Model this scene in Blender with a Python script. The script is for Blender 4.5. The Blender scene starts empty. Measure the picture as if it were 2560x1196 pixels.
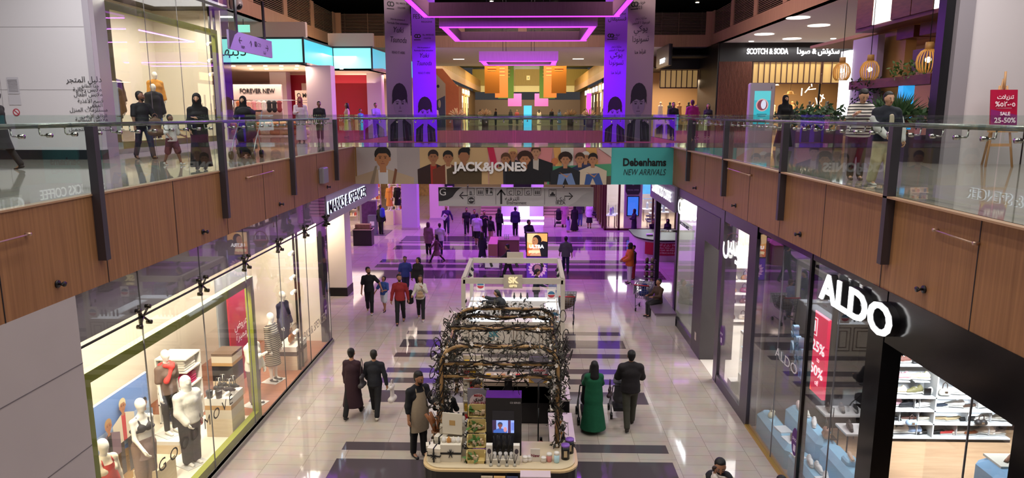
import bpy, math, re, random, unicodedata
import numpy as np
random.seed(7)
SC=bpy.context.scene
# ------------------------------------------------------------------ camera
_F=1740.; _P=math.atan(312/_F); _S=math.atan(45/_F*math.cos(_P))
_cam=bpy.data.cameras.new('camera'); CAM=bpy.data.objects.new('camera',_cam); SC.collection.objects.link(CAM)
_cam.sensor_width=36.; _cam.lens=36.*_F/2560.; _cam.clip_end=400.
CAM.location=(0,0,7.0); CAM.rotation_euler=(math.pi/2-_P,0,_S); SC.camera=CAM
# ------------------------------------------------------------------ world, exposure
SC.view_settings.view_transform='Standard'; SC.view_settings.look='None'; SC.view_settings.gamma=1.; SC.view_settings.exposure=0.; SC.view_settings.use_curve_mapping=False
W=bpy.data.worlds.new('world'); SC.world=W; W.use_nodes=True
W.node_tree.nodes['Background'].inputs[0].default_value=(.55,.54,.58,1); W.node_tree.nodes['Background'].inputs[1].default_value=.08
SC.cycles.max_bounces=6; SC.cycles.diffuse_bounces=3; SC.cycles.glossy_bounces=3; SC.cycles.transmission_bounces=4; SC.cycles.transparent_max_bounces=24
SC.cycles.caustics_reflective=False; SC.cycles.caustics_refractive=False; SC.cycles.sample_clamp_indirect=3.; SC.cycles.sample_clamp_direct=0.
# ------------------------------------------------------------------ lamps: ceiling downlight fields of the hall and the shops, and some added fill lamps
def lamp(name,loc,size,power,col=(1,.84,.68),rot=(0,0,0),spread=180):
    l=bpy.data.lights.new(name,'AREA'); l.shape='RECTANGLE'; l.size,l.size_y=size; l.energy=power; l.color=col; l.spread=math.radians(spread)
    o=bpy.data.objects.new(name,l); SC.collection.objects.link(o); o.location=loc; o.rotation_euler=[math.radians(a) for a in rot]; return o
WARM=(1,.80,.62); NEUT=(1,.96,.95); COOL=(.9,.95,1); PURP=(.46,.05,1.)
for y in (1,6,11,16,21):
    for x in (-4,-.6,2.8): lamp('hall_roof_lamp',(x,y,16.5),(.45,.45),(20 if y>20 else 70 if y>15 else 122),(1,.92,.85),spread=84 if y>20 else 120 if y>15 else 150)
for y,w,z,e in ((34.25,6.9,11.04,640),(40.4,6.9,11.04,640),(43.2,4.4,10.1,400),(46.3,4.4,10.1,300),(32.7,8.,11.35,300)): lamp('pendant_ring_lamp',(-.6,y,z),(w,.2),e,PURP)
for x in (-4.15,2.95): lamp('pendant_ring_lamp',(x,37.3,11.04),(.2,5.6),520,PURP)
for x,y in ((-10,6),(-9.5,14)): lamp('gallery_ceiling_lamp',(x,y,11.3),(4,4),310,(.93,.97,1))
lamp('gallery_ceiling_lamp',(-9.5,26,11.3),(3,6),160,NEUT)
for y in (6,13): lamp('gallery_ceiling_lamp',(8.5,y,11.3),(4,4),260,NEUT)
lamp('gallery_ceiling_lamp',(9,22,11.3),(3,6),120,NEUT); lamp('gallery_ceiling_lamp',(9.5,36,11.3),(4,8),160,NEUT); lamp('gallery_ceiling_lamp',(15,40,11.3),(4,5),300,NEUT)
lamp('gallery_ceiling_lamp',(-.6,58,11.3),(16,10),520,WARM)
lamp('far_gallery_lamp',(-.6,85,14),(14,20),3200,(1,.8,.5)); lamp('far_gallery_fill',(-.6,70.5,15),(10,2),1500,(1,.82,.55),(58,0,0),120); lamp('far_end_fill',(-.6,110,16),(12,3),4500,(1,.85,.5),(75,0,0),120); lamp('far_gallery_lamp',(-.6,118,14),(14,30),5200,(1,.78,.42))  # the tilted lamps are added, unseen fill for banners and end walls
lamp('ground_far_lamp',(-.6,57,4.3),(22,8),230,WARM); lamp('ground_far_lamp',(-14,42,4.3),(7,14),900,WARM)
for x,r in ((-2,(0,72,0)),(1,(0,-72,0))): lamp('upper_band_fill',(x,33,15),(3,10),420,(1,.76,.74),r,100)  # added out of frame to brighten the side wood bands, no fitting there
lamp('upper_band_fill',(-.6,38,15),(10,2),250,(1,.82,.7),(70,0,0),100)  # added fill turned towards the far wood band
lamp('bridge_soffit_lamp',(-.6,26,4.5),(8,2.5),60,NEUT)
lamp('window_track_lamp',(-6.75,12,4.2),(.5,6),440,(1,.91,.76)); lamp('window_track_lamp',(-6.75,17.8,4.2),(.5,5),270,(1,.9,.76))
lamp('window_track_lamp',(-12.4,23.5,10.6),(.8,6.5),285,(1,.92,.77))
lamp('bag_shop_lamp',(7.2,19.5,4.4),(3,4.5),420,NEUT)
lamp('shoe_shop_lamp',(8.6,13.3,4.3),(3,1.),190,COOL); lamp('pillar_spot',(-8.0,25.1,3.65),(.3,.3),70,WARM,(32,0,0),140); lamp('bag_backdrop_fill',(5.2,21.8,4.25),(.2,2.3),32,COOL); lamp('shoe_wall_fill',(8.8,12.0,3.3),(2.8,.4),150,COOL,(58,0,0),120); lamp('shoe_shop_lamp',(7.2,9.5,4.4),(3,2.5),60,NEUT)  # lamps on the bag backdrop and the shoe wall are added fill
lamp('shoe_window_lamp',(5.75,12.3,4.2),(.5,4.5),80,COOL)
lamp('jewel_shop_lamp',(7.5,46,4.3),(4,4),420,NEUT)
lamp('department_store_lamp',(-13,42,10.3),(6,6),800,(1,.8,.66)); lamp('department_store_lamp',(-10.5,48,9.4),(4,8),650,(1,.78,.66)); lamp('department_store_lamp',(-14.5,36.5,9.45),(6,.3),330,(1,.82,.68))
lamp('store_ceiling_fill',(-14,39.5,8.9),(5,4),130,(1,.85,.7),(180,0,0)); lamp('store_ceiling_fill',(-11,46,8.9),(3,8),130,(1,.85,.7),(180,0,0))  # upward fill added to stand in for light bounced onto the ceiling
lamp('fashion_shop_lamp',(17,49.5,9.5),(8,3),900,(1,.76,.5)); lamp('fashion_shop_lamp',(10.5,54.5,9.5),(4,3),500,(1,.76,.5)); lamp('fashion_front_lamp',(18,46,11.3),(8,.6),260,NEUT)
lamp('cafe_lamp',(13.5,20,9.4),(3,8),480,(1,.74,.46))
lamp('jewellery_stand_lamp',(-.5,21.4,2.1),(2.2,1.6),30,COOL)
# ------------------------------------------------------------------ helpers
def lin(c):
    if isinstance(c,str):
        c=c.lstrip('#'); c=[int(c[i:i+2],16)/255 for i in (0,2,4)]
    return tuple((v/12.92 if v<=.04045 else ((v+.055)/1.055)**2.4) for v in c)
MATS={}
def M(col,rough=.55,metal=0.,emit=0.,spec=.5,noise=0.,nscale=8.,bump=0.,coat=0.,stretch=None):
    """cached procedural Principled material; noise = amount of tonal variation"""
    key=(col,rough,metal,emit,spec,noise,nscale,bump,coat,stretch)
    if key in MATS: return MATS[key]
    m=bpy.data.materials.new('mat_%s'%str(col).strip('#')); m.use_nodes=True
    nt=m.node_tree; b=nt.nodes['Principled BSDF']; c=lin(col)
    b.inputs['Base Color'].default_value=(*c,1); b.inputs['Roughness'].default_value=rough
    b.inputs['Metallic'].default_value=metal; b.inputs['Specular IOR Level'].default_value=spec
    b.inputs['Coat Weight'].default_value=coat
    if emit:
        b.inputs['Emission Color'].default_value=(*c,1); b.inputs['Emission Strength'].default_value=emit
    if noise or bump:
        tc=nt.nodes.new('ShaderNodeTexCoord'); n=nt.nodes.new('ShaderNodeTexNoise'); n.inputs['Scale'].default_value=nscale; n.inputs['Detail'].default_value=3
        src=tc.outputs['Object']
        if stretch:
            mp=nt.nodes.new('ShaderNodeMapping'); mp.inputs['Scale'].default_value=stretch; nt.links.new(src,mp.inputs[0]); src=mp.outputs[0]
        nt.links.new(src,n.inputs['Vector'])
        if noise:
            mx=nt.nodes.new('ShaderNodeMix'); mx.data_type='RGBA'
            mx.inputs[6].default_value=(*[v*(1-noise) for v in c],1); mx.inputs[7].default_value=(*[min(1,v*(1+noise)) for v in c],1)
            nt.links.new(n.outputs[0],mx.inputs[0]); nt.links.new(mx.outputs[2],b.inputs['Base Color'])
        if bump:
            bp=nt.nodes.new('ShaderNodeBump'); bp.inputs['Strength'].default_value=bump; bp.inputs['Distance'].default_value=.02
            nt.links.new(n.outputs[0],bp.inputs['Height']); nt.links.new(bp.outputs[0],b.inputs['Normal'])
    MATS[key]=m; return m
def glass_mat(tint=(1,1,1),ior=1.45,rough=0.,k=1.):
    key=('glass',tint,ior,rough,k)
    if key in MATS: return MATS[key]
    m=bpy.data.materials.new('mat_glass'); m.use_nodes=True; nt=m.node_tree; nt.nodes.clear()
    o=nt.nodes.new('ShaderNodeOutputMaterial'); t=nt.nodes.new('ShaderNodeBsdfTransparent'); g=nt.nodes.new('ShaderNodeBsdfGlossy'); x=nt.nodes.new('ShaderNodeMixShader')
    t.inputs[0].default_value=(*tint,1); g.inputs['Roughness'].default_value=rough; g.inputs[0].default_value=(k,k,k,1)
    # Schlick reflectance of a thin pane, the same from both sides
    ge=nt.nodes.new('ShaderNodeNewGeometry'); d=nt.nodes.new('ShaderNodeVectorMath'); d.operation='DOT_PRODUCT'; L=nt.links.new
    L(ge.outputs['Incoming'],d.inputs[0]); L(ge.outputs['Normal'],d.inputs[1])
    def mth(op,a,bv=0.):
        q=nt.nodes.new('ShaderNodeMath'); q.operation=op
        for i,v in enumerate((a,bv)):
            if hasattr(v,'links'): L(v,q.inputs[i])
            else: q.inputs[i].default_value=v
        return q.outputs[0]
    f0=((ior-1)/(ior+1))**2
    f=mth('ADD',f0,mth('MULTIPLY',1-f0,mth('POWER',mth('SUBTRACT',1.,mth('ABSOLUTE',d.outputs['Value'])),5.)))
    L(f,x.inputs[0]); L(t.outputs[0],x.inputs[1]); L(g.outputs[0],x.inputs[2]); L(x.outputs[0],o.inputs[0])
    MATS[key]=m; return m
COL=bpy.context.scene.collection
def R(a): return math.radians(a)
class MB:
    """collects simple shapes in one mesh"""
    def __init__(s): s.v=[]; s.f=[]; s.m=[]; s.sm=[]
    def add(s,vs,fs,m=0,smooth=False):
        b=len(s.v); s.v.extend([tuple(map(float,v)) for v in vs])
        for f in fs: s.f.append([b+i for i in f]); s.m.append(m); s.sm.append(smooth)
        return s
    def box(s,x0,x1,y0,y1,z0,z1,m=0):
        x0,x1=min(x0,x1),max(x0,x1); y0,y1=min(y0,y1),max(y0,y1); z0,z1=min(z0,z1),max(z0,z1)
        return s.add([(x0,y0,z0),(x1,y0,z0),(x1,y1,z0),(x0,y1,z0),(x0,y0,z1),(x1,y0,z1),(x1,y1,z1),(x0,y1,z1)],
            [(3,2,1,0),(4,5,6,7),(0,1,5,4),(1,2,6,5),(2,3,7,6),(3,0,4,7)],m)
    def bx(s,c,size,m=0,rz=0.,bev=0.,rx=0.):
        """box by centre and size, turned about z (rz) and x (rx) in degrees, with chamfered vertical edges when bev"""
        a,b,h=[q/2 for q in size]
        if bev:
            p=[(-a+bev,-b),(a-bev,-b),(a,-b+bev),(a,b-bev),(a-bev,b),(-a+bev,b),(-a,b-bev),(-a,-b+bev)]
            q=[(x*(1-bev/a),y*(1-bev/b)) for x,y in p]
            vs=[(x,y,-h+bev*0) for x,y in p]+[(x,y,h-bev) for x,y in p]+[(x,y,h) for x,y in q]; n=8
            fs=[tuple(range(n-1,-1,-1)),tuple(range(2*n,3*n))]+[(i+k,(i+1)%n+k,(i+1)%n+k+n,i+k+n) for k in (0,n) for i in range(n)]
        else:
            vs=[(x,y,z) for z in (-h,h) for x,y in ((-a,-b),(a,-b),(a,b),(-a,b))]
            fs=[(3,2,1,0),(4,5,6,7),(0,1,5,4),(1,2,6,5),(2,3,7,6),(3,0,4,7)]
        cz,sz,cx,sx=math.cos(R(rz)),math.sin(R(rz)),math.cos(R(rx)),math.sin(R(rx))
        out=[]
        for x,y,z in vs:
            y,z=y*cx-z*sx,y*sx+z*cx; x,y=x*cz-y*sz,x*sz+y*cz; out.append((x+c[0],y+c[1],z+c[2]))
        return s.add(out,fs,m)
    def loft(s,rings,m=0,caps=True,smooth=True,closed=True):
        n=len(rings[0]); vs=[p for r in rings for p in r]; fs=[]
        for k in range(len(rings)-1):
            for i in range(n if closed else n-1): fs.append((k*n+i,k*n+(i+1)%n,(k+1)*n+(i+1)%n,(k+1)*n+i))
        if caps and closed: fs+= [tuple(range(n-1,-1,-1)),tuple((len(rings)-1)*n+i for i in range(n))]
        return s.add(vs,fs,m,smooth)
    def tube(s,pts,r,n=8,m=0,r1=None,caps=True):
        pts=[np.array(p,float) for p in pts]; L=len(pts); rings=[]; prev=None
        for i,p in enumerate(pts):
            d=pts[min(i+1,L-1)]-pts[max(i-1,0)]; d=d/(np.linalg.norm(d)+1e-9)
            if prev is None:
                u=np.cross(d,(0,0,1)) if abs(d[2])<.9 else np.cross(d,(0,1,0))
            else: u=prev-d*np.dot(prev,d)
            u=u/(np.linalg.norm(u)+1e-9); prev=u; w=np.cross(d,u)
            rr=r if r1 is None else r+(r1-r)*i/max(1,L-1)
            if isinstance(r,(list,tuple)): rr=r[i]
            rings.append([p+(u*math.cos(2*math.pi*j/n)+w*math.sin(2*math.pi*j/n))*rr for j in range(n)])
        return s.loft(rings,m,caps)
    def lathe(s,c,prof,n=16,m=0,sx=1.,sy=1.):
        """prof: (radius, z) from bottom to top"""
        return s.loft([[(c[0]+r*sx*math.cos(2*math.pi*j/n),c[1]+r*sy*math.sin(2*math.pi*j/n),c[2]+z) for j in range(n)] for r,z in prof],m)
    def ball(s,c,r,m=0,n=10,k=6):
        if not isinstance(r,(tuple,list)): r=(r,r,r)
        return s.loft([[(c[0]+r[0]*math.sin(math.pi*i/k+1e-3*(i in(0,k)))*math.cos(2*math.pi*j/n),c[1]+r[1]*math.sin(math.pi*i/k+1e-3*(i in(0,k)))*math.sin(2*math.pi*j/n),c[2]-r[2]*math.cos(math.pi*i/k)) for j in range(n)] for i in range(k+1)],m)
    def prism(s,poly,o,u,w,t,m=0):
        """polygon (a,b) in plane o+a*u+b*w, thickness t along u x w"""
        o,u,w=[np.array(q,float) for q in (o,u,w)]; nn=np.cross(u,w); nn=nn/np.linalg.norm(nn); n=len(poly)
        A=[o+u*a+w*b for a,b in poly]; B=[p+nn*t for p in A]
        fs=[tuple(range(n-1,-1,-1)),tuple(range(n,2*n))]+[(i,(i+1)%n,(i+1)%n+n,i+n) for i in range(n)]
        return s.add(A+B,fs,m)
    def face(s,poly,o,u,w,off=0.,m=0):
        o,u,w=[np.array(q,float) for q in (o,u,w)]; nn=np.cross(u,w); nn=nn/np.linalg.norm(nn)
        return s.add([o+u*a+w*b+nn*off for a,b in poly],[tuple(range(len(poly)))],m)
    def raw(s,V,Fq,m=0): return s.add(V,Fq,m,True)
def meshobj(name,mb,mats,parent=None,loc=(0,0,0),rz=0.):
    me=bpy.data.meshes.new(name); me.from_pydata(mb.v,[],mb.f)
    if not isinstance(mats,(list,tuple)): mats=[mats]
    for m in mats: me.materials.append(m)
    me.polygons.foreach_set('material_index',mb.m); me.polygons.foreach_set('use_smooth',mb.sm); me.update()
    o=bpy.data.objects.new(name,me); COL.objects.link(o); o.parent=parent; o.location=loc; o.rotation_euler=(0,0,R(rz)); return o
def tag(o,label=None,cat=None,group=None,kind=None):
    for k,v in (('label',label),('category',cat),('group',group),('kind',kind)):
        if v: o[k]=v
    return o
def thing(name,label,cat,loc=(0,0,0),rz=0.,group=None):
    o=bpy.data.objects.new(name,None); COL.objects.link(o); o.location=loc; o.rotation_euler=(0,0,R(rz)); o.empty_display_size=.1
    return tag(o,label,cat,group)
def part(name,mb,mats,parent,label=None):
    """a part whose mesh is given in the local space of its thing"""
    o=meshobj(name,mb,mats,parent)
    if label: o['label']=label
    return o
def wpart(name,mb,mats,parent,label=None):
    """a part whose mesh is given in world space; the thing (and its parent) is not turned"""
    l=np.array(parent.location) + (np.array(parent.parent.location) if parent.parent else 0)
    mb.v=[(x-l[0],y-l[1],z-l[2]) for x,y,z in mb.v]
    return part(name,mb,mats,parent,label)
def struct(name,mb,mats,parent=None,loc=(0,0,0)):
    o=meshobj(name,mb,mats,parent,loc)
    if parent is None: o['kind']='structure'
    return o
def solo(name,mb,mats,label,cat,loc=(0,0,0),rz=0.,group=None):
    return tag(meshobj(name,mb,mats,None,loc,rz),label,cat,group)
def copy_tree(o,loc=None,rz=None,label=None,group=None,parent=None):
    c=o.copy(); COL.objects.link(c)
    if parent is not None: c.parent=parent
    if loc is not None: c.location=loc
    if rz is not None: c.rotation_euler=(0,0,R(rz))
    if label: c['label']=label
    if group: c['group']=group
    for ch in list(o.children): copy_tree(ch,parent=c)
    return c
# Arabic letters joined by their presentation forms and laid out right to left
_AF={}
for _c in range(0xFE70,0xFEFD):
    _d=unicodedata.decomposition(chr(_c)).split()
    if len(_d)==2 and _d[0] in('<isolated>','<initial>','<medial>','<final>'): _AF.setdefault(chr(int(_d[1],16)),{})[_d[0][1:4]]=chr(_c)
    if len(_d)==3 and _d[1]=='0644': _AF.setdefault('\u0644'+chr(int(_d[2],16)),{})[_d[0][1:4]]=chr(_c)
def arabic(t):
    out=[]; i=0; units=[]
    while i<len(t):
        if t[i:i+2] in _AF and len(t[i:i+2])==2: units.append(t[i:i+2]); i+=2
        else: units.append(t[i]); i+=1
    for k,u in enumerate(units):
        f=_AF.get(u)
        if not f: out.append(u); continue
        pv=_AF.get(units[k-1],{}) if k else {}; nx=_AF.get(units[k+1],{}) if k+1<len(units) else {}
        a='ini' in pv; b='ini' in f and 'fin' in nx
        out.append(f.get('med' if a and b else 'fin' if a else 'ini' if b else 'iso',f.get('iso',u)))
    s=''.join(reversed(out))
    return re.sub(r'[0-9\-%]+',lambda m:m.group(0)[::-1],s)
FIT=[]
def text(body,parent,loc,size,mat,face='-y',w=None,ext=.004,bold=0.,align='CENTER',name='lettering',rz=None,shear=0.,tilt=90.,world=True,rl=False):
    """lettering as a part; face: way it looks; w: fitted width in metres"""
    if any('\u0600'<=c<='\u06ff' for c in body): body='\n'.join(arabic(q) for q in body.split('\n'))
    c=bpy.data.curves.new(name,'FONT'); c.body=body; c.size=size; c.extrude=ext; c.offset=bold; c.align_x=align; c.align_y='CENTER'; c.shear=shear; c.resolution_u=3
    c.materials.append(mat); o=bpy.data.objects.new(name,c); COL.objects.link(o); o.parent=parent
    a={'-y':0,'+x':90,'-x':-90,'+y':180}[face] if rz is None else rz
    o.rotation_euler=(R(tilt),0,R(a)); l=np.array(loc,float)
    if parent is not None and world:
        l=l-np.array(parent.location)-(np.array(parent.parent.location) if parent.parent else 0)
    o.location=l
    if w: FIT.append((o,w))
    return o
def fit_text():
    bpy.context.view_layer.update()
    for o,w in FIT:
        d=o.dimensions.x
        if d>1e-4: o.scale.x=w/d
    dg=bpy.context.evaluated_depsgraph_get()
    for o in [q for q in SC.objects if q.type=='FONT']:
        me=bpy.data.meshes.new_from_object(o.evaluated_get(dg)); n=o.name; o.name='old_lettering'
        c=bpy.data.objects.new(n,me); COL.objects.link(c); c.parent=o.parent; c.location=o.location; c.rotation_euler=o.rotation_euler; c.scale=o.scale
        bpy.data.objects.remove(o)
# ------------------------------------------------------------------ smooth solids for bodies, clothes, shoes, bags
def blob(prims,h=.016,k=.03,cuts=()):
    """surface of a smooth union of tapered capsules (a,b,ra,rb,flat) by surface nets; cuts: planes (point, normal) that keep the side against the normal"""
    P=[]
    for q in prims:
        a,b,ra,rb=np.array(q[0],float),np.array(q[1],float),q[2],q[3]; fl=q[4] if len(q)>4 else (1,1,1)
        P.append((a,b,ra,rb,np.array(fl,float)))
    lo=np.min([np.minimum(a-ra*f,b-rb*f) for a,b,ra,rb,f in P],axis=0)-3*h; hi=np.max([np.maximum(a+ra*f,b+rb*f) for a,b,ra,rb,f in P],axis=0)+3*h
    n=np.ceil((hi-lo)/h).astype(int)+1; D=np.full(n,.25,dtype=np.float32)
    ax=[lo[i]+h*np.arange(n[i]) for i in range(3)]
    for a,b,ra,rb,f in P:
        l=np.minimum(a-ra*f,b-rb*f)-k-2*h; u=np.maximum(a+ra*f,b+rb*f)+k+2*h
        s=[slice(max(0,int((l[i]-lo[i])/h)),min(n[i],int((u[i]-lo[i])/h)+2)) for i in range(3)]
        X=[((ax[i][s[i]]-a[i])/f[i]).astype(np.float32).reshape([-1 if j==i else 1 for j in range(3)]) for i in range(3)]
        ba=(b-a)/f; L=max(float(ba@ba),1e-9)
        t=np.clip((X[0]*ba[0]+X[1]*ba[1]+X[2]*ba[2])/L,0,1)
        d=np.sqrt((X[0]-t*ba[0])**2+(X[1]-t*ba[1])**2+(X[2]-t*ba[2])**2)-(ra+t*(rb-ra))
        o=D[s[0],s[1],s[2]]; hh=np.maximum(k-np.abs(o-d),0)
        D[s[0],s[1],s[2]]=np.minimum(o,d)-hh*hh/(4*k)
    for p,nn in cuts:
        p=np.array(p,float); nn=np.array(nn,float); nn=nn/np.linalg.norm(nn)
        pl=sum(((ax[i]-p[i])*nn[i]).astype(np.float32).reshape([-1 if j==i else 1 for j in range(3)]) for i in range(3))
        D=np.maximum(D,pl)
    D[[0,-1]]=.2; D[:,[0,-1]]=.2; D[:,:,[0,-1]]=.2
    cs=n-1; acc=np.zeros((*cs,3),np.float32); cnt=np.zeros(cs,np.int32); edges=[]
    S=D<0
    for d in range(3):
        sl0=[slice(None)]*3; sl1=[slice(None)]*3; sl0[d]=slice(0,-1); sl1[d]=slice(1,None)
        A,B=D[tuple(sl0)],D[tuple(sl1)]; I=np.argwhere(S[tuple(sl0)]!=S[tuple(sl1)])
        if not len(I): continue
        va=A[I[:,0],I[:,1],I[:,2]]; vb=B[I[:,0],I[:,1],I[:,2]]; pos=I.astype(np.float32); pos[:,d]+=va/(va-vb)
        e1,e2=[(1,2),(2,0),(0,1)][d]; cells=[]
        for o1,o2 in((-1,-1),(0,-1),(0,0),(-1,0)):
            C=I.copy(); C[:,e1]+=o1; C[:,e2]+=o2; cells.append(C); np.add.at(acc,(C[:,0],C[:,1],C[:,2]),pos); np.add.at(cnt,(C[:,0],C[:,1],C[:,2]),1)
        edges.append((cells,va<0))
    idx=np.full(cs,-1,np.int64); w=np.argwhere(cnt>0); idx[w[:,0],w[:,1],w[:,2]]=np.arange(len(w))
    V=acc[w[:,0],w[:,1],w[:,2]]/cnt[w[:,0],w[:,1],w[:,2]][:,None]*h+lo
    Q=[]
    for cells,ins in edges:
        q=np.stack([idx[c[:,0],c[:,1],c[:,2]] for c in cells],1); q[~ins]=q[~ins][:,::-1]; Q.append(q)
    return V,np.concatenate(Q)
def rawmesh(name,V,Q,mats,parent=None,extra=None):
    """object from blob arrays, with optional extra MB (its material indices kept)"""
    me=bpy.data.meshes.new(name); nq=len(Q); ev=extra.v if extra else []; ef=extra.f if extra else []
    nv=len(V); me.vertices.add(nv+len(ev)); co=np.concatenate([np.asarray(V,np.float32).reshape(-1),np.asarray(ev,np.float32).reshape(-1)]); me.vertices.foreach_set('co',co)
    loops=list(np.asarray(Q).reshape(-1)); starts=list(range(0,4*nq,4)); tot=4*nq
    for f in ef: starts.append(tot); loops.extend(i+nv for i in f); tot+=len(f)
    me.loops.add(tot); me.loops.foreach_set('vertex_index',np.array(loops,np.int32)); me.polygons.add(len(starts)); me.polygons.foreach_set('loop_start',np.array(starts,np.int32))
    for m in (mats if isinstance(mats,(list,tuple)) else [mats]): me.materials.append(m)
    me.polygons.foreach_set('material_index',np.array([0]*nq+(extra.m if extra else []),np.int32)); me.polygons.foreach_set('use_smooth',np.ones(len(starts),bool)); me.update(calc_edges=True)
    o=bpy.data.objects.new(name,me); COL.objects.link(o); o.parent=parent; return o
# ------------------------------------------------------------------ setting
Z1=5.88; FB=4.60; XL=-6.1; XR=4.95; YB=24.2; YF=28.; YE=49.5; ZC=11.57; VL=-7.4; VR=6.2
def tile_mat(name,c1,c2,mortar,stripes=False,rough=.1):
    m=bpy.data.materials.new(name); m.use_nodes=True; nt=m.node_tree; b=nt.nodes['Principled BSDF']; L=nt.links.new
    g=nt.nodes.new('ShaderNodeNewGeometry'); sp=nt.nodes.new('ShaderNodeSeparateXYZ'); L(g.outputs['Position'],sp.inputs[0])
    cb=nt.nodes.new('ShaderNodeCombineXYZ'); L(sp.outputs[1],cb.inputs[0]); L(sp.outputs[0],cb.inputs[1])
    br=nt.nodes.new('ShaderNodeTexBrick'); L(cb.outputs[0],br.inputs['Vector']); br.offset=.5; br.inputs['Scale'].default_value=1.
    br.inputs['Brick Width'].default_value=.405; br.inputs['Row Height'].default_value=.76; br.inputs['Mortar Size'].default_value=.005; br.inputs['Mortar Smooth'].default_value=.3
    for k,c in (('Color1',c1),('Color2',c2),('Mortar',mortar)): br.inputs[k].default_value=(*lin(c),1)
    n=nt.nodes.new('ShaderNodeTexNoise'); n.inputs['Scale'].default_value=3.; n.inputs['Detail'].default_value=8.; L(g.outputs['Position'],n.inputs['Vector'])
    mx=nt.nodes.new('ShaderNodeMix'); mx.data_type='RGBA'; mx.blend_type='MULTIPLY'; mx.inputs[0].default_value=.25; L(br.outputs['Color'],mx.inputs[6]); L(n.outputs['Color'],mx.inputs[7])
    out=mx.outputs[2]
    if stripes:
        def mth(op,a,bv):
            q=nt.nodes.new('ShaderNodeMath'); q.operation=op
            for i,v in enumerate((a,bv)):
                if hasattr(v,'links'): L(v,q.inputs[i])
                else: q.inputs[i].default_value=v
            return q.outputs[0]
        bands=[(11.6,13.14),(13.56,13.96),(16.06,16.86),(17.26,17.68),(18.09,18.5),(19.36,19.74),(20.17,20.96),(21.4,21.78),(29.17,30.85),(31.27,32.05),(32.49,33.23),(35.75,36.8),(37.4,37.85),(38.1,39.77)]
        cr=nt.nodes.new('ShaderNodeValToRGB'); cr.color_ramp.interpolation='CONSTANT'; els=cr.color_ramp.elements
        pts=[(0.,0)]+[q for a,c in bands for q in(((a-10)/32,1),((c-10)/32,0))]
        els[0].position=0; els[0].color=(0,0,0,1); els[1].position=pts[1][0]; els[1].color=(1,1,1,1)
        for p,v in pts[2:]:
            e=els.new(p); e.color=(v,v,v,1)
        L(mth('DIVIDE',mth('SUBTRACT',sp.outputs[1],10.),32.),cr.inputs[0])
        far=mth('GREATER_THAN',sp.outputs[1],25.)
        lo=mth('SUBTRACT',-3.96,mth('MULTIPLY',far,3.24)); hi=mth('ADD',2.94,mth('MULTIPLY',far,2.96))
        mask=mth('MULTIPLY',mth('MULTIPLY',mth('GREATER_THAN',sp.outputs[0],lo),mth('LESS_THAN',sp.outputs[0],hi)),cr.outputs[0])
        m2=nt.nodes.new('ShaderNodeMix'); m2.data_type='RGBA'; L(mask,m2.inputs[0]); L(out,m2.inputs[6]); m2.inputs[7].default_value=(*lin('#544c51'),1); out=m2.outputs[2]
    L(out,b.inputs['Base Color']); b.inputs['Roughness'].default_value=rough; b.inputs['Specular IOR Level'].default_value=.55
    return m
TILE=tile_mat('mat_hall_tile','#c4b8ae','#bcafa4','#8f837a',True,.055)
TILE1=tile_mat('mat_gallery_tile','#a9a096','#a39a8e','#7d756c',False,.05)
def wood_mat(name,c1,c2,sc=(26,26,.55),rough=.45):
    m=bpy.data.materials.new(name); m.use_nodes=True; nt=m.node_tree; b=nt.nodes['Principled BSDF']; L=nt.links.new
    g=nt.nodes.new('ShaderNodeNewGeometry'); mp=nt.nodes.new('ShaderNodeMapping'); mp.inputs['Scale'].default_value=sc; L(g.outputs['Position'],mp.inputs[0])
    n=nt.nodes.new('ShaderNodeTexNoise'); n.inputs['Scale'].default_value=1.; n.inputs['Detail'].default_value=4.; L(mp.outputs[0],n.inputs['Vector'])
    cr=nt.nodes.new('ShaderNodeValToRGB'); cr.color_ramp.elements[0].position=.3; cr.color_ramp.elements[1].position=.7
    cr.color_ramp.elements[0].color=(*lin(c1),1); cr.color_ramp.elements[1].color=(*lin(c2),1); L(n.outputs[0],cr.inputs[0]); L(cr.outputs[0],b.inputs['Base Color']); b.inputs['Roughness'].default_value=rough; b.inputs['Specular IOR Level'].default_value=.3
    return m
WOOD=wood_mat('mat_fascia_wood','#8a6041','#a57650'); PINKW=wood_mat('mat_upper_wood','#a98069','#b98f76'); DKWOOD=wood_mat('mat_dark_wood','#5a2f22','#713d2b',(3,3,14)); PLANK=wood_mat('mat_plank_floor','#c39c78','#d2ae8a',(1.2,9,1)); REDPLANK=wood_mat('mat_red_planks','#8f5a41','#a86d50',(3,22,1)); PALEWOOD=wood_mat('mat_pale_wood','#d8c3a0','#e4d3b4',(3,3,20))
WHITE=M('#e6e2e2',.45); CREAM=M('#ece2cf',.6); STEEL=M('#57525a',.35,.6); DKSTEEL=M('#2b292d',.35,.5); BLACK=M('#0b0a0b',.35); CHROME=M('#b9b6b0',.2,1.); BGLASS=glass_mat((.9,.955,.935),1.5); SGLASS=glass_mat((.97,.98,.975),1.5); DGLASS=glass_mat((.93,.93,.93),1.6)
GREEN=M('#7b8009',.5); STONE=M('#bdb4b4',.25,noise=.05,nscale=1.5); SOFFIT=M('#cfc8c6',.6); PLASTER=M('#d9d0d2',.5)
m=MB(); m.add([(-45,-8,0),(45,-8,0),(45,120,0),(-45,120,0)],[(0,1,2,3)]); struct('floor',m,TILE)
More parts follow.
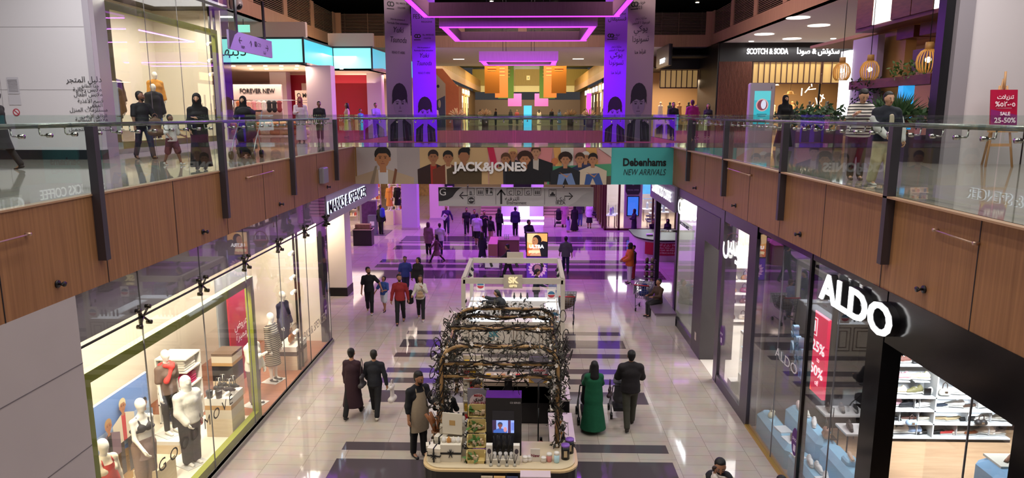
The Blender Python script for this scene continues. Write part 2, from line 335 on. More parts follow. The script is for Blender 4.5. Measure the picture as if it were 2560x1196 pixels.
def slab(name,x0,x1,y0,y1):
    m=MB(); m.add([(x0,y0,Z1),(x1,y0,Z1),(x1,y1,Z1),(x0,y1,Z1)],[(0,1,2,3)]); m.add([(x0,y0,FB+.06),(x1,y0,FB+.06),(x1,y1,FB+.06),(x0,y1,FB+.06)],[(3,2,1,0)],1); struct(name,m,[TILE1,SOFFIT])
slab('floor_left_gallery',-45,XL,-8,YF); slab('floor_right_gallery',XR,45,-8,YF); slab('floor_left_gallery_far',-45,VL,YF,YE); slab('floor_right_gallery_far',VR,45,YF,YE); slab('floor_bridge',XL,XR,YB,YF); slab('floor_far_gallery',-45,45,YE,150)
# wood clad gallery edges
def fascia(name,pts,mat,z0=FB,z1=Z1,th=.1,joints=()):
    m=MB(); m.prism(pts,(0,0,z0),(1,0,0),(0,1,0),z1-z0); return struct(name,m,mat)
wl=fascia('wall_left_fascia',[(XL-.12,-8),(XL,-8),(XL,YB),(XL-.12,YB)],WOOD)
wr=fascia('wall_right_fascia',[(XR,-8),(XR+.12,-8),(XR+.12,YB),(XR,YB)],WOOD)
for w,x,s in((wl,XL,1),(wr,XR,-1)):
    for k in range(9):
        y=3.6+k*2.03-.0
        m=MB(); m.box(x+s*.001,x+s*.004,y-.008,y+.008,FB,Z1); struct('trim_joint',m,DKSTEEL,w)
    m=MB(); m.box(x-.12,x+s*.015,-8,YB,Z1,Z1+.025); struct('trim_cap',m,M('#b08a6a',.4),w)
fascia('wall_bridge_fascia',[(XL,YB+.02),(XR,YB+.02),(XR,YB+.12),(XL,YB+.12)],WOOD)
fascia('wall_bridge_back_fascia',[(XL,YF-.1),(XR,YF-.1),(XR,YF),(XL,YF)],WOOD)
fascia('wall_far_fascia',[(VL,YE),(VR,YE),(VR,YE+.1),(VL,YE+.1)],WOOD)
fascia('wall_far_left_fascia',[(VL-.1,YF),(VL,YF),(VL,YE),(VL-.1,YE)],WOOD); fascia('wall_far_right_fascia',[(VR,YF),(VR+.1,YF),(VR+.1,YE),(VR,YE)],WOOD)
# upper gallery: wood band, louvred rail, dark glazing and ceiling
fascia('wall_upper_left_fascia',[(-13.6,-8),(-13.5,-8),(-13.5,49.7),(-13.6,49.7)],PINKW,ZC,12.37); fascia('wall_upper_right_fascia',[(12.4,-8),(12.5,-8),(12.5,49.7),(12.4,49.7)],PINKW,ZC,12.37); fascia('wall_upper_far_fascia',[(-13.5,49.7),(12.4,49.7),(12.4,49.8),(-13.5,49.8)],PINKW,ZC,12.37)
m=MB(); m.box(-45,-13.5,-8,70,ZC,ZC+.1); m.box(12.4,45,-8,70,ZC,ZC+.1); m.box(-13.5,12.4,49.75,68.7,ZC,ZC+.1); struct('ceiling',m,SOFFIT)
LOUV=M('#7d6252',.5)
def louvre(name,p0,p1,label):
    t=thing(name,label,'railing',(p0[0],p0[1],12.37)); p0=np.array([*p0,0.]); p1=np.array([*p1,0.]); L=np.linalg.norm(p1-p0); u=(p1-p0)/L
    n=max(1,round(L/4.6)); nrm=np.cross(u,(0,0,1))
    for k in range(n):
        a=p0+u*(L*k/n+.32); b=p0+u*(L*(k+1)/n-.32); m=MB()
        for i in range(15):
            z=12.42+i*.097; q=[a,b,b+nrm*.05,a+nrm*.05]; m.add([(*v[:2],z) for v in q]+[(*v[:2],z+.035) for v in q],[(3,2,1,0),(4,5,6,7),(0,1,5,4),(1,2,6,5),(2,3,7,6),(3,0,4,7)])
        c=(a+b)/2; m.add([(*(c+nrm*.01+s*u*.02)[:2],z) for z in(12.37,13.87) for s in(-1,1)],[(0,1,3,2)])
        wpart('slat_panel',m,LOUV,t)
    for k in range(n+1):
        c=p0+u*(L*k/n); m=MB(); a=c-u*.3; b=c+u*.3; q=[a,b,b+nrm*.08,a+nrm*.08]; m.add([(*v[:2],12.37) for v in q]+[(*v[:2],13.9) for v in q],[(3,2,1,0),(4,5,6,7),(0,1,5,4),(1,2,6,5),(2,3,7,6),(3,0,4,7)]); wpart('post',m,PINKW,t)
louvre('louvred_railing',(-13.55,20),(-13.55,49.4),'slatted wooden railing above the wood band on the cyan sign side'); louvre('louvred_railing',(12.45,49.4),(12.45,22),'slatted wooden railing above the black shop fascia side'); louvre('louvred_railing',(-13.4,49.78),(12.3,49.78),'slatted wooden railing spanning the far end behind the purple rings')
DARK=M('#08080b',.25); m=MB(); m.box(-45,45,62,62.2,12.4,19); struct('wall_upper_far',m,DARK)
m=MB(); m.box(-20.2,-20,-8,62,12.4,19); struct('wall_upper_left',m,DARK); m=MB(); m.box(19,19.2,-8,62,12.4,19); struct('wall_upper_right',m,DARK)
m=MB(); m.box(-21,20,50,63,15.6,15.8); struct('ceiling_upper',m,M('#0c0c10',.5))
for i,(x,y) in enumerate([(-12,53),(-9.5,52),(-9,55),(-6,53),(-11,57),(9.5,53),(11,52),(11.5,55),(8,56),(-3,56),(4.5,54),(13,57),(-1.5,53),(2,57)]):
    m=MB(); m.lathe((0,0,0),[(.14,-.03),(.14,0)],12); solo('downlight',m,M('#fff2dc',.5,emit=6),'small round downlight in the dark upper ceiling '+('over the cyan sign side' if x<-5 else 'over the black fascia side' if x>5 else 'above the purple rings'),'light',(x,y,15.6),group='downlights in the dark upper ceiling '+('cyan' if x<-5 else 'black' if x>5 else 'mid'))
for i in range(10):
    m=MB(); x=-16+i*3.4; m.box(x-.05,x+.05,61.9,62,12.4,19); struct('trim_%d'%(i+1),m,M('#1c1c22',.4))
# ------------------------------------------------------------------ glass balustrades
def balustrade(name,label,a,b,n,inward,posts=True,nb=4,gap=.02,first=0.):
    """a->b along the edge at gallery level; inward: unit vector towards the walkway"""
    a=np.array([*a,0.]); b=np.array([*b,0.]); L=np.linalg.norm(b-a); u=(b-a)/L; i3=np.array([*inward,0.])
    t=thing(name,label,'railing',(a[0],a[1],Z1)); Z=np.array([0,0,1.])
    def blk(m,c,hu,hi,z0,z1): 
        vs=[c+u*s*hu+i3*q*hi+Z*z for z in(z0,z1) for s,q in((-1,-1),(1,-1),(1,1),(-1,1))]; f=[(3,2,1,0),(4,5,6,7),(0,1,5,4),(1,2,6,5),(2,3,7,6),(3,0,4,7)]; m.add(vs,f)
    for k in range(n):
        s0,s1=L*k/n+gap,L*(k+1)/n-gap; m=MB(); blk(m,a+u*(s0+s1)/2,(s1-s0)/2,.006,Z1+.0,Z1+1.11); wpart('glass_panel',m,BGLASS,t)
        for q in range(nb):
            c=a+u*(s0+(s1-s0)*(q+.5)/nb); m=MB(); r=c+i3*.13+Z*(Z1+.955)
            m.tube([r,r-Z*.085+i3*-.005,r-Z*.1-i3*.02,c-Z*-(Z1+.855)+i3*.012],.011,6); m.tube([c+i3*.035+Z*(Z1+.855),c-i3*.03+Z*(Z1+.855)],.028,8); wpart('bracket',m,CHROME,t)
    m=MB(); m.tube([a+i3*.13+Z*(Z1+.975),b+i3*.13+Z*(Z1+.975)],.034,10); wpart('handrail',m,M('#8d8f8b',.22,.9),t)
    if posts:
        for k in range(n+1):
            if k%2: continue
            c=a+u*(L*k/n)-i3*.06; m=MB(); blk(m,c,.055,.06,FB+.36,Z1+.96); wpart('post',m,STEEL,t)
    return t
balustrade('glass_balustrade','glass balustrade with steel handrail along the gallery above the green framed window',(XL,1.45),(XL,21.7+.0),10,(-1,0))
balustrade('glass_balustrade','glass balustrade with steel handrail along the gallery above the shoe shop',(XR,21.7),(XR,1.45),10,(1,0))
balustrade('glass_balustrade','glass balustrade along the bridge above the advertising banner',(XL,YB),(XR,YB),6,(0,1),False,3)
balustrade('glass_balustrade','glass balustrade on the far edge of the bridge',(XR,YF),(XL,YF),4,(0,-1),False,3)
balustrade('glass_balustrade','glass balustrade in front of the far gallery shops',(VL,YE),(VR,YE),4,(0,1),False,2)
balustrade('glass_balustrade','glass balustrade of the far void on the department store side',(VL,YF),(VL,YE),6,(-1,0),False,2)
balustrade('glass_balustrade','glass balustrade of the far void on the black fascia side',(VR,YE),(VR,YF),6,(1,0),False,2)
for s,x in((1,XL),(-1,XR)):
    m=MB(); m.box(x-.006,x+.006,21.72,YB,Z1,Z1+1.11); struct('window_%d'%(1 if s>0 else 2),m,BGLASS); 
# sprinkler heads and rods on the gallery edges
for s,x,nm in((1,XL,'left'),(-1,XR,'right')):
    for k in range(4):
        m=MB(); m.tube([(0,0,0),(s*.02,0,0)],.05,12); m.tube([(s*.02,0,0),(s*.09,0,0)],.017,8); m.tube([(s*.09,-.05,.0),(s*.1,.0,.0),(s*.09,.05,0)],.012,6); m.tube([(s*.085,0,0),(s*.105,0,0)],.035,10)
        solo('sprinkler_head',m,[DKSTEEL,CHROME],'%s small sprinkler head on the wood edge above the %s'%(['nearest','second nearest','third','farthest'][k],'white fashion window' if s>0 else 'shoe shop'),'sprinkler',(x,8.6+k*4.06,4.84))
for x,y0,y1,z,l in((XL,7.,8.15,5.55,'thin metal rod on the wood edge beside the white wall'),(XR,7.66,8.44,5.6,'thin metal rod low on the wood edge beside the sale easel'),(XR,15.66,17.36,5.66,'thin metal rod on the wood edge near the bridge'),(XL,14.8,16.3,5.66,'thin metal rod on the wood edge near the sign letters')):
    m=MB(); s=1 if x<0 else -1; m.tube([(0,0,0),(0,y1-y0,.02)],.012,6); m.tube([(s*-.05,0,0),(s*.02,0,0)],.022,8); m.tube([(s*-.05,y1-y0,.02),(s*.02,y1-y0,.02)],.022,8); solo('metal_rod',m,M('#c8a894',.35,.7),l,'rod',(x+s*.05,y0,z))
m=MB(); m.bx((0,0,0),(.16,.5,.45),0,0,.03); solo('wall_speaker',m,M('#8b8790',.5),'grey box speaker on the wood edge close to the bridge corner','speaker',(XL+.08,20.2,5.25))
# ------------------------------------------------------------------ flat pictures
def el(cx,cy,rx,ry,c,n=16): return ('p',[(cx+rx*math.cos(2*math.pi*i/n),cy+ry*math.sin(2*math.pi*i/n)) for i in range(n)],c)
def rc(x0,y0,x1,y1,c): return ('p',[(x0,y0),(x1,y0),(x1,y1),(x0,y1)],c)
def pg(c,*q): return ('p',list(q),c)
def fig2(cx,y0,hd,skin,haircol,top,shirt=None,w=2.6,low=None,curly=False,lowh=0.,face=True):
    """half-length figure for a printed picture; y0 is the chin, hd the head height"""
    s=[]; sw=hd*w/2
    if low: s+=[rc(cx-sw*.8,y0-lowh,cx+sw*.8,y0-hd*1.9,low)]
    s+=[pg(top,(cx-sw,y0-hd*2.2),(cx-sw*1.02,y0-hd*.55),(cx-hd*.3,y0-hd*.12),(cx+hd*.3,y0-hd*.12),(cx+sw*1.02,y0-hd*.55),(cx+sw,y0-hd*2.2))]
    if shirt: s+=[pg(shirt,(cx-hd*.22,y0-hd*2.2),(cx-hd*.26,y0-hd*.15),(cx+hd*.26,y0-hd*.15),(cx+hd*.22,y0-hd*2.2))]
    s+=[rc(cx-hd*.17,y0-hd*.28,cx+hd*.17,y0+hd*.2,skin)]
    hr=.62 if curly else .44
    s+=[el(cx,y0+hd*.66,hd*hr,hd*(.52 if curly else .43),haircol),el(cx,y0+hd*.43,hd*.35,hd*.46,skin),el(cx-hd*.37,y0+hd*.42,hd*.06,hd*.11,skin),el(cx+hd*.37,y0+hd*.42,hd*.06,hd*.11,skin)]
    s+=[pg(haircol,(cx-hd*.37,y0+hd*.55),(cx-hd*.3,y0+hd*.85),(cx,y0+hd*.95),(cx+hd*.3,y0+hd*.85),(cx+hd*.37,y0+hd*.55),(cx+hd*.2,y0+hd*.72),(cx-hd*.2,y0+hd*.72))]
    if face:
        d='#3a2118'
        for q in(-1,1): s+=[el(cx+q*hd*.14,y0+hd*.48,hd*.055,hd*.028,d,8),rc(cx+q*hd*.14-hd*.08,y0+hd*.55,cx+q*hd*.14+hd*.08,y0+hd*.575,d)]
        s+=[rc(cx-hd*.1,y0+hd*.17,cx+hd*.1,y0+hd*.2,'#8d4a3c'),pg('#8a5a42',(cx-.05*hd,y0+hd*.28),(cx+.05*hd,y0+hd*.28),(cx,y0+hd*.33))]
    return s
def picture(mb,mats,shapes,o,u,w,emit=0.,rough=.5,step=.0007,clip=None):
    for k,(t,pts,c) in enumerate(shapes):
        m=M(c,rough,emit=emit)
        if m not in mats: mats.append(m)
        if clip:
            x0,y0,x1,y1=clip; pts=_clip(pts,x0,y0,x1,y1)
            if len(pts)<3: continue
        mb.face(pts,o,u,w,step*(k+1),mats.index(m))
def _clip(p,x0,y0,x1,y1):
    for ax,v,s in((0,x0,1),(0,x1,-1),(1,y0,1),(1,y1,-1)):
        q=[]
        for i in range(len(p)):
            a,b=p[i-1],p[i]; ia,ib=(a[ax]-v)*s>=0,(b[ax]-v)*s>=0
            if ia!=ib:
                t=(v-a[ax])/(b[ax]-a[ax]); q.append((a[0]+(b[0]-a[0])*t,a[1]+(b[1]-a[1])*t))
            if ib: q.append(b)
        p=q
        if not p: return p
    return p
UX=(1,0,0); UZ=(0,0,1); UY=(0,1,0); UYm=(0,-1,0)
# ------------------------------------------------------------------ ground floor, left: the white fashion window
G=XL-.05
m=MB(); m.box(G-.25,XL,-8,8.92,0,FB); w1=struct('wall_left_stone',m,STONE)
for z in(1.25,2.45,3.65):
    q=MB(); q.box(XL-.001,XL+.004,-8,8.92,z-.006,z+.006); struct('trim_joint',q,M('#6d666a',.5),w1)
for y in(3.2,6.2):
    q=MB(); q.box(XL-.001,XL+.004,y-.005,y+.005,0,FB); struct('trim_joint',q,M('#6d666a',.5),w1)
m=MB(); m.box(XL-.3,XL-.14,8.92,20.75,3.87,FB); struct('wall_left_bulkhead',m,M('#9a9298',.2))
m=MB(); m.box(-9.2,-9.1,8.9,20.5,0,FB); m.box(-9.2,XL-.12,8.86,8.93,0,FB); m.box(-9.2,-6.35,20.42,20.5,0,FB); struct('wall_window_back',m,CREAM)
m=MB(); m.box(-9.1,-6.13,8.93,15.0,0,.12); fl=struct('floor_window',m,M('#efe5d2',.4)); m=MB(); m.box(-9.1,-6.13,15.0,20.42,0,.119); struct('floor_window_planks',m,REDPLANK)
m=MB(); m.box(-9.1,-6.4,8.93,20.42,4.3,4.4); struct('ceiling_window',m,M('#cfc6b8',.6))
w=MB(); w.box(XL-.056,XL-.044,8.92,20.72,.1,FB-.01); win=struct('window_3',w,SGLASS)
for k in range(6):
    y=10.5+2.03*k; q=MB(); q.box(XL-.06,XL-.04,y-.006,y+.006,.1,FB-.02); struct('window_seam',q,M('#6a686a',.4),win)
    q=MB(); c=np.array([XL-.02,y,3.84])
    for dy in(-.14,.14):
        for dz in(-.13,.13): q.tube([c,c+(.02,dy,dz)],.018,6); q.tube([c+(-.03,dy,dz),c+(.05,dy,dz)],.036,8)
    q.tube([c+(-.06,0,-.18),c+(-.06,0,.18)],.02,8); struct('window_fitting',q,M('#4a443c',.3,.8),win)
q=MB(); q.box(XL-.07,XL-.03,8.92,20.72,3.83,3.85); q.box(XL-.07,XL-.03,8.92,20.72,.08,.12); struct('window_rail',q,DKSTEEL,win)
m=MB(); m.box(G-.1,XL+.0,8.92,20.75,0,.08); struct('baseboard_left',m,M('#8f8a84',.3))
# green picture frame standing inside the glass
def green_frame(label,x,y0,y1,z0,z1,b,d=.14):
    t=thing('window_display_frame',label,'frame',(x,(y0+y1)/2,z0))
    for a in((y0,y1,z1-b,z1),(y0,y1,z0,z0+b)): m=MB(); m.box(x-d,x,*a); wpart('rail',m,GREEN,t)
    for a in((y0,y0+b),(y1-b,y1)): m=MB(); m.box(x-d,x,*a,z0+b,z1-b); wpart('stile',m,GREEN,t)
green_frame('large lime green frame around the white fashion window on the ground floor',XL-.08,8.98,15.02,.125,3.44,.17)
m=MB(); m.box(-6.35,XL-.1,20.3,20.7,.0,FB); struct('trim_window_end',m,DKSTEEL)
sg=thing('vinyl_lettering','dark letters spelling good move on the glass in front of the hooded mannequin','lettering',(XL-.04,12.4,1.2)); text('G O O D  M O V E',sg,(XL-.035,12.0,1.2),.3,M('#4a4640',.5),'+x',w=2.9,ext=.001)
sg=thing('vinyl_lettering','pale letters of the store name low on the glass beside the navy coat','lettering',(XL-.04,18.9,1.)); text('MARKS & SPENCER',sg,(XL-.035,18.9,1.0),.34,M('#b9b0a8',.5),'+x',w=2.5,ext=.001)
def oval(label,x,y,z,s,face):
    t=thing('window_sticker',label,'sticker',(x,y,z)); m=MB(); u=UY if s>0 else UYm; m.prism([(.15*math.cos(a),.27*math.sin(a)) for a in np.linspace(0,2*math.pi,25)[:-1]],(x,y,z),u,UZ,.004); wpart('disc',m,M('#5a1f78',.5),t)
    text('SHOP',t,(x+s*.006,y,z+.04),.09,M('#e8d8f0',.5),face,ext=.001); q=MB(); q.prism([(-.05,-.19),(.05,-.19),(.05,-.06),(-.05,-.06)],(x+s*.004,y,z),u,UZ,.002); wpart('badge',q,M('#e8d8f0',.5),t)
oval('purple oval sticker on the glass near the white pillar',XL-.04,20.15,1.25,1,'+x')
# window lamps
t=thing('light_track','black vertical track with white spotlights in the fashion window','track light',(-6.26,18.05,.9))
for y in(17.95,18.2): m=MB(); m.box(-6.27,-6.22,y-.02,y+.02,.12,3.9); wpart('rail',m,BLACK,t)
for z in(3.4,2.75,2.35,1.25):
    m=MB(); m.tube([(-6.25,17.95,z),(-6.3,17.8,z-.03)],.055,10); h=wpart('spotlight',m,M('#f4ede0',.4),t); q=MB(); q.tube([(-6.3,17.8,z-.03),(-6.303,17.785,z-.033)],.045,10); wpart('lens',q,M('#fff4dd',.4,emit=8),h)
for i,(y,z) in enumerate(((12.9,4.05),(14.6,4.05),(16.4,4.05))):
    t=thing('track_spotlight','white ceiling spotlight glowing above the '+['hooded mannequin','far end of the green frame','white blouse mannequin'][i],'spotlight',(-7.2,y,4.3)); m=MB(); m.tube([(-7.2,y,4.3),(-7.2,y,4.12)],.02,6); m.tube([(-7.2,y,4.16),(-7.1,y,4.0)],.07,12); wpart('housing',m,WHITE,t); m=MB(); m.tube([(-7.1,y,4.0),(-7.095,y,3.99)],.06,12); wpart('lens',m,M('#fff4dd',.4,emit=10),t)
# plinths, boards, displays
def plinth(label,x0,x1,y0,y1,z0,z1,bands,cat='plinth',group=None):
    t=thing('display_plinth',label,cat,((x0+x1)/2,(y0+y1)/2,z0),0,group); zz=z0
    for nm,h,mt in bands:
        m=MB(); m.bx(((x0+x1)/2,(y0+y1)/2,zz+h/2),(x1-x0,y1-y0,h)); wpart(nm,m,mt,t); zz+=h
    return t
plinth('pale wood plinth carrying black bras in the fashion window',-6.95,-6.38,13.9,14.55,.12,1.0,[('body',.42,PALEWOOD),('drawer',.2,M('#d9cdb6',.5)),('band',.1,M('#b58b50',.5)),('top',.16,M('#f2ede0',.4))])
for i in range(4):
    t=thing('bra_stand','black bra on a small stand, %s from the glass on the pale plinth'%['first','second','third','fourth'][i],'bra',(-6.48-.26*(i%2),14.12+.2*(i//2)+.06*(i%2),1.0),0); m=MB(); m.tube([(0,0,0),(0,0,.36)],.012,6); m.tube([(-.05,0,.36),(.05,0,.36)],.008,6); part('rod',m,CHROME,t)
    V,Q=blob([((-.05,-.05,.15),(-.05,-.06,.15),.055,.05),((.05,-.05,.15),(.05,-.06,.15),.055,.05),((-.09,.02,.11),(.09,.02,.11),.03,.03)],.014,.02); rawmesh('cup',V,Q,M('#141218',.7),t)
    m=MB(); m.tube([(-.06,-.05,.2),(-.05,0,.36)],.007,5); m.tube([(.06,-.05,.2),(.05,0,.36)],.007,5); part('strap',m,M('#141218',.7),t)
for i in range(2):
    m=MB(); m.lathe((0,0,0),[(.06,0),(.075,.16),(.065,.17)],14); solo('black_pot','small black pot at the front of the bra plinth, '+('nearer' if i==0 else 'farther')+' one','pot',(-6.5-.0*i,13.98+.14*i-.0,1.0)) if 0 else solo('black_pot',m,BLACK,'small black pot at the front of the bra plinth, '+('nearer the bras' if i==0 else 'nearer the glass'),'pot',(-6.85+.2*i,13.95,1.0))
plinth('low pale wood box in front of the hiking picture',-7.2,-6.75,11.55,12.2,.12,.6,[('body',.48,PALEWOOD)],'box')
plinth('stepped white platform under the red scarf mannequin',-7.85,-7.15,13.1,13.9,.12,.4,[('body',.2,PALEWOOD),('top',.08,M('#f0ebde',.4))],'platform')
t=thing('shelf_unit','white cube shelf of folded clothes behind the hooded mannequin','shelf',(-8.0,14.9,.12))
m=MB(); x0,x1,y0,y1=-8.3,-7.6,14.5,15.2
for z in(.12,.55,.95,1.32,1.62): m.box(x0,x1,y0,y1,z,z+.03)
m.box(x0,x0+.03,y0,y1,.12,1.62); m.box(x0,x1,y1-.03,y1,.12,1.62); wpart('frame',m,M('#f3efe6',.4),t)
for r,(z,c,l) in enumerate(((1.35,'#efe9dc','cream'),(.98,'#c22a62','pink'),(.58,'#201d22','black'),(.15,'#2b2f45','navy'))):
    for k in range(4): m=MB(); m.bx((-7.93,14.8,z+.04+k*.058),(.55,.5,.05),0,random.uniform(-3,3),.02); solo('folded_garment',m,M(c,.85,noise=.15,nscale=20),'%s folded garment, %s in its pile on the white cube shelf'%(l,['lowest','second from below','third from below','topmost'][k]),'clothes',group='folded clothes on the cube shelf')
t=thing('picture_board','tall board printed with hikers under a blue sky','picture',(-7.62,12.1,.12)); m=MB(); m.box(-7.66,-7.6,11.2,13.0,.12,1.95); wpart('board',m,M('#e9e2d2',.5),t)
mats=[]; m=MB(); S=[rc(0,.0,1.8,1.83,'#6d8cc4'),rc(0,.75,1.8,1.25,'#a9bddc'),pg('#a98148',(0,0),(1.8,0),(1.8,.8),(1.2,.62),(.6,.7),(0,.6))]
for k in range(60): S.append(el(random.uniform(.02,1.78),random.uniform(.02,.6),.03,.012,random.choice(['#c9a566','#8a6532','#b98d4c','#7a5a30']),6))
S+=[rc(.62,.25,.75,.95,'#3c2f2c'),rc(.86,.2,.99,.95,'#3c2f2c')]+fig2(.8,1.42,.25,'#a8714f','#d9c7a0','#dcd0b8','#b8343c',2.7)+[rc(1.38,.2,1.47,.8,'#4d5a70'),rc(1.52,.2,1.61,.8,'#4d5a70')]+fig2(1.5,1.2,.2,'#8d5f45','#2c2a30','#8fa0b5',None,2.5)+[rc(.2,.2,.4,.9,'#4a3b40')]+fig2(.3,1.25,.24,'#a8714f','#b08a60','#7d6572','#1d1b20',2.6)
picture(m,mats,S,(-7.6,11.2,.12),UY,UZ,clip=(0,0,1.8,1.83)); wpart('print',m,mats,t)
t=thing('sale_board','tall red sale panel behind the white blouse mannequin','panel',(-7.5,17.3,.12)); m=MB(); m.box(-7.54,-7.5,16.6,17.9,.12,2.7); wpart('board',m,M('#b01f34',.5),t); text('عروض\nمميزة',t,(-7.495,17.25,1.5),.3,M('#f0dada',.5),'+x',ext=.001)
m=MB(); m.box(-7.72,-7.68,16.4,18.3,.12,3.0); solo('display_board',m,M('#8d9296',.5),'grey panel standing behind the red sale panel','panel')
t=plinth('stacked wood and black drawer plinth behind the white blouse mannequin',-7.6,-7.1,15.7,16.3,.12,1.35,[('body',.55,PALEWOOD),('drawer',.38,BLACK),('band',.08,M('#b58b50',.5)),('board',.16,M('#d9cdb6',.5)),('top',.06,M('#6a5442',.5))])
plinth('white topped plinth with handbag beside the navy coat',-6.85,-6.3,17.9,18.75,.12,.78,[('body',.4,PALEWOOD),('band',.12,M('#4a3a30',.5)),('top',.14,M('#f6f1e4',.4))])
t=thing('handbag','orange brown handbag hanging from a small stand by the navy coat','bag',(-6.55,18.25,.78)); V,Q=blob([((-.0,-.1,.16),(0,.1,.16),.1,.1,(.5,1,1.2))],.014); rawmesh('body',V,Q,M('#b5713a',.5),t); m=MB(); m.tube([(0,-.1,.24),(0,-.06,.42),(0,.06,.42),(0,.1,.24)],.012,6); part('handle',m,M('#7d4a26',.5),t)
m=MB(); m.tube([(.05,.28,0),(.05,.28,.5),(.05,-.2,.5)],.012,6); m.box(-.05,.15,.2,.36,0,.02); solo('bag_stand',m,CHROME,'thin metal stand holding the orange handbag','stand',(-6.55,18.25,.78))
# the pillar and the store sign
m=MB(); m.box(-7.8,-7.1,26.2,27.05,.34,FB+.06); p=struct('wall_left_pillar',m,M('#e2d8cb',.5)); m=MB(); m.box(-7.82,-7.08,26.18,27.07,0,.34); struct('baseboard_pillar',m,BLACK,p)
m=MB(); m.box(-7.5,-6.14,20.75,28,3.75,FB+.05); struct('wall_left_sign_beam',m,M('#b6adc2',.4)); m=MB(); m.box(-9.2,-7.5,20.5,28,3.9,FB+.05); struct('ceiling_store_entrance',m,SOFFIT)
t=thing('store_sign','backlit black store name letters on the beam above the white pillar','sign',(-6.13,23.25,3.9)); text('MARKS & SPENCER',t,(-6.10,23.3,4.17),.52,M('#121018',.4),'+x',w=4.95,ext=.01,bold=.004); text('MARKS & SPENCER',t,(-6.125,23.3,4.17),.52,M('#dff2ff',.4,emit=3),'+x',w=4.98,ext=.004,bold=.016,name='glow_lettering')
# ------------------------------------------------------------------ ground floor, right: bag shop and shoe shop
FR=M('#4d4650',.3,.5); PORT=M('#3a353a',.35)
def shopfront(name,boxes,mat):
    m=MB(); [m.box(*b) for b in boxes]; return struct(name,m,mat)
shopfront('wall_right_frame',[(XR-.02,XR+.25,23.05,23.3,0,FB),(XR-.02,XR+.2,17.55,17.9,0,FB),(XR-.02,XR+.2,14.98,15.5,0,FB),(XR-.01,XR+.2,14.98,23.3,4.33,FB),(XR-.02,XR+.1,20.3,23.1,0,.25),(XR-.02,XR+.1,15.5,17.6,0,.25),(XR,XR+.1,20.42,20.5,.25,FB)],FR)
shopfront('door_1',[(XR-.03,XR+.9,19.35,20.42,0,4.35),(XR-.03,XR+.3,17.9,19.35,3.52,4.35)],PORT)
m=MB(); m.box(XR-.035,XR-.03,19.8,19.98,.42,.65); solo('door_plate',m,M('#d9c9bf',.4),'small pale plate low on the dark portal of the bag shop','plate')
m=MB(); m.box(XR+.02,XR+.032,20.5,23.05,.25,4.33); struct('window_4',m,SGLASS); m=MB(); m.box(XR+.02,XR+.032,15.5,17.55,.25,4.33); struct('window_5',m,SGLASS)
m=MB(); m.box(XR+.45,XR+.5,20.5,23.05,.0,4.3); struct('wall_bag_backdrop',m,M('#e9e6e4',.4))
m=MB(); m.box(XR+.02,11.,22.9,23.0,0,FB); m.box(10.95,11.05,15.2,23,0,FB); m.box(XR+.1,11,15.1,15.25,0,FB); struct('wall_bag_shop',m,M('#efe9dc',.5))
m=MB(); m.box(XR,11,15.2,23,0,.006); struct('floor_bag_shop',m,M('#e2dad0',.2)); m=MB(); m.box(XR+.1,11,15.2,23,4.45,4.5); struct('ceiling_bag_shop',m,SOFFIT)
t=thing('shop_sign','white glowing letters GUESS with small line below, on the first right shopfront','sign',(XR-.05,22,3.6)); text('GUESS',t,(XR-.035,22.0,4.0),.68,M('#ffffff',.4,emit=1.3),'-x',w=2.0,ext=.008,bold=.004); text('ACCESSORIES',t,(XR-.03,22.0,3.52),.16,M('#3a3540',.4),'-x',w=1.3,ext=.01)
t=thing('shop_sign','white glowing Arabic shop name on the second window of the bag shop','sign',(XR-.05,16.6,3.6)); text('جيس',t,(XR-.035,16.6,3.95),.95,M('#ffffff',.4,emit=1.4),'-x',w=1.75,ext=.008,bold=.002)
# bag shelves facing the hall
t=thing('lit_shelving','white lit shelf wall of handbags inside the bag shop','shelf',(7.5,22.6,0)); m=MB(); m.box(5.5,9.5,22.35,22.85,0,.1); m.box(5.5,9.5,22.8,22.85,0,2.7)
for z in(.29,.84,1.21,1.64,2.1): m.box(5.5,9.5,22.3,22.82,z-.04,z)
for x in(5.5,6.4,7.4,8.4,9.46): m.box(x,x+.04,22.3,22.82,0,2.7)
wpart('shelves',m,M('#f6f3ee',.4),t)
m=MB(); m.box(-.2,.2,-.03,.03,0,.9); o=solo('poster_screen',m,BLACK,'black poster screen above the handbags inside the bag shop','screen',(5.72,22.2,1.75))
BAGS=[('#2a2522','black'),('#9a6f45','tan'),('#6e4a30','brown'),('#b58c5e','beige'),('#4a2f25','dark brown'),('#7c2f3a','red'),('#d8cdbf','cream')]
def handbag(label,loc,rz,col,w=.3,h=.22,group=None,handle=True):
    t=thing('handbag',label,'bag',loc,rz,group); V,Q=blob([((-w/2+.04,0,.05),(w/2-.04,0,.05),.05,.05,(1,1.3,1)),((-w/2+.06,0,h-.04),(w/2-.06,0,h-.04),.04,.04,(1,1,1))]+[((-w/2+.06,0,.08),(-w/2+.07,0,h-.05),.05,.045),((w/2-.06,0,.08),(w/2-.07,0,h-.05),.05,.045),((0,0,.07),(0,0,h-.05),w*.2,w*.2,(1.6,.35,1))],.016,.03); rawmesh('body',V,Q,M(col,.45,noise=.15,nscale=40),t)
    m=MB(); m.tube([(-w*.25,0,h-.03),(-w*.2,0,h+.1),(0,0,h+.14),(w*.2,0,h+.1),(w*.25,0,h-.03)],.011,6); part('handle',m,M('#3a2a20',.5),t)
    m=MB(); m.box(-.03,.03,-.075,-.06,h*.5,h*.5+.04); part('clasp',m,CHROME,t); return t
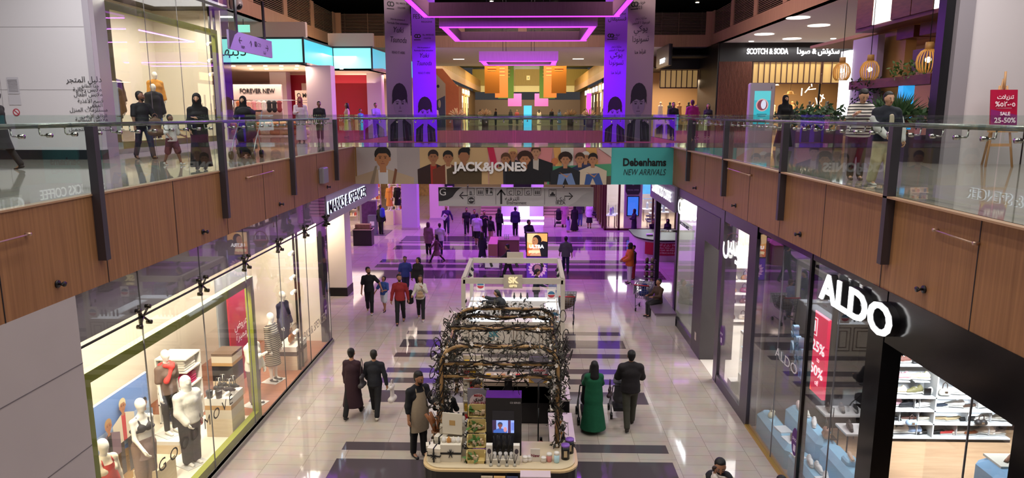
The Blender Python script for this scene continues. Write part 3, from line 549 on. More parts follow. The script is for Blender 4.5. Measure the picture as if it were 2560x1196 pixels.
for r,z in enumerate((.29,.84,1.21,1.64)):
    for k,x in enumerate((5.75,6.12,6.7,7.1)):
        c=BAGS[(r*3+k*2)%7]; handbag('%s handbag on the %s shelf of the bag shop, %s from the portal'%(c[1],['lowest','second lowest','second highest','highest'][r],['first','second','third','fourth'][k]),(x,22.5,z+.006),random.uniform(-15,15),c[0],.28,.15,group='handbags on the lit shelf wall')
t=thing('display_case','clear lit case of small goods behind the second bag shop window','case',(5.55,16.4,0))
m=MB(); m.box(5.3,5.85,15.95,16.9,0,.55); m.box(5.3,5.85,15.95,16.9,1.62,1.68); wpart('body',m,M('#eceae6',.4),t); m=MB(); m.box(5.3,5.31,15.95,16.9,.55,1.62); m.box(5.3,5.85,15.95,15.96,.55,1.62); wpart('glass',m,SGLASS,t); m=MB(); m.box(5.32,5.84,15.97,16.88,.9,.92); m.box(5.32,5.84,15.97,16.88,1.25,1.27); wpart('shelf',m,M('#cfeaf4',.2,emit=.5),t)
for i,(y,h) in enumerate(((15.75,.8),(16.95,.35),(16.2,.36))):
    m=MB(); m.bx((5.25-.0,y-.0,h/2),(.3,.3,h),0,0,.0); solo('white_plinth',m,M('#e6e0da',.4),'small white plinth behind the second bag shop window, '+['tallest','low one by the portal','low one by the lit case'][i],'plinth') if i!=2 else None
handbag('cream round handbag on the tallest small plinth in the bag shop window',(5.25,15.75,.8),80,'#e6dfd4',.24,.2)
oval('purple oval sticker on the second bag shop window',XR-.0,17.3,1.4,-1,'-x')
# shoe shop
AX=XR; DKG=glass_mat((.55,.55,.58),1.7)
shopfront('wall_shoe_frame',[(AX-.02,AX+.25,9.42,9.86,0,FB),(AX-.01,AX+.3,6.6,9.42,3.88,FB),(AX-.01,AX+.12,12.03,12.11,0,FB),(AX-.02,AX+.3,3,6.75,0,FB),(AX,AX+.1,9.86,15,4.5,FB)],M('#100e11',.15))
m=MB(); m.box(AX+.02,AX+.03,9.86,14.98,.06,4.5); wn=struct('window_6',m,glass_mat((.9,.9,.91),1.75)); m=MB(); m.box(AX+.02,AX+.03,6.75,8.25,.02,3.88); struct('window_7',m,SGLASS)
for y in(13.45,10.9,7.5): q=MB(); q.box(AX+.015,AX+.035,y-.006,y+.006,.05,4.4 if y>9 else 3.88); struct('window_seam',q,M('#77757a',.4),wn)
m=MB(); m.box(AX-.03,AX+.09,9.86,15,0,.05); struct('trim_brass',m,M('#d9b15a',.35,.7))
m=MB(); m.box(AX,11.3,2,15,0,.008); struct('floor_shoe_shop',m,PLANK); m=MB(); m.box(AX+.3,11.3,2,15,4.4,4.5); struct('ceiling_shoe_shop',m,M('#2a282b',.6)); m=MB(); m.box(11.2,11.3,2,15,0,FB); m.box(AX+.3,11.3,14.92,15.02,0,FB); struct('wall_shoe_shop',m,M('#1f1c1e',.4))
for b in((7.3,7.36,13.4,15.0,0,4.4),): m=MB(); m.box(*b); struct('wall_shoe_partition',m,M('#181618',.4))
t=thing('shop_sign','big white glowing letters ALDO on the black shoe shop front','sign',(AX-.1,10.2,3.9)); o=text('ALDO',t,(AX-.13,10.17,4.2),.62,M('#ffffff',.4,emit=3),'-x',w=2.3,ext=.012,bold=.012); text('ALDO',t,(AX-.06,10.17,4.2),.62,M('#0c0c12',.4),'-x',w=2.3,ext=.05,bold=.016,name='letter_body')
t=thing('vinyl_lettering','small white letters ALDO on the shoe shop window glass','lettering',(AX,13.,2.3)); text('ALDO',t,(AX+.01,12.95,2.3),.28,M('#e8e6e6',.5),'-x',w=1.15,ext=.001)
# sale screen and balloon letters
t=thing('sale_screen','red sale screen hanging in the shoe shop window','screen',(5.3,12.4,1.9)); m=MB(); m.box(5.3,5.36,12.02,12.8,1.9,3.4); wpart('panel',m,M('#e8184c',.4,emit=.9),t)
WL=M('#ffffff',.4,emit=1.2); q=MB(); q.prism([(-.14,-.17),(.14,-.17),(.14,.17),(-.14,.17)],(5.298,12.58,3.14),UYm,UZ,-.004); wpart('frame',q,WL,t); q=MB(); q.prism([(-.12,-.15),(.12,-.15),(.12,.15),(-.12,.15)],(5.292,12.58,3.14),UYm,UZ,-.002); wpart('panel',q,M('#e8184c',.4,emit=.9),t); text('H',t,(5.285,12.58,3.14),.26,WL,'-x',ext=.001,bold=.015)
text('25%',t,(5.295,12.34,2.78),.27,WL,'-x',w=.56,ext=.001,bold=.006); text('to',t,(5.295,12.3,2.56),.13,WL,'-x',ext=.001); text('50%',t,(5.295,12.34,2.33),.27,WL,'-x',w=.56,ext=.001,bold=.006); text('off',t,(5.295,12.3,2.12),.14,WL,'-x',ext=.001)
q=MB(); q.face([(-.38,0),(-.1,0),(-.38,.35)],(5.297,12.4,1.9),UYm,UZ,-.003); wpart('fold',q,M('#f0d070',.4,emit=.6),t)
for i,(ch,y,z) in enumerate((('S',13.0,2.88),('a',12.84,2.78),('l',12.7,2.72),('e',12.58,2.62),('N',12.95,2.55),('o',12.8,2.52),('w',12.62,2.44),('O',12.7,2.3),('n',12.52,2.24))):
    t=thing('balloon_letter','light blue balloon letter '+ch+(' high in the cluster' if z>2.6 else ' low in the cluster')+' before the red sale screen','balloon',(5.12,y,z),0,'balloon letters') if i not in(4,5,7,8) else thing('balloon_letter','light blue balloon letter in the lower half of the cluster before the red screen','balloon',(5.12,y,z),0,'balloon letters'); text(ch,t,(5.12,y,z),.32,M('#8fc4e4',.15),'-x',ext=.05,bold=.014)
# blue display blocks
BLUE=M('#9fd4ee',.25)
def rblock(name,label,x0,x1,y0,y1,h,mat=BLUE,b=.1):
    m=MB(); m.bx(((x0+x1)/2,(y0+y1)/2,h/2+.004),(x1-x0,y1-y0,h),0,0,b); return solo(name,m,mat,label,'display block')
rblock('display_block','low pale blue rounded block nearest the brass strip, far end',5.1,5.5,12.95,14.85,.5); rblock('display_block','low pale blue rounded block nearest the brass strip, near end',5.1,5.52,10.9,12.93,.5)
rblock('display_block','taller pale blue rounded block behind the low ones, far end',5.55,5.95,12.6,14.4,.82); rblock('display_block','taller pale blue rounded block behind the low ones, near end',5.55,5.98,10.75,12.58,.82)
# shoes
SHM={}
def shoe(label,loc,rz,col,sole='#f2f0ea',kind='trainer',group=None,s=1.,cat='shoe'):
    key=(col,sole,kind)
    if key not in SHM:
        t=thing('shoe',label,cat,loc,rz,group)
        if kind=='trainer':
            V,Q=blob([((.10,0,.075),(-.02,0,.07),.045,.048),((-.02,0,.07),(-.14,0,.05),.046,.034,(1,1,.9)),((.11,0,.08),(.09,0,.125),.036,.03)],.012,.03); o=rawmesh('upper',V,Q,M(col,.6,noise=.1,nscale=30),t)
            V,Q=blob([((.12,0,.025),(-.15,0,.022),.042,.038,(1,1,.62))],.012); rawmesh('sole',V,Q,M(sole,.5),t)
            m=MB(); [m.tube([(-.05+.03*i,-.03,.10+.01*i),(-.05+.03*i,.03,.10+.01*i)],.006,5) for i in range(3)]; part('lace',m,M(sole,.6),t)
        elif kind=='flat':
            V,Q=blob([((.11,0,.045),(.03,0,.035),.035,.03,(1,1,.8)),((.03,0,.03),(-.14,0,.028),.03,.03,(1,1.1,.8))],.012,.02,[((.0,0,.062),(0,0,1))]); rawmesh('upper',V,Q,M(col,.5),t); m=MB(); m.box(-.16,.14,-.035,.035,0,.014); part('sole',m,M(sole,.5),t)
        elif kind=='heel':
            V,Q=blob([((.11,0,.11),(.06,0,.10),.032,.026),((.06,0,.085),(-.08,0,.025),.024,.026,(1,1.1,.7)),((-.08,0,.03),(-.15,0,.024),.028,.015)],.012,.02,[((0,0,.135),(.3,0,1))]); rawmesh('upper',V,Q,M(col,.4),t); m=MB(); m.tube([(.12,0,.09),(.115,0,0)],.018,6,0,.008); part('heel',m,M(col,.4),t)
        SHM[key]=t; t.scale=(s,s,s); return t
    c=copy_tree(SHM[key],loc,rz,label,group); c.scale=(s,s,s); return c
ORD=['first','second','third','fourth','fifth','sixth','seventh','eighth','ninth','tenth','eleventh','twelfth']
t=thing('lit_shelving','white lit shelf wall of trainers beyond the shoe shop door','shelf',(8.9,14.6,0))
LIT=M('#f8fafc',.4); m=MB(); m.box(7.4,10.4,14.78,14.85,.1,2.5); m.box(7.38,8.8,14.78,14.85,1.6,2.6); m.box(7.4,10.4,14.3,14.85,0,.06,1)
for z in(.1,.42,.72,1.02): m.box(7.4,10.4,14.3,14.8,z-.03,z)
m.box(8.75,10.4,14.3,14.8,1.57,1.6)
for z in(1.72,2.05): m.box(7.4,8.75,14.35,14.8,z-.025,z)
for x in(8.72,): m.box(x,x+.03,14.3,14.8,.1,2.4)
for r in range(3):
    for x in(7.75+.3*r,8.45,9.3+.2*r,10.0): m.box(x,x+.012,14.4,14.8,.12+.3*r,.40+.3*r)
wpart('shelves',m,[LIT,BLACK],t)
m=MB()
for z in(1.56,1.05,.745,.445): m.box(8.76,10.38,14.74,14.77,z-.04,z-.015)
wpart('light_strip',m,M('#eef6ff',.4,emit=4),t)
ROWS=[(.1,[('#f2f0ec','trainer',0),('#e8e4da','trainer',1),('#efe9e0','trainer',0),('#9db4d8','trainer',0),('#33302e','flat',0),('#1c1b1c','flat',1),('#c2403c','flat',0),('#e6d4c4','flat',0),('#8a4f2a','flat',1),('#e0d2c4','trainer',0),('#dcccbc','flat',0)]),
 (.42,[('#f4f2ee','trainer',0),('#1d2026','flat',0),('#5a3428','flat',0),('#e0d8c4','flat',0),('#c8ae84','flat',0),('#d9c39a','flat',0),('#1a191b','flat',0),('#e9e5dc','trainer',0),('#e2dccf','trainer',0)]),
 (.72,[('#eae6dc','trainer',0),('#e7b8c4','trainer',0),('#20222a','trainer',0),('#f0ede8','trainer',0),('#2a3446','flat',0),('#f2efe8','trainer',0),('#5b463a','flat',0),('#e9e6de','trainer',0),('#4a4038','flat',0)]),
 (1.02,[('#cdbf9c','trainer',0),('#dccab0','trainer',0),('#6f6a44','trainer',0),('#eeeae2','trainer',0),('#f1eee8','trainer',0),('#dcd6c8','trainer',0),('#2a2c2a','trainer',0),('#f0eee6','trainer',0)]),
 (1.34,[('#8a5a4c','trainer',0),('#d9a4ac','trainer',0),('#e6dcb0','trainer',0),('#f3efe8','trainer',0),('#f1eeea','trainer',0)]),
 (1.72,[('#efece6','trainer',0),('#744a40','trainer',0),('#1f2228','trainer',0)]),(2.05,[('#e8e4de','trainer',0),('#222630','trainer',0)])]
CN=lambda c:(lambda r,g,b:'black' if max(r,g,b)<60 else 'white' if min(r,g,b)>225 else 'grey blue' if b>r else 'pink' if r-g>35 and b>g-15 and r>200 else 'red' if r-g>90 else 'brown' if r<150 else 'beige')(*[int(c[i:i+2],16) for i in(1,3,5)])
for r,(z,row) in enumerate(ROWS):
    x0,x1=(7.62,10.25) if r<4 else (7.62,8.5); n=len(row)
    for k,(c,kd,o) in enumerate(row):
        x=x0+(x1-x0)*k/max(1,n-1) if r<4 else (7.62+.42*k if k<3 else 9.2+.75*(k-3))
        shoe('%s %s on the %s shelf of the shoe wall, %s from the frame'%(CN(c),'slip-on' if kd=='flat' else 'trainer',['bottom','second','third','fourth','fifth','sixth','top'][r],ORD[k]),(x,14.5,z+.008),random.choice((-8,5,12))+(180 if k%2 else 0)*0,c,'#f4f2ec' if CN(c)!='black' else '#2a2a2c',kd,'shoes on the lit shoe wall',1.28)
for x,z in((7.9,1.36),(9.2,1.36)): pass
m=MB()
for x in(7.62,8.04,8.46): m.box(x-.16,x+.16,14.4,14.74,1.32,1.338)
for x in(9.2,9.95): m.box(x-.2,x+.2,14.4,14.76,1.32,1.338)
solo('acrylic_shelf',m,M('#e8f0f4',.1),'clear small shelf plates fixed on the lit shoe wall','shelf')
handbag('black quilted handbag on the third shelf of the lit shoe wall',(7.5,14.42,.73),0,'#22201f',.2,.1); handbag('pale blue handbag low on the lit shoe wall',(8.2,14.2,.43),5,'#a9c3e6',.22,.1); handbag('white chain handbag at the tall middle of the lit shoe wall',(8.95,14.4,1.03),0,'#ece8de',.22,.16); handbag('black clutch bag on the second shelf of the shoe wall',(9.7,14.25,.43),0,'#1b1a1b',.24,.1)
for i,(x,z,l) in enumerate(((8.6,1.03,'fourth shelf'),(9.75,1.33,'clear plate'),(9.95,1.33+.0,'end of the clear plate'))): m=MB(); m.bx((0,0,.075),(.14,.03,.15)); solo('price_card',m,BLACK,'small black sign card on the '+l+' of the shoe wall','card',(x,14.42,z))
# things on the blue blocks
D=[('white clasp handbag','bag','#e4dfc0',(5.3,14.35,.505)),('bag','x',0,0)]
handbag('cream boxy handbag on the far low blue block',(5.3,14.4,.505),60,'#e2dcb8',.26,.13)
for i,(x,y,z,c,kd,l) in enumerate(((5.35,13.35,.51,'#3a3028','flat','dark slip-on lying on the far low blue block'),(5.3,12.3,.51,'#f0efea','trainer','white trainer on the near low blue block, farther one'),(5.36,12.05,.51,'#f4f2ee','trainer','white trainer on the near low blue block, middle one'),(5.3,11.6,.56,'#efeeea','trainer','white trainer on the pale blue box of the near low block'),(5.75,14.1,.825,'#d9bfb4','trainer','rose trainer on the far tall blue block'),(5.78,13.8,.825,'#e8e4d2','trainer','cream trainer on the far tall blue block'),(5.75,13.3,.825,'#eceae4','trainer','white trainer leaning on the far tall blue block'),(5.78,11.75,.93,'#d2b498','flat','tan sandal on a small blue box of the near tall block'),(5.78,11.35,.86,'#cfc6b0','heel','pale heeled shoe on a clear stand of the near tall block'))):
    shoe(l,(x,y,z),70+10*(i%3),c,'#f4f2ec',kd)
handbag('tan chain handbag hanging from a stand on the tall blue block',(5.76,12.75,.83),80,'#b98d72',.26,.2)
t=thing('bag_stand','thin black stand behind the tan chain handbag','stand',(5.82,12.75,.82)); m=MB(); m.tube([(.05,.0,0),(.05,0,.62),(-.1,0,.62)],.01,6); part('rod',m,BLACK,t); m=MB(); m.box(-.0,.12,-.1,.1,0,.012); part('base',m,BLACK,t)
for l,x,y,z,s in(('white framed card beside the dark slip-on',5.32,13.75,.51,(.26,.32,.03)),('white card under the dark slip-on',5.34,13.3,.504,(.3,.36,.012)),('grey framed card near the white trainers',5.2,12.6,.51,(.2,.26,.03)),('pale blue box under the white trainer',5.3,11.6,.53,(.24,.34,.06))): m=MB(); m.bx((0,0,0),s,0,8); solo('display_card',m,M('#eef2f2' if 'white' in l else '#b5d8ea' if 'blue' in l else '#cfd6d8',.4),l,'card',(x,y,z))
m=MB(); m.bx((0,0,.05),(.24,.26,.1),0,0,.03); solo('display_box',m,BLUE,'small pale blue box under the tan sandal','box',(5.78,11.75,.825))
oval('purple oval sticker on the shoe shop window',AX-.0,12.2,1.0,-1,'-x')
rblock('display_block','pale blue rounded table inside the shoe shop near the lit shelves',8.3,9.5,10.7,12.35,.75,M('#8fb4d6',.35),.15)
m=MB(); m.bx((0,0,.02),(.6,.5,.04)); solo('display_card',m,M('#e6e0d2',.4),'pale display plate on the blue table inside the shoe shop','card',(8.75,12.0,.755)); shoe('brown sandal on the plate of the blue table in the shoe shop',(8.75,12.0,.8),40,'#8a5f48','#3a2a20','flat')
t=thing('door_mat','dark mat with red border inside the shoe shop door','mat',(5.75,8.9,.01)); m=MB(); m.box(5.2,6.4,8.35,9.3,.008,.02); wpart('border',m,BLACK,t); m=MB(); m.box(5.3,6.3,8.45,9.2,.02,.022); wpart('pile',m,M('#7d2a30',.9),t)
for i,(x,y,h) in enumerate(((6.6,13.0,.9),(6.7,14.2,.75))):
    t=thing('display_table','white topped table in the dark part of the shoe shop, '+['nearer','farther'][i],'table',(x,y,0)); m=MB(); m.bx((0,0,h-.02),(.9,.5,.04)); part('tabletop',m,M('#cfcac4',.4),t)
    for a in(-.4,.4):
        for b in(-.2,.2): m=MB(); m.tube([(a,b,0),(a,b,h-.04)],.015,6); part('leg',m,BLACK,t)
    for k in range(3): shoe('dark shoe on the %s white topped table, %s'%(['nearer','farther'][i],ORD[k]),(x-.28+.28*k,y,h+.002),80,['#3a2a22','#4a3526','#26221f'][k],'#1a1816','trainer')
# ------------------------------------------------------------------ flower framed soap kiosk
KX0,KX1=-1.87,.87; BAM=M('#b08a58',.45,noise=.2,nscale=6); BRASS=M('#c9a468',.4,.3); KBLK=M('#141215',.35)
t=thing('kiosk_counter','black counter of the flower framed soap kiosk with pale rim','counter',(-.5,13.5,0))
def rr(x0,x1,y0,y1,r,n=6):
    p=[]
    for cx,cy,a in((x1-r,y0+r,-90),(x1-r,y1-r,0),(x0+r,y1-r,90),(x0+r,y0+r,180)): p+=[(cx+r*math.cos(R(a+90*i/n)),cy+r*math.sin(R(a+90*i/n))) for i in range(n+1)]
    return p
m=MB(); m.prism(rr(KX0,KX1,11.2,12.3,.35),(0,0,0),UX,UY,.86); wpart('base',m,KBLK,t); m=MB(); m.prism(rr(KX0-.01,KX1+.01,11.19,12.31,.35),(0,0,.86),UX,UY,.035); wpart('rim',m,M('#d9bd8c',.4),t); m=MB(); m.prism(rr(KX0+.04,KX1-.04,11.24,12.26,.33),(0,0,.895),UX,UY,.02); wpart('top',m,M('#d8c7a6',.35),t)
m=MB(); m.box(.42,KX1,12.3,13.6,0,.86); m.box(.5,KX1,14.0,15.6,0,.98); m.box(-1.3,.5,15.0,15.6,0,.9); wpart('side_base',m,KBLK,t)
m=MB(); m.box(.4,KX1+.02,12.3,13.6,.86,.9); m.box(.48,KX1+.02,14.0,15.62,.98,1.02); wpart('side_top',m,M('#e2d2cb',.35),t)
m=MB(); m.box(-1.3,.5,15.0,15.03,.5,1.0); m.box(-1.3,.5,15.0,15.6,.98,1.01); m.box(-.55,-.38,14.95,15.0,.3,1.1,1); wpart('back_panel',m,[M('#b9a693',.5),KBLK],t)
m=MB(); m.box(KX0,-1.35,12.3,12.9,0,.86); m.box(KX0,-1.34,12.3,12.9,.86,.9,1); wpart('wing',m,[KBLK,M('#e6dcd8',.3)],t)
# bamboo hoops with vines
t=thing('bamboo_pergola','bamboo hoop pergola wound with dark vines and white blossoms over the soap kiosk','pergola',(-.53,13.4,.9)); HO=[]
def hoop(x0,x1,y,zt,zb,r=.38):
    p=[(x0,y,zb)]+[(x0+r-r*math.cos(R(a)),y,zt-r+r*math.sin(R(a))) for a in range(0,91,15)]+[(x1-r+r*math.sin(R(a)),y,zt-r+r*math.cos(R(a))) for a in range(0,91,15)]+[(x1,y,zb)]; return p
for y,x0,x1,zt in((12.05,-1.6,.53,2.86),(14.6,-1.6,.53,2.84)):
    p=hoop(x0,x1,y,zt,.9); HO.append(p); m=MB(); m.tube(p,.034,8); wpart('hoop',m,BAM,t)
for y,z in((12.05,2.52),(12.05,2.28),(14.6,2.66),(14.6,2.42),(13.3,2.8)): m=MB(); m.tube([(-1.55,y,z),(.48,y,z)],.028,8); wpart('crossbar',m,BAM,t)
BR=[]
for x,z in((-1.56,2.62),(.49,2.62),(-1.6,1.9),(.53,1.9)): m=MB(); m.tube([(x,12.05,z),(x,14.6,z)],.028,8); wpart('side_rail',m,BAM,t); BR.append([(x,y,z) for y in np.linspace(12.05,14.6,9)])
paths=HO+[[(x,12.05,2.52) for x in np.linspace(-1.55,.48,8)],[(x,12.05,2.28) for x in np.linspace(-1.55,.48,8)],[(x,14.6,2.66) for x in np.linspace(-1.55,.48,8)],[(x,13.3,2.8) for x in np.linspace(-1.55,.48,8)],[(x,14.6,2.42) for x in np.linspace(-1.55,.48,8)]]+BR
rv=random.Random(3); VN=MB(); LF=MB(); FL=MB()
def rnd(s): return np.array([rv.uniform(-s,s) for _ in range(3)])
def leaf(mb,p,s,mi=0):
    d=rnd(1); d/=np.linalg.norm(d)+1e-6; w=np.cross(d,rnd(1)); w/=np.linalg.norm(w)+1e-6; mb.add([p,p+d*s*.5+w*s*.22,p+d*s,p+d*s*.5-w*s*.22],[(0,1,2,3)],mi)
def flower(p,s):
    n=rnd(1); n/=np.linalg.norm(n)+1e-6; a=np.cross(n,(0,0,1.)); a/=np.linalg.norm(a)+1e-6; b=np.cross(n,a)
    for k in range(5):
        c=a*math.cos(1.257*k)+b*math.sin(1.257*k); e=np.cross(n,c); FL.add([p,p+c*s*.6+e*s*.35+n*s*.2,p+c*s+n*s*.35,p+c*s*.6-e*s*.35+n*s*.2],[(0,1,2,3)])
def along(pts,n):
    P=np.array(pts,float); d=np.r_[0,np.cumsum(np.linalg.norm(np.diff(P,axis=0),axis=1))]; s=np.linspace(0,d[-1],n); return np.stack([np.interp(s,d,P[:,i]) for i in range(3)],1),d[-1]
for k,pa in enumerate(paths):
    q,L=along(pa,50)
    for rep in range(3):
        n=int(L*7)+4; q,_=along(pa,n); ph=rv.uniform(0,6); dn=rv.uniform(.8,1.6)
        VN.tube([p+np.array([.05*math.cos(ph+i*dn),.05*math.sin(ph+i*dn),.06*math.sin(ph*2+i*.7)]) for i,p in enumerate(q)],rv.uniform(.009,.019),5)
    side=k>=9 or k<2
    for i in range(int(L*(60 if side else 22))):
        p=q[rv.randrange(len(q))]+rnd(.14 if side else .08); leaf(LF,p,rv.uniform(.07,.14))
        if rv.random()<(.3 if side else .18): flower(p+rnd(.05),rv.uniform(.035,.055))
        if rv.random()<.4: LF.tube([p,p+rnd(.1),p+rnd(.2)],.005,4)
for k in range(26):
    x=rv.uniform(-1.4,.4); y=rv.choice((12.05,14.6,12.05,13.3)); z=rv.uniform(2.3,2.7); p=np.array([x,y,z]); pts=[p]
    for i in range(5): pts.append(pts[-1]+np.array([rv.uniform(-.12,.12),rv.uniform(-.06,.06),-rv.uniform(.04,.13)]))
    VN.tube(pts,.007,4); leaf(LF,pts[-1],.1); flower(pts[3],.04) if k%3==0 else leaf(LF,pts[2],.09)
for x0 in(-1.78,-1.68,-1.6,.54,.62,.74):
    for k in range(24):
        y=rv.uniform(12,14.7); z=rv.uniform(1.6,2.7); c=np.array([x0,y,z]); r=rv.uniform(.08,.18); a0=rv.uniform(0,6); VN.tube([c+np.array([.5*r*math.cos(a0+i*.7),r*math.cos(i*.7+a0),r*math.sin(i*.7)]) for i in range(9)],.011,4)
wpart('vine',VN,M('#2a211d',.8),t); wpart('leaves',LF,M('#3a372c',.7,noise=.5,nscale=5),t); wpart('blossoms',FL,M('#e9dfd4',.6),t)
# video stand
t=thing('video_totem','tall black totem with a lit video screen on the soap kiosk counter','screen',(-.45,11.85,.915)); m=MB(); m.box(-.77,-.13,11.7,12.05,.915,2.02); wpart('body',m,KBLK,t); m=MB(); m.box(-.65,-.26,11.695,11.7,1.12,1.78); wpart('panel',m,M('#26262e',.15),t)
mats=[]; m=MB(); S=[rc(0,0,.39,.24,'#8fa6e8'),rc(0,0,.07,.24,'#3a2a48'),rc(.28,0,.33,.24,'#4a2f50'),rc(.34,.05,.39,.2,'#6c7fd0')]+fig2(.14,.1,.1,'#7d4b46','#34405e','#3f62b0',None,2.4)+[el(.23,.07,.03,.05,'#c98a90')]; picture(m,mats,S,(-.65,11.69,1.36),UX,UZ,emit=1.0,clip=(0,0,.39,.24)); wpart('video',m,mats,t); text('CE SERIES',t,(-.24,11.695,1.93),.045,M('#cfc8c8',.5),ext=.001)
# goods
IV=M('#e9e0cd',.5); RIB=M('#16141a',.5)
def gift(label,x,y,s,rz=0,z=.916,bow=True):
    t=thing('gift_box',label,'box',(x,y,z),rz); w,d,h=s; m=MB(); m.bx((0,0,h*.4),(w,d,h*.8)); part('box',m,IV,t); m=MB(); m.bx((0,0,h*.88),(w+.015,d+.015,h*.26)); part('lid',m,M('#efe6d4',.5),t)
    m=MB(); m.box(-w/2-.012,w/2+.012,-d/2-.012,d/2+.012,h*.42,h*.5); m.box(-.012,.012,-d/2-.014,d/2+.014,0,h*1.02); part('ribbon',m,RIB,t)
    m=MB()
    for a in(35,80,100,145,-30,210,-75,-105): m.tube([(0,-d/2-.015,h*.46),(.06*math.cos(R(a)),-d/2-.03,h*.46+.06*math.sin(R(a)))],.012,5,0,.006)
    part('bow',m,RIB,t)
gift('cream gift box with black bow at the front corner of the soap kiosk',-1.66,11.5,(.22,.16,.26),-12); gift('cream gift box with black ribbon leaning behind the corner one',-1.6,11.85,(.2,.14,.3),-20); gift('small cream gift box at the outer edge of the soap kiosk',-1.79,11.72,(.12,.14,.2),10)
t=thing('gift_box','large cream gift box with black bow and open lid on the soap kiosk','box',(-1.38,11.6,.916)); T_=t; m=MB(); m.box(-.27,.27,-.18,.18,0,.34); part('box',m,IV,t); m=MB(); m.box(-.275,.275,-.185,.185,.15,.19); part('ribbon',m,RIB,t); m=MB(); [m.tube([(0,-.19,.17),(.09*math.cos(R(a)),-.2,.17+.09*math.sin(R(a)))],.016,5,0,.008) for a in(30,75,105,150,-60,-120)]; part('bow',m,RIB,t)
m=MB(); m.bx((0,.2,.6),(.54,.03,.42),0,-8); m.bx((0,.185,.62),(.16,.01,.1),1,-8); part('lid',m,[IV,BRASS],t); t.scale=(.68,.9,.95)
for k,x in enumerate((-.19,-.06,.06,.19)):
    m=MB(); m.lathe((0,0,0),[(.04,0),(.04,.06),(.015,.075),(.015,.1)],10); solo('soap_bottle',m,M(['#f2ede4','#c98e4a','#efe9df','#f2ede4'][k],.3),'%s small bottle inside the open gift box, %s from its outer side'%(['white','amber','white','white'][k],ORD[k]),'bottle',(-1.38+x*.68,11.55,1.243))
def bottle(label,x,y,z,col,h=.2,r=.035,cap='#16141a',group=None):
    t=thing('bottle',label,'bottle',(x,y,z),0,group); m=MB(); m.lathe((0,0,0),[(r,0),(r*1.02,h*.1),(r,h*.62),(r*.45,h*.72),(r*.4,h*.78)],12); part('body',m,M(col,.25),t); m=MB(); m.lathe((0,0,h*.78),[(r*.5,0),(r*.5,h*.22)],10); part('cap',m,M(cap,.4),t); m=MB(); m.box(-r*.6,r*.6,-r*1.06,-r*.9,h*.15,h*.5); part('label',m,M('#f2eee6',.5),t); return t
for k in range(5): bottle('%s bottle on the riser behind the open gift box, %s from the bamboo post'%(['white','amber','white','black capped','pale'][k],ORD[k]),-1.56+.09*k,12.0,1.378,['#efeae0','#b9762f','#f2eee6','#e9e2d6','#e6ddd0'][k],.22,.036,'#c9a468' if k==1 else '#16141a')
m=MB(); m.bx((0,0,.23),(.5,.2,.46)); solo('display_riser',m,M('#ded3be',.5),'tall cream riser carrying bottles behind the open gift box','riser',(-1.38,12.0,.916))
t=thing('utensil_pot','pot of brown leather covered brushes by the bamboo post','pot',(-1.76,12.4,.905)); m=MB(); m.lathe((0,0,0),[(.09,0),(.1,.14)],12); part('pot',m,M('#8a5a38',.5),t)
for k in range(6): m=MB(); a=k*1.05; m.tube([(0.03*math.cos(a),.03*math.sin(a),.1),(.1*math.cos(a),.08*math.sin(a),.32),(.15*math.cos(a)-.05,.1*math.sin(a),.48)],[.02,.035,.03],7); part('brush',m,M('#9a5f36',.45),t)
for k in range(5): bottle('dark small bottle behind the brush pot, %s of its row'%ORD[k],-1.8+.06*k,12.15,.92,'#3a2e2a',.18,.03,'#f0ece4')
t=thing('display_stand','stepped silver stand of white jars with black bows','stand',(-1.11,11.75,.916)); m=MB(); [m.box(-.1,.1,-.12+.1*k,.2,.17*k,.17*k+.15) for k in range(3)]; part('steps',m,M('#b8b2a8',.25,.6),t)
for k in range(3):
    q=thing('jar','white jar with black bow on the %s step of the silver stand'%['lowest','middle','top'][k],'jar',(-1.11,11.68+.1*k,1.07+.17*k)); m=MB(); m.lathe((0,0,0),[(.035,0),(.06,.03),(.058,.08),(.02,.1),(.03,.12)],12); part('body',m,M('#f4f0ea',.3),q); m=MB(); [m.tube([(0,-.06,.06),(.06*math.cos(R(a)),-.07,.06+.06*math.sin(R(a)))],.01,5) for a in(40,90,140,-50,-130)]; part('bow',m,RIB,q)
for k in range(4):
    q=thing('soap_crate','pale wood crate of green leaves and soaps, %s tier on the kiosk'%['lowest','second','third','top'][k],'crate',(-.91,11.45+.15*k,.916+.22*k)); m=MB(); m.box(-.19,.15,-.06,.09,0,.05 if k==0 else .02); m.box(-.19,.15,.07,.09,0,.2); m.box(-.19,-.17,-.06,.09,0,.2); m.box(.13,.15,-.06,.09,0,.2); part('crate',m,M('#d8c07e',.5),q)
    m=MB(); [m.bx((rv.uniform(-.08,.1),rv.uniform(-.03,.05),.06+rv.uniform(0,.05)),(.08,.06,.05),0,rv.uniform(0,90)) for _ in range(5)]; part('soap',m,M('#d2b896',.5,noise=.3,nscale=9),q); m=MB(); [leaf(m,np.array([rv.uniform(-.15,.05),rv.uniform(-.04,.04),.1]),.14) for _ in range(16)]; part('leaves',m,M('#4c7a34',.6),q)
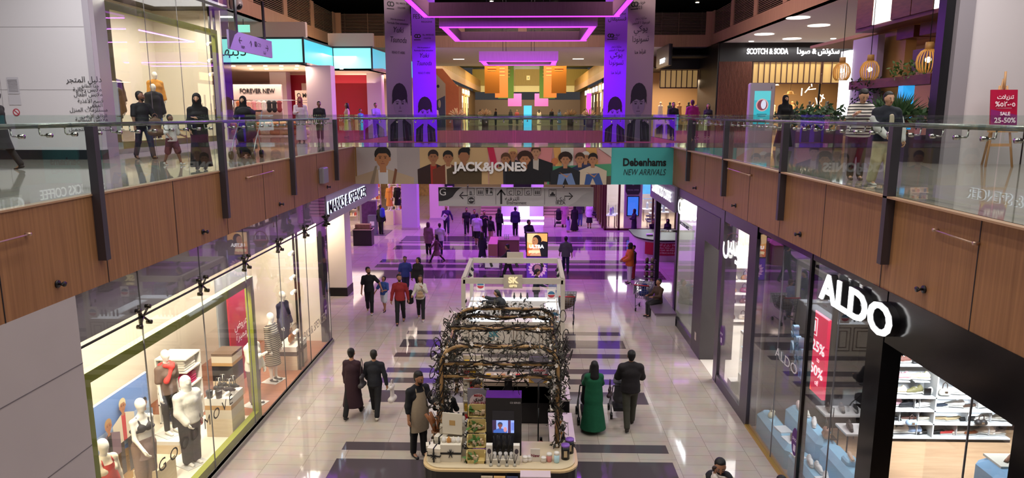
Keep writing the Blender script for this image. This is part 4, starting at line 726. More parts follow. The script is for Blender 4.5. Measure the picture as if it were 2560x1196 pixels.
def salesign(label,x,y,z):
    t=thing('sale_sign',label,'sign',(x,y,z)); m=MB(); m.box(x-.2,x+.2,y,y+.015,z,z+.56); wpart('board',m,M('#8b8590',.4),t); mats=[]; m=MB(); S=[pg('#d6a54a',(-.2,0),(-.08,0),(-.2,.12)),pg('#d6a54a',(.2,0),(.2,.12),(.08,0)),el(0,.3,.165,.165,'#e8cfd0'),pg('#c42a3a',(-.2,.2),(-.19,.16),(0,.12),(0,.17)),pg('#c42a3a',(.2,.2),(0,.17),(0,.12),(.19,.16)),rc(-.07,.13,.07,.17,'#e9e3e6')]; picture(m,mats,S,(x,y-.001,z),UX,UZ); wpart('print',m,mats,t)
    a=M('#b01f30',.5); k=M('#17131a',.5); text('MEGA',t,(x,y-.012,z+.425),.06,a,ext=.001,bold=.002); text('كبرى',t,(x,y-.012,z+.36),.09,k,ext=.001,bold=.002); text('تخفيضات',t,(x,y-.012,z+.285),.09,a,ext=.001,bold=.002,w=.27); text('SALE',t,(x,y-.012,z+.21),.065,k,ext=.001,bold=.003)
salesign('grey mega sale sign standing above the soap crates',-.93,12.1,1.47); salesign('grey mega sale sign hanging near the far counter corner of the soap kiosk',.2,13.6,1.55)
m=MB(); m.tube([(0.2,13.61,1.0),(0.2,13.61,1.55)],.015,6); m.box(.1,.3,13.5,13.7,.0,.02); m.tube([(0.2,13.61,0.02),(0.2,13.61,1.0)],.015,6); solo('sign_pole',m,BLACK,'thin black pole carrying the farther mega sale sign','pole')
t=thing('diffuser_stand','cream stand with two oval portraits boxes in front of the video totem','stand',(-.45,11.42,.916)); m=MB(); m.box(-.29,.29,-.06,.06,0,.09); part('base',m,IV,t)
for x in(-.24,.24):
    m=MB(); m.box(x-.055,x+.055,-.05,.05,.09,.36); part('box',m,M('#efe8da',.5),t); m=MB(); m.prism([(x+.035*math.cos(a),.25+.05*math.sin(a)) for a in np.linspace(0,6.28,17)[:-1]],(0,-.052,0),UX,UZ,.003); part('oval',m,M('#4a4048',.5),t)
for k in range(4):
    bottle('white diffuser bottle on the cream stand, %s from the crates'%ORD[k],-.6+.1*k,11.43,1.008,'#eeeae6',.17,.034)
    q=thing('reed_diffuser','clear reed diffuser at the counter front, %s from the crates'%ORD[k],'diffuser',(-.66+.14*k,11.32,.916)); m=MB(); m.lathe((0,0,0),[(.035,0),(.03,.02),(.012,.05)],10); part('vase',m,M('#b9b4a6',.15),q); m=MB(); [m.tube([(0,0,.03),(dx,0,.22)],.005,4) for dx in(-.04,0,.05)]; part('reed',m,RIB,q)
for k in range(3): m=MB(); [m.tube([(0,0,0),(.06*math.cos(i*1.3),.03*math.sin(i*2),.26)],.006,4) for i in range(5)]; solo('reed_bunch',m,RIB,'bunch of black reeds before the video screen, %s from the crates'%ORD[k],'reeds',(-.57+.1*k,11.43,1.17))
m=MB(); m.bx((0,0,.12),(.17,.02,.24)); t=solo('price_card',m,M('#e9e1d6',.5),'white card reading New on the soap kiosk counter','card',(.12,11.5,.916)); text('New',t,(.12,11.486,1.03),.075,M('#7d1f3f',.5),ext=.001,bold=.002)
for k,(x,c,h) in enumerate(((-.06,'#e8e0d6',.11),(.02-.0,'#e3dcd4',.1),(.27,'#d9cfbf',.1),(.37,'#d98f86',.16),(.5,'#bfe3ec',.2))):
    q=thing('jar',('%s jar beside the New card, %s from the diffusers')%(['cream','cream','beige','pink','pale blue'][k],ORD[k]),'jar',(x,11.48+.03*(k%2),.916)); m=MB(); m.lathe((0,0,0),[(.045,0),(.05,.02),(.048,h*.75)],12); part('body',m,M(c,.2),q); m=MB(); m.lathe((0,0,h*.75),[(.05,0),(.05,h*.2),(.03,h*.25)],12); part('lid',m,M('#f0ebe2',.3),q)
for k,(x,y) in enumerate(((.66,11.62),(.75,11.85))):
    q=thing('candle_tin','black candle tin with purple lid, %s'%['nearer the counter corner','behind the corner tin'][k],'candle',(x,y,.916)); m=MB(); m.lathe((0,0,0),[(.075,0),(.075,.24)],16); part('tin',m,KBLK,q); m=MB(); m.lathe((0,0,.24),[(.078,0),(.078,.03)],16); part('lid',m,M('#8a5ac0',.3),q); m=MB(); m.prism([(-.03,.06),(.03,.06),(.03,.18),(-.03,.18)],(0,-.08,0),UX,UZ,.004); part('label',m,M('#c9b08a',.4),q)
for k in range(10): bottle('%s bottle on the hall side of the soap kiosk, %s from the counter corner'%(['white','dark','pink','amber'][k%4],ORD[k]),.55+.1*(k%2),12.15+.26*(k//2)*.9,.905,['#efe9e2','#2e2a30','#d9a0a0','#b47a3a'][k%4],.24,.04)
for k in range(9): m=MB(); m.bx((0,0,.04),(.1,.08,.08)); solo('soap_box',m,M(['#d8342f','#e0b030','#efe6d8','#c98a5a','#e6dfd2'][k%5],.5),'%s small box on the far counter of the soap kiosk, %s in the row'%(['red','yellow','cream','tan','pale'][k%5],ORD[k]),'box',(-1.1+.17*k,15.25,1.012))
t=thing('acrylic_box','pink white box with hearts at the counter front','box',(.12,11.05,0)); m=MB(); m.box(-.26,.26,-.12,.1,0,.93); part('body',m,M('#d8c4cc',.3),t); text('♥ ♥ ♥',t,(.12,10.925,.72),.09,M('#7d2a3f',.5),ext=.001)
for k,(x,c) in enumerate(((-.72,'#b8a58c'),(-.5,'#c9a06a'),(-.28,'#3a3f58'))): m=MB(); m.bx((0,0,.2),(.2,.06,.22)); solo('gift_set',m,M(c,.4,noise=.3,nscale=20),'%s boxed gift set hanging on the counter front'%['beige','golden','dark blue'][k],'gift set',(x,11.14,.5))
t=thing('fire_extinguisher','red extinguisher standing inside the soap kiosk','extinguisher',(.25,13.2,0)); m=MB(); m.lathe((0,0,0),[(.08,0),(.08,.4),(.03,.48)],12); part('body',m,M('#7d1c1c',.4),t); m=MB(); m.lathe((0,0,.48),[(.03,0),(.03,.06)],8); part('valve',m,BLACK,t)
# red and yellow shelf behind the staff
t=thing('display_rack','narrow rack of red, yellow and cream boxes behind the apron staff','rack',(-1.2,14.3,0)); m=MB(); m.box(-1.42,-.98,14.25,14.3,0,1.9); wpart('back',m,M('#d8ccb8',.5),t)
for r in range(6): m=MB(); m.box(-1.4,-1.0,14.1,14.25,.4+.25*r,.42+.25*r); wpart('shelf',m,M('#efe6d6',.4),t)
for r in range(6):
    for k in range(3): m=MB(); m.bx((0,0,.07),(.11,.1,.14)); solo('soap_box',m,M(['#d32b35','#e4b83a','#efe4d2','#e9dcc6'][(r+k)%4],.5),'%s box on the %s shelf of the narrow rack, %s'%(['red','yellow','cream','pale'][(r+k)%4],['lowest','second','third','fourth','fifth','top'][r],ORD[k]),'box',(-1.33+.13*k,14.17,.422+.25*r))
# ------------------------------------------------------------------ white jewellery kiosk
JW=M('#d9cfc0',.4); t=thing('jewellery_kiosk','white box frame jewellery kiosk with cream panelled cabinets','kiosk',(-.48,21.3,0)); x0,x1,y0,y1=-1.94,.99,19.9,22.8
for x in(x0,x1):
    for y in(y0,y1): m=MB(); m.box(x-.06,x+.06,y-.06,y+.06,0,2.22); wpart('post',m,JW,t)
for y in(y0,y1): m=MB(); m.box(x0,x1,y-.06,y+.06,2.1,2.26); wpart('beam',m,JW,t)
for x in(x0,x1): m=MB(); m.box(x-.06,x+.06,y0,y1,2.1,2.26); wpart('beam',m,JW,t)
for y,z in((y0-.08,1.98),(y1+.08,2.05)): m=MB(); m.box(-.75,-.2,y-.02,y+.02,z,z+.4); pl=wpart('sign_plate',m,M('#cfc3b2',.4),t)
G_=M('#e8d9a8',.3,emit=.8); text('SK',t,(-.475,19.78,2.22),.24,G_,ext=.01,bold=.01); text('GIFTS',t,(-.475,19.78,2.05),.09,G_,ext=.01,bold=.004)
m=MB(); m.box(x0+.06,x1-.06,y0-.02,y0+.45,0,.93); wpart('cabinet',m,JW,t)
for a,b in((-1.8,-.35),(-.25,.42),(.5,.93)):
    for d in(.0,.1): m=MB(); [m.box(*q) for q in((a+d,b-d,y0-.03,y0-.02,.12+d,.14+d),(a+d,b-d,y0-.03,y0-.02,.82-d,.84-d),(a+d,a+d+.02,y0-.03,y0-.02,.12+d,.84-d),(b-d-.02,b-d,y0-.03,y0-.02,.12+d,.84-d))]; wpart('moulding',m,M('#7d6a58',.5),t)
text('SK',t,(-1.05,y0-.03,.55),.26,M('#4f8a94',.4),ext=.004,bold=.01); text('GIFTS',t,(-1.05,y0-.03,.38),.09,M('#4f8a94',.4),ext=.004)
m=MB(); m.box(x0+.06,x1-.06,y1-.45,y1,0,.9); m.box(x0+.06,x0+.5,y0+.45,y1-.45,0,.85); m.box(x1-.5,x1-.06,y0+.45,y1-.45,0,.85); wpart('side_cabinet',m,M('#d6cfc8',.4),t)
LITW=M('#f3f8ff',.3,emit=.9); m=MB(); m.box(x0+.1,x0+.46,y0+.5,y1-.5,.85,.87); m.box(x1-.46,x1-.1,y0+.5,y1-.5,.85,.87); m.box(x0+.1,x1-.1,y1-.42,y1-.05,.9,.92); m.box(x0+.1,-.9,y0,y0+.4,.93,.95); m.box(.1,x1-.1,y0,y0+.4,.93,.95); wpart('lit_tray',m,LITW,t)
m=MB()
for b in((x0+.08,x0+.48,y0+.48,y1-.48,.87,1.2),(x1-.48,x1-.08,y0+.48,y1-.48,.87,1.2),(x0+.08,x1-.08,y1-.44,y1-.03,.92,1.28),(x0+.08,-.9,y0-.0,y0+.42,.95,1.3),(.1,x1-.08,y0,y0+.42,.95,1.3)): m.box(*b)
wpart('glass_case',m,SGLASS,t)
for k in range(6):
    m=MB(); x=(x0+.02,x1-.02)[k%2]; y=20.5+.8*(k//2); m.tube([(x,y,2.1),(x-(.1 if x>0 else -.1),y,1.98)],.045,8); wpart('spotlight',m,BLACK,t)
for k in range(3): m=MB(); m.tube([(-1.3+.85*k,y1,2.1),(-1.25+.85*k,y1-.12,2.0)],.045,8); wpart('spotlight',m,BLACK,t)
for k in range(16):
    x=-1.75+.11*k if k<7 else .2+.12*(k-7) if k<13 else -.5+.22*(k-13); y=20.1 if k<13 else 22.55; z=.952 if k<13 else .922; V,Q=blob([((0,0,.02),(0,0,.07),.028,.03),((0,0,.08),(0,0,.16),.04,.02,(1,.6,1)),((0,0,.17),(0,0,.2),.017,.02)],.012,.02); o=rawmesh('jewellery_bust',V,Q,M('#1a181c' if k>12 or k%3 else '#e9e4dc',.5)); o.location=(x,y,z); tag(o,'%s necklace bust in the %s, %s of its row'%('black' if k>12 or k%3 else 'white','near left glass case'.replace('left ','') if k<7 else 'near case by the shopping cart' if k<13 else 'far case',ORD[k if k<7 else k-7 if k<13 else k-13]),'bust')
def stand_card(label,x,y,z): 
    t=thing('offer_card',label,'card',(x,y,z)); m=MB(); m.bx((0,0,.17),(.26,.015,.34)); part('card',m,M('#e2d6d0',.4),t); m=MB(); m.prism([(.11*math.cos(a),.15+.09*math.sin(a)) for a in np.linspace(math.pi,2*math.pi,12)],(0,-.009,0),UX,UZ,.002); part('badge',m,M('#b0303a',.4),t); m=MB(); m.prism([(.11*math.cos(a),.17+.1*math.sin(a)) for a in np.linspace(0,math.pi,12)],(0,-.009,0),UX,UZ,.002); part('disc',m,M('#3a6a8a',.4),t)
stand_card('round badge offer card at the near corner of the jewellery kiosk by the post',.75,19.78,1.0); stand_card('round badge offer card on the far case of the jewellery kiosk',-1.6,22.2,1.3); stand_card('round badge offer card on the side case of the jewellery kiosk',.7,21.4,1.22)
# ------------------------------------------------------------------ pink ribbed counter, lightbox, info desk
t=thing('ribbed_counter','pink ribbed counter with dark top behind the jewellery kiosk','counter',(-1.,33.3,0)); m=MB(); m.box(-1.5,-.5,33,33.9,0,1.0)
for k in range(22): m.box(-1.49+.046*k,-1.465+.046*k,32.97,33.,.02,.98)
wpart('body',m,M('#a8687a',.5),t); m=MB(); m.box(-1.52,-.48,32.95,33.92,1.0,1.04); wpart('top',m,M('#8a5a70',.3),t)
m=MB(); m.box(-1.95,-1.52,32.3,34.4,0,.95); solo('pink_divider',m,M('#b8707a',.5),'pink wall panel beside the ribbed counter','panel')
for k in range(3): bottle('clear small bottle on the ribbed pink counter, %s'%ORD[k],-1.2+.09*k,33.3,1.042,'#cfd6e8',.22,.03,'#9fa6c8')
t=thing('advertising_lightbox','glowing advertising lightbox of a dark haired woman beside the cart','lightbox',(.33,29.4,0)); m=MB(); m.box(-.13,.79,29.3,29.5,.98,2.02); wpart('case',m,BLACK,t)
mats=[]; m=MB(); S=[rc(0,0,.86,.98,'#e8a860'),rc(0,.0,.86,.35,'#c86a3a'),el(.2,.8,.3,.25,'#f0c890'),pg('#14141c',(.45,0),(.86,0),(.86,.62),(.66,.66),(.5,.5)),pg('#c89070',(.12,0),(.6,0),(.52,.42),(.3,.5)),el(.42,.68,.2,.24,'#1a1416'),el(.34,.64,.13,.18,'#b07850'),pg('#b07850',(.3,.5),(.42,.55),(.44,.38),(.28,.4)),el(.3,.68,.025,.012,'#1a1416',8),el(.26,.55,.035,.014,'#8a3a3a',8)]
for k in range(9): S.append(pg('#f0d8a8',(.08+.05*k,.1+.03*(k%3)),(.16+.05*k,.14),(.13+.05*k,.26),(.05+.05*k,.22)))
picture(m,mats,S,(-.1,29.295,1.01),UX,UZ,emit=1.1,clip=(0,0,.86,.98)); wpart('advert',m,mats,t); text('ULTRA',t,(.3,29.27,1.42),.2,M('#ffffff',.4,emit=1.3),ext=.001,bold=.01)
mats=[]; m=MB(); m.box(-.13,.79,29.3,29.5,0,.98); wpart('pedestal',m,M('#6a3ab0',.3),t); m=MB(); S=[rc(0,0,.86,.92,'#6c34bd'),el(.45,.42,.36,.34,'#d88ad8')]+[pg('#f4c4f0',(.45,.42),(.45+.42*math.cos(a),.42+.4*math.sin(a)),(.45+.36*math.cos(a+.2),.42+.34*math.sin(a+.2))) for a in np.arange(0,6.2,.4)]+[el(.45,.42,.24,.22,'#3a1f5a'),el(.45,.46,.14,.16,'#b07a8a')]; picture(m,mats,S,(-.1,29.295,.02),UX,UZ,emit=.35); wpart('print',m,mats,t)
t=thing('wicker_basket','tan basket with tall arched handle behind the lightbox','basket',(.45,32.2,0)); m=MB(); m.lathe((0,0,0),[(.3,0),(.3,.8)],14); part('stand',m,M('#8a6a90',.5),t); m=MB(); m.lathe((0,0,.8),[(.2,0),(.32,.3),(.3,.32)],16,0,1.2,.6); part('basket',m,M('#a8743f',.7,noise=.3,nscale=30),t); m=MB(); m.tube([(.34*math.cos(a),0,1.05+.5*math.sin(a)) for a in np.linspace(0,math.pi,13)],.025,6); part('handle',m,M('#8a5a30',.6),t)
t=thing('info_desk','curved information desk with red band of white writing and dark top','desk',(6.4,34.2,0)); arc=[(6.6+1.35*math.cos(R(a)),34.6+1.6*math.sin(R(a))) for a in range(180,281,10)]+[(7.6,33.02),(7.6,36.2),(5.25,36.2)]
m=MB(); m.prism(arc,(0,0,0),UX,UY,.98); wpart('body',m,M('#c9a8c4',.35),t); m=MB(); m.prism([(6.6+(x-6.6)*1.03,34.6+(y-34.6)*1.03) for x,y in arc],(0,0,.98),UX,UY,.07); wpart('top',m,KBLK,t)
m=MB(); rg=[(6.6+1.38*math.cos(R(a)),34.6+1.63*math.sin(R(a))) for a in range(225,281,5)]+[(7.58,32.98)]; m.add([(x,y,z) for z in(.3,.9) for x,y in rg],[(i,i+1,i+1+len(rg),i+len(rg)) for i in range(len(rg)-1)]); wpart('red_band',m,M('#b01c34',.4),t)
for k,(tx,s) in enumerate((('أنفق 100 ر.ق أو أكثر',.13),('للحصول على نشاط مجاني',.13),('SPEND QAR 100 AND GET ACCESS',.11),('TO MIRACULOUS ACTIVITY',.11))): text(tx,t,(6.75,32.95,.82-.13*k),s,M('#f2e4e4',.5),rz=-2,ext=.001,w=1.5 if k==2 else 1.15)
m=MB(); m.bx((0,0,.03),(.3,.22,.06)); solo('paper_stack',m,M('#e6e0ea',.5),'white papers lying on the information desk','paper',(6.0,34.4,1.053))
t=thing('hanging_sign','small white sign on an arm from the bag shop frame','sign',(4.7,23.2,2.85)); m=MB(); m.box(4.42,4.9,23.15,23.2,2.85,3.1); wpart('plate',m,M('#dfe6e8',.4),t); m=MB(); m.tube([(4.4,23.18,3.13),(5.0,23.18,3.13)],.04,6); wpart('arm',m,CHROME,t)
m=MB(); m.box(4.25,4.9,22.6,25.4,.0,.38); m.box(4.2,4.92,22.55,25.45,.38,.45,1); solo('bench',m,[M('#cfc6cc',.4),M('#6a5a68',.4)],'low grey bench along the bag shop frame','bench')
t=thing('display_rack','narrow dark rack of goods standing behind the bag shop frame','rack',(4.75,26.8,0)); m=MB(); m.box(4.5,4.95,26.6,26.9,0,.06); m.box(4.9,4.95,26.6,26.9,0,1.4); [m.box(4.5,4.95,26.6,26.9,.15+.28*k,.17+.28*k) for k in range(5)]; wpart('frame',m,BLACK,t)
for k in range(10): m=MB(); m.lathe((0,0,0),[(.06,0),(.07,.14),(.04,.2)],10); solo('jar',m,M(['#5a3a30','#8a7a6a','#3a2a34','#a88a78'][k%4],.4),'%s jar on the narrow dark rack, %s shelf %s'%(['brown','grey','dark','tan'][k%4],['lowest','second','third','fourth','top'][k//2],['outer side','inner side'][k%2]),'jar',(4.6+.2*(k%2),26.75,.172+.28*(k//2)))
# coffee sign box and shops to the far side
m=MB(); m.box(XR-.1,XR+.3,23.3,28,3.75,FB); struct('wall_right_coffee_bulkhead',m,M('#7d7390',.4)); m=MB(); m.box(XR+.1,XR+.3,27.7,28,0,FB); struct('wall_right_coffee_pier',m,DKSTEEL)
t=thing('shop_sign','white glowing coffee shop name on the bulkhead past the bag shop','sign',(XR-.12,25.6,4)); text('STARBUCKS COFFEE',t,(XR-.15,25.5,4.2),.5,M('#ffffff',.4,emit=1.4),'-x',w=3.7,ext=.008,bold=.002)
# ------------------------------------------------------------------ bridge banner and hanging directory
t=thing('advertising_banner','long printed fashion banner on the bridge front with white shop letters','banner',(-.5,YB,FB)); S=[]; W_=XR-XL; k=W_/(1688-893)
def bu(x): return (x-893)*k
def bv(y): return (459-y)*1.27/90.5
S=[rc(.01,0,bu(898),1.27,'#9c7443'),rc(bu(898),0,bu(1057),1.27,'#b9aca6'),rc(bu(1057),0,bu(1228),1.27,'#c9a878'),rc(bu(1228),0,bu(1534),1.27,'#d9a09a'),rc(bu(1534),0,W_-.01,1.27,'#50bdba')]
S+=[rc(bu(1000),0,bu(1057),1.27,'#a69a96')]+fig2(bu(964),bv(417),.66,'#b5794f','#1f1613','#b59c7e','#cfc8c4',3.2)
S+=[pg('#8d7a62',(bu(930),0),(bu(944),.62),(bu(950),.64),(bu(940),0)),pg('#7a4a30',(bu(986),0),(bu(994),.55),(bu(1000),.5),(bu(993),0))]
for x,y,h,hc,tp,sh in((1091,406,.42,'#2a1a14','#2e1614','#9c2a1c'),(1128,407,.41,'#17110f','#6a2f1c','#c9b090'),(1168,404,.46,'#14100f','#4a3a22',None)): S+=fig2(bu(x),bv(y),h,'#a06a48',hc,tp,sh,2.6,face=x!=1168)
S+=[el(bu(1177),bv(374),.09,.09,'#14100f')]
S+=[pg('#c01f4a',(bu(1226),1.27),(bu(1242),1.27),(bu(1262),0),(bu(1246),0)),pg('#d98a8a',(bu(1330),1.27),(bu(1388),1.27),(bu(1384),.5),(bu(1360),.35)),pg('#e0a860',(bu(1390),1.27),(bu(1408),1.27),(bu(1412),.6),(bu(1396),.6)),pg('#d9d4c8',(bu(1408),1.27),(bu(1440),1.27),(bu(1440),.55),(bu(1412),.6)),pg('#4f9c72',(bu(1375),0),(bu(1378),.62),(bu(1534),.72),(bu(1534),.35),(bu(1534),0)),pg('#e0a860',(bu(1470),1.27),(bu(1496),1.27),(bu(1502),.7),(bu(1478),.7)),pg('#cfcac0',(bu(1500),1.27),(bu(1534),1.27),(bu(1534),.95)),pg('#5a4a40',(bu(1380),0),(bu(1534),0),(bu(1534),.3),(bu(1380),.2)),el(bu(1394),bv(402),.12,.12,'#cc7a4a')]
S+=fig2(bu(1290),bv(396),.36,'#a5704c','#caa96a','#23222c',None,2.6)+fig2(bu(1272),bv(410),.38,'#a5704c','#5a3a24','#b08d62','#23222c',3.0)+fig2(bu(1347),bv(392),.38,'#b98a68','#4a3020','#16161c','#b9b0a4',3.0)+fig2(bu(1320),bv(412),.44,'#b57a54','#3a1d12','#141218',None,3.0,curly=True)
for x,y,h,hc,tp,cu in((1470,403,.34,'#d9d2c8','#3a3a5c',False),(1456,409,.38,'#4a3020','#25304e',False),(1488,410,.38,'#241a16','#c9b8a0',False),(1420,411,.40,'#2e1a12','#1d2026',True)):
    S+=fig2(bu(x),bv(y),h,'#b5805c',hc,tp,None,2.5,curly=cu)
    if x!=1470: S+=[pg('#6f86b0' if x<1440 else '#34528c',(bu(x-20),0),(bu(x-16),.36),(bu(x+16),.4),(bu(x+26),0),(bu(x+8),0),(bu(x),.24),(bu(x-6),0)),pg('#b5805c',(bu(x-16),.44),(bu(x+4),.3),(bu(x+14),.42),(bu(x+4),.24))]
mats=[]; m=MB(); picture(m,mats,S,(XL,YB-.005,FB),UX,UZ,clip=(0,0,W_,1.27),step=.0006); wpart('print',m,mats,t); m=MB(); m.box(XL+.002,XR-.002,YB-.004,YB+.015,FB,FB+1.27); wpart('backing',m,M('#b9aca6',.5),t)
text('JACK&JONES',t,((-2.65-.09)/2,YB-.09,5.2),.42,M('#ece8e4',.5),w=2.56,ext=.02,bold=.016)
text('Debenhams',t,(3.95,YB-.02,5.36),.36,M('#15171a',.5),w=1.48,ext=.002,bold=.012); text('NEW ARRIVALS',t,(3.95,YB-.02,5.02),.3,M('#20363a',.5),w=1.46,ext=.002,shear=.25)
t=thing('directory_sign','long grey directory sign with arrows hung under the bridge','sign',(-.48,24.6,3.78)); A0,A1=-3.24,2.26; m=MB(); m.box(A0,A1,24.55,24.65,3.78,4.45); wpart('panel',m,M('#b9b4b4',.35),t)
for x in(-2.2,1.2): m=MB(); m.tube([(x,24.6,4.45),(x,24.6,4.68)],.03,6); wpart('hanger',m,CHROME,t)
sd=lambda px:A0+(px-1097)*(A1-A0)/387; sv=lambda py:4.45-(py-471)*.67/45; K_=M('#2a272b',.5)
m=MB(); m.prism([(sd(1097),4.45),(sd(1158),4.45),(sd(1150),sv(474)),(sd(1142),sv(481)),(sd(1132),sv(494)),(sd(1120),sv(501)),(sd(1105),sv(504)),(sd(1097),sv(504))][::-1],(0,24.545,0),UX,UZ,-.004); wpart('dark_corner',m,K_,t); m=MB(); m.prism([(sd(1484),sv(481)),(sd(1484),sv(515)),(sd(1420),sv(515)),(sd(1440),sv(505)),(sd(1455),sv(490)),(sd(1468),sv(483))][::-1],(0,24.546,0),UX,UZ,-.002); wpart('pale_corner',m,M('#a8a3a3',.4),t)
text('G',t,(sd(1108),24.54,sv(483)),.36,M('#e6e2e2',.5),ext=.001)
for b,px,py,s in(('←',1160,491,.42),('→',1422,492,.42),('B',1178,485,.18),('C',1277,484,.2),('D',1298,484,.2),('G',1321,484,.2),('Entertainment',1292,508,.17),('الترفيه',1281,498,.2),('ايكيا',1402,499,.2),('IKEA',1402,508,.17)): text(b,t,(sd(px),24.54,sv(py)),s,K_,ext=.001,align='CENTER',w=(sd(1317)-sd(1268)) if b=='Entertainment' else None)
m=MB(); m.prism([(-.035,-.28),(.035,-.28),(.035,.22),(-.035,.22)],(sd(1254),24.545,sv(492)),UX,UZ,-.003); m.prism([(-.16,.06),(0,.26),(.16,.06),(.13,.02),(0,.18),(-.13,.02)],(sd(1254),24.545,sv(492)),UX,UZ,-.003); wpart('arrow',m,K_,t)
m=MB()
for px,py in((1178,481),(1202,481),(1224,481),(1277,481),(1298,481),(1321,481),(1344,481),(1382,484),(1179,502)):
    x,z,r=sd(px),sv(py),.13
    for a in((x-r,x+r,z-r,z-r+.012),(x-r,x+r,z+r-.012,z+r),(x-r,x-r+.012,z-r,z+r),(x+r-.012,x+r,z-r,z+r)): m.box(a[0],a[1],24.543,24.546,a[2],a[3])
m.box(sd(1240),sd(1240)+.01,24.543,24.546,3.84,4.4); m.box(sd(1362),sd(1362)+.01,24.543,24.546,3.84,4.4); wpart('icon_frame',m,K_,t)
def icon(fn): m=MB(); fn(m); wpart('icon_print',m,K_,t)
circ=lambda r,x,z:[(x+r*math.cos(a),z+r*math.sin(a)) for a in np.linspace(0,6.28,17)[:-1]]
ib=lambda px,py:((sd(px),24.545,sv(py)),UX,UZ,-.002)
icon(lambda m:m.prism(circ(.11,0,0),*ib(1179,502)))
for px in(1202,1344): icon(lambda m:[(m.prism([(q-.018,-.09),(q+.018,-.09),(q+.018,0),(q-.018,0)],*ib(px,481)),m.prism(circ(.018,q,.02),*ib(px,481))) for q in(-.06,0,.06)])
icon(lambda m:[m.prism([(-.09,-.09),(-.055,-.09),(-.03,.07),(-.115,.07)],*ib(1224,481)),m.prism(circ(.024,-.07,.1),*ib(1224,481)),m.prism([(.02,-.06),(.12,-.06),(.07,.08)],*ib(1224,481)),m.prism(circ(.024,.07,.1),*ib(1224,481))])
icon(lambda m:m.prism([(-.09,-.07),(.09,-.07),(.09,-.01),(.05,.0),(.03,.06),(-.03,.06),(-.05,0),(-.09,-.01)],*ib(1382,486)))
text('ATM',t,(sd(1179),24.54,sv(502)),.085,M('#e6e2e2',.5),ext=.001,bold=.002); text('TAXI',t,(sd(1382),24.54,sv(478)),.07,K_,ext=.001)
# ------------------------------------------------------------------ pendant light rings
def ring(label,cx,y0,y1,w,zb,h,d=.42):
    t=thing('pendant_ring',label,'pendant light',(cx,(y0+y1)/2,zb)); x0,x1=cx-w/2,cx+w/2; WD=M('#8f6486',.5,noise=.2,nscale=3,stretch=(12,12,.6))
    for nm,b in(('front_beam',(x0,x1,y0,y0+d)),('back_beam',(x0,x1,y1-d,y1)),('side_beam',(x0,x0+d,y0+d,y1-d)),('side_beam',(x1-d,x1,y0+d,y1-d))):
        m=MB(); m.box(*b,zb,zb+h); p=wpart(nm,m,WD,t); q=MB(); a=.06; q.box(b[0]+a*(nm!='front_beam'),b[1]-a*(nm!='back_beam'),b[2]+a,b[3]-a,zb-.03,zb); wpart('light_strip',q,M('#d048ff',.4,emit=1.5),p)
    for x in(x0+w*.3,x0+w*.34,x1-w*.34,x1-w*.3): m=MB(); m.tube([(x,y0+.2,zb+h),(x,y0+.2,18)],.016,5); wpart('cable',m,STEEL,t)
ring('middle wooden light ring glowing purple beneath, largest seen whole',-.58,34,40.7,7.46,11.08,.47)
ring('farthest and smallest wooden light ring glowing purple beneath',-.7,43,46.7,4.75,10.16,.56)
ring('nearest wooden light ring cut off by the top, with slanting purple strips',-.45,17,33.2,9.0,11.4,.6,.34)
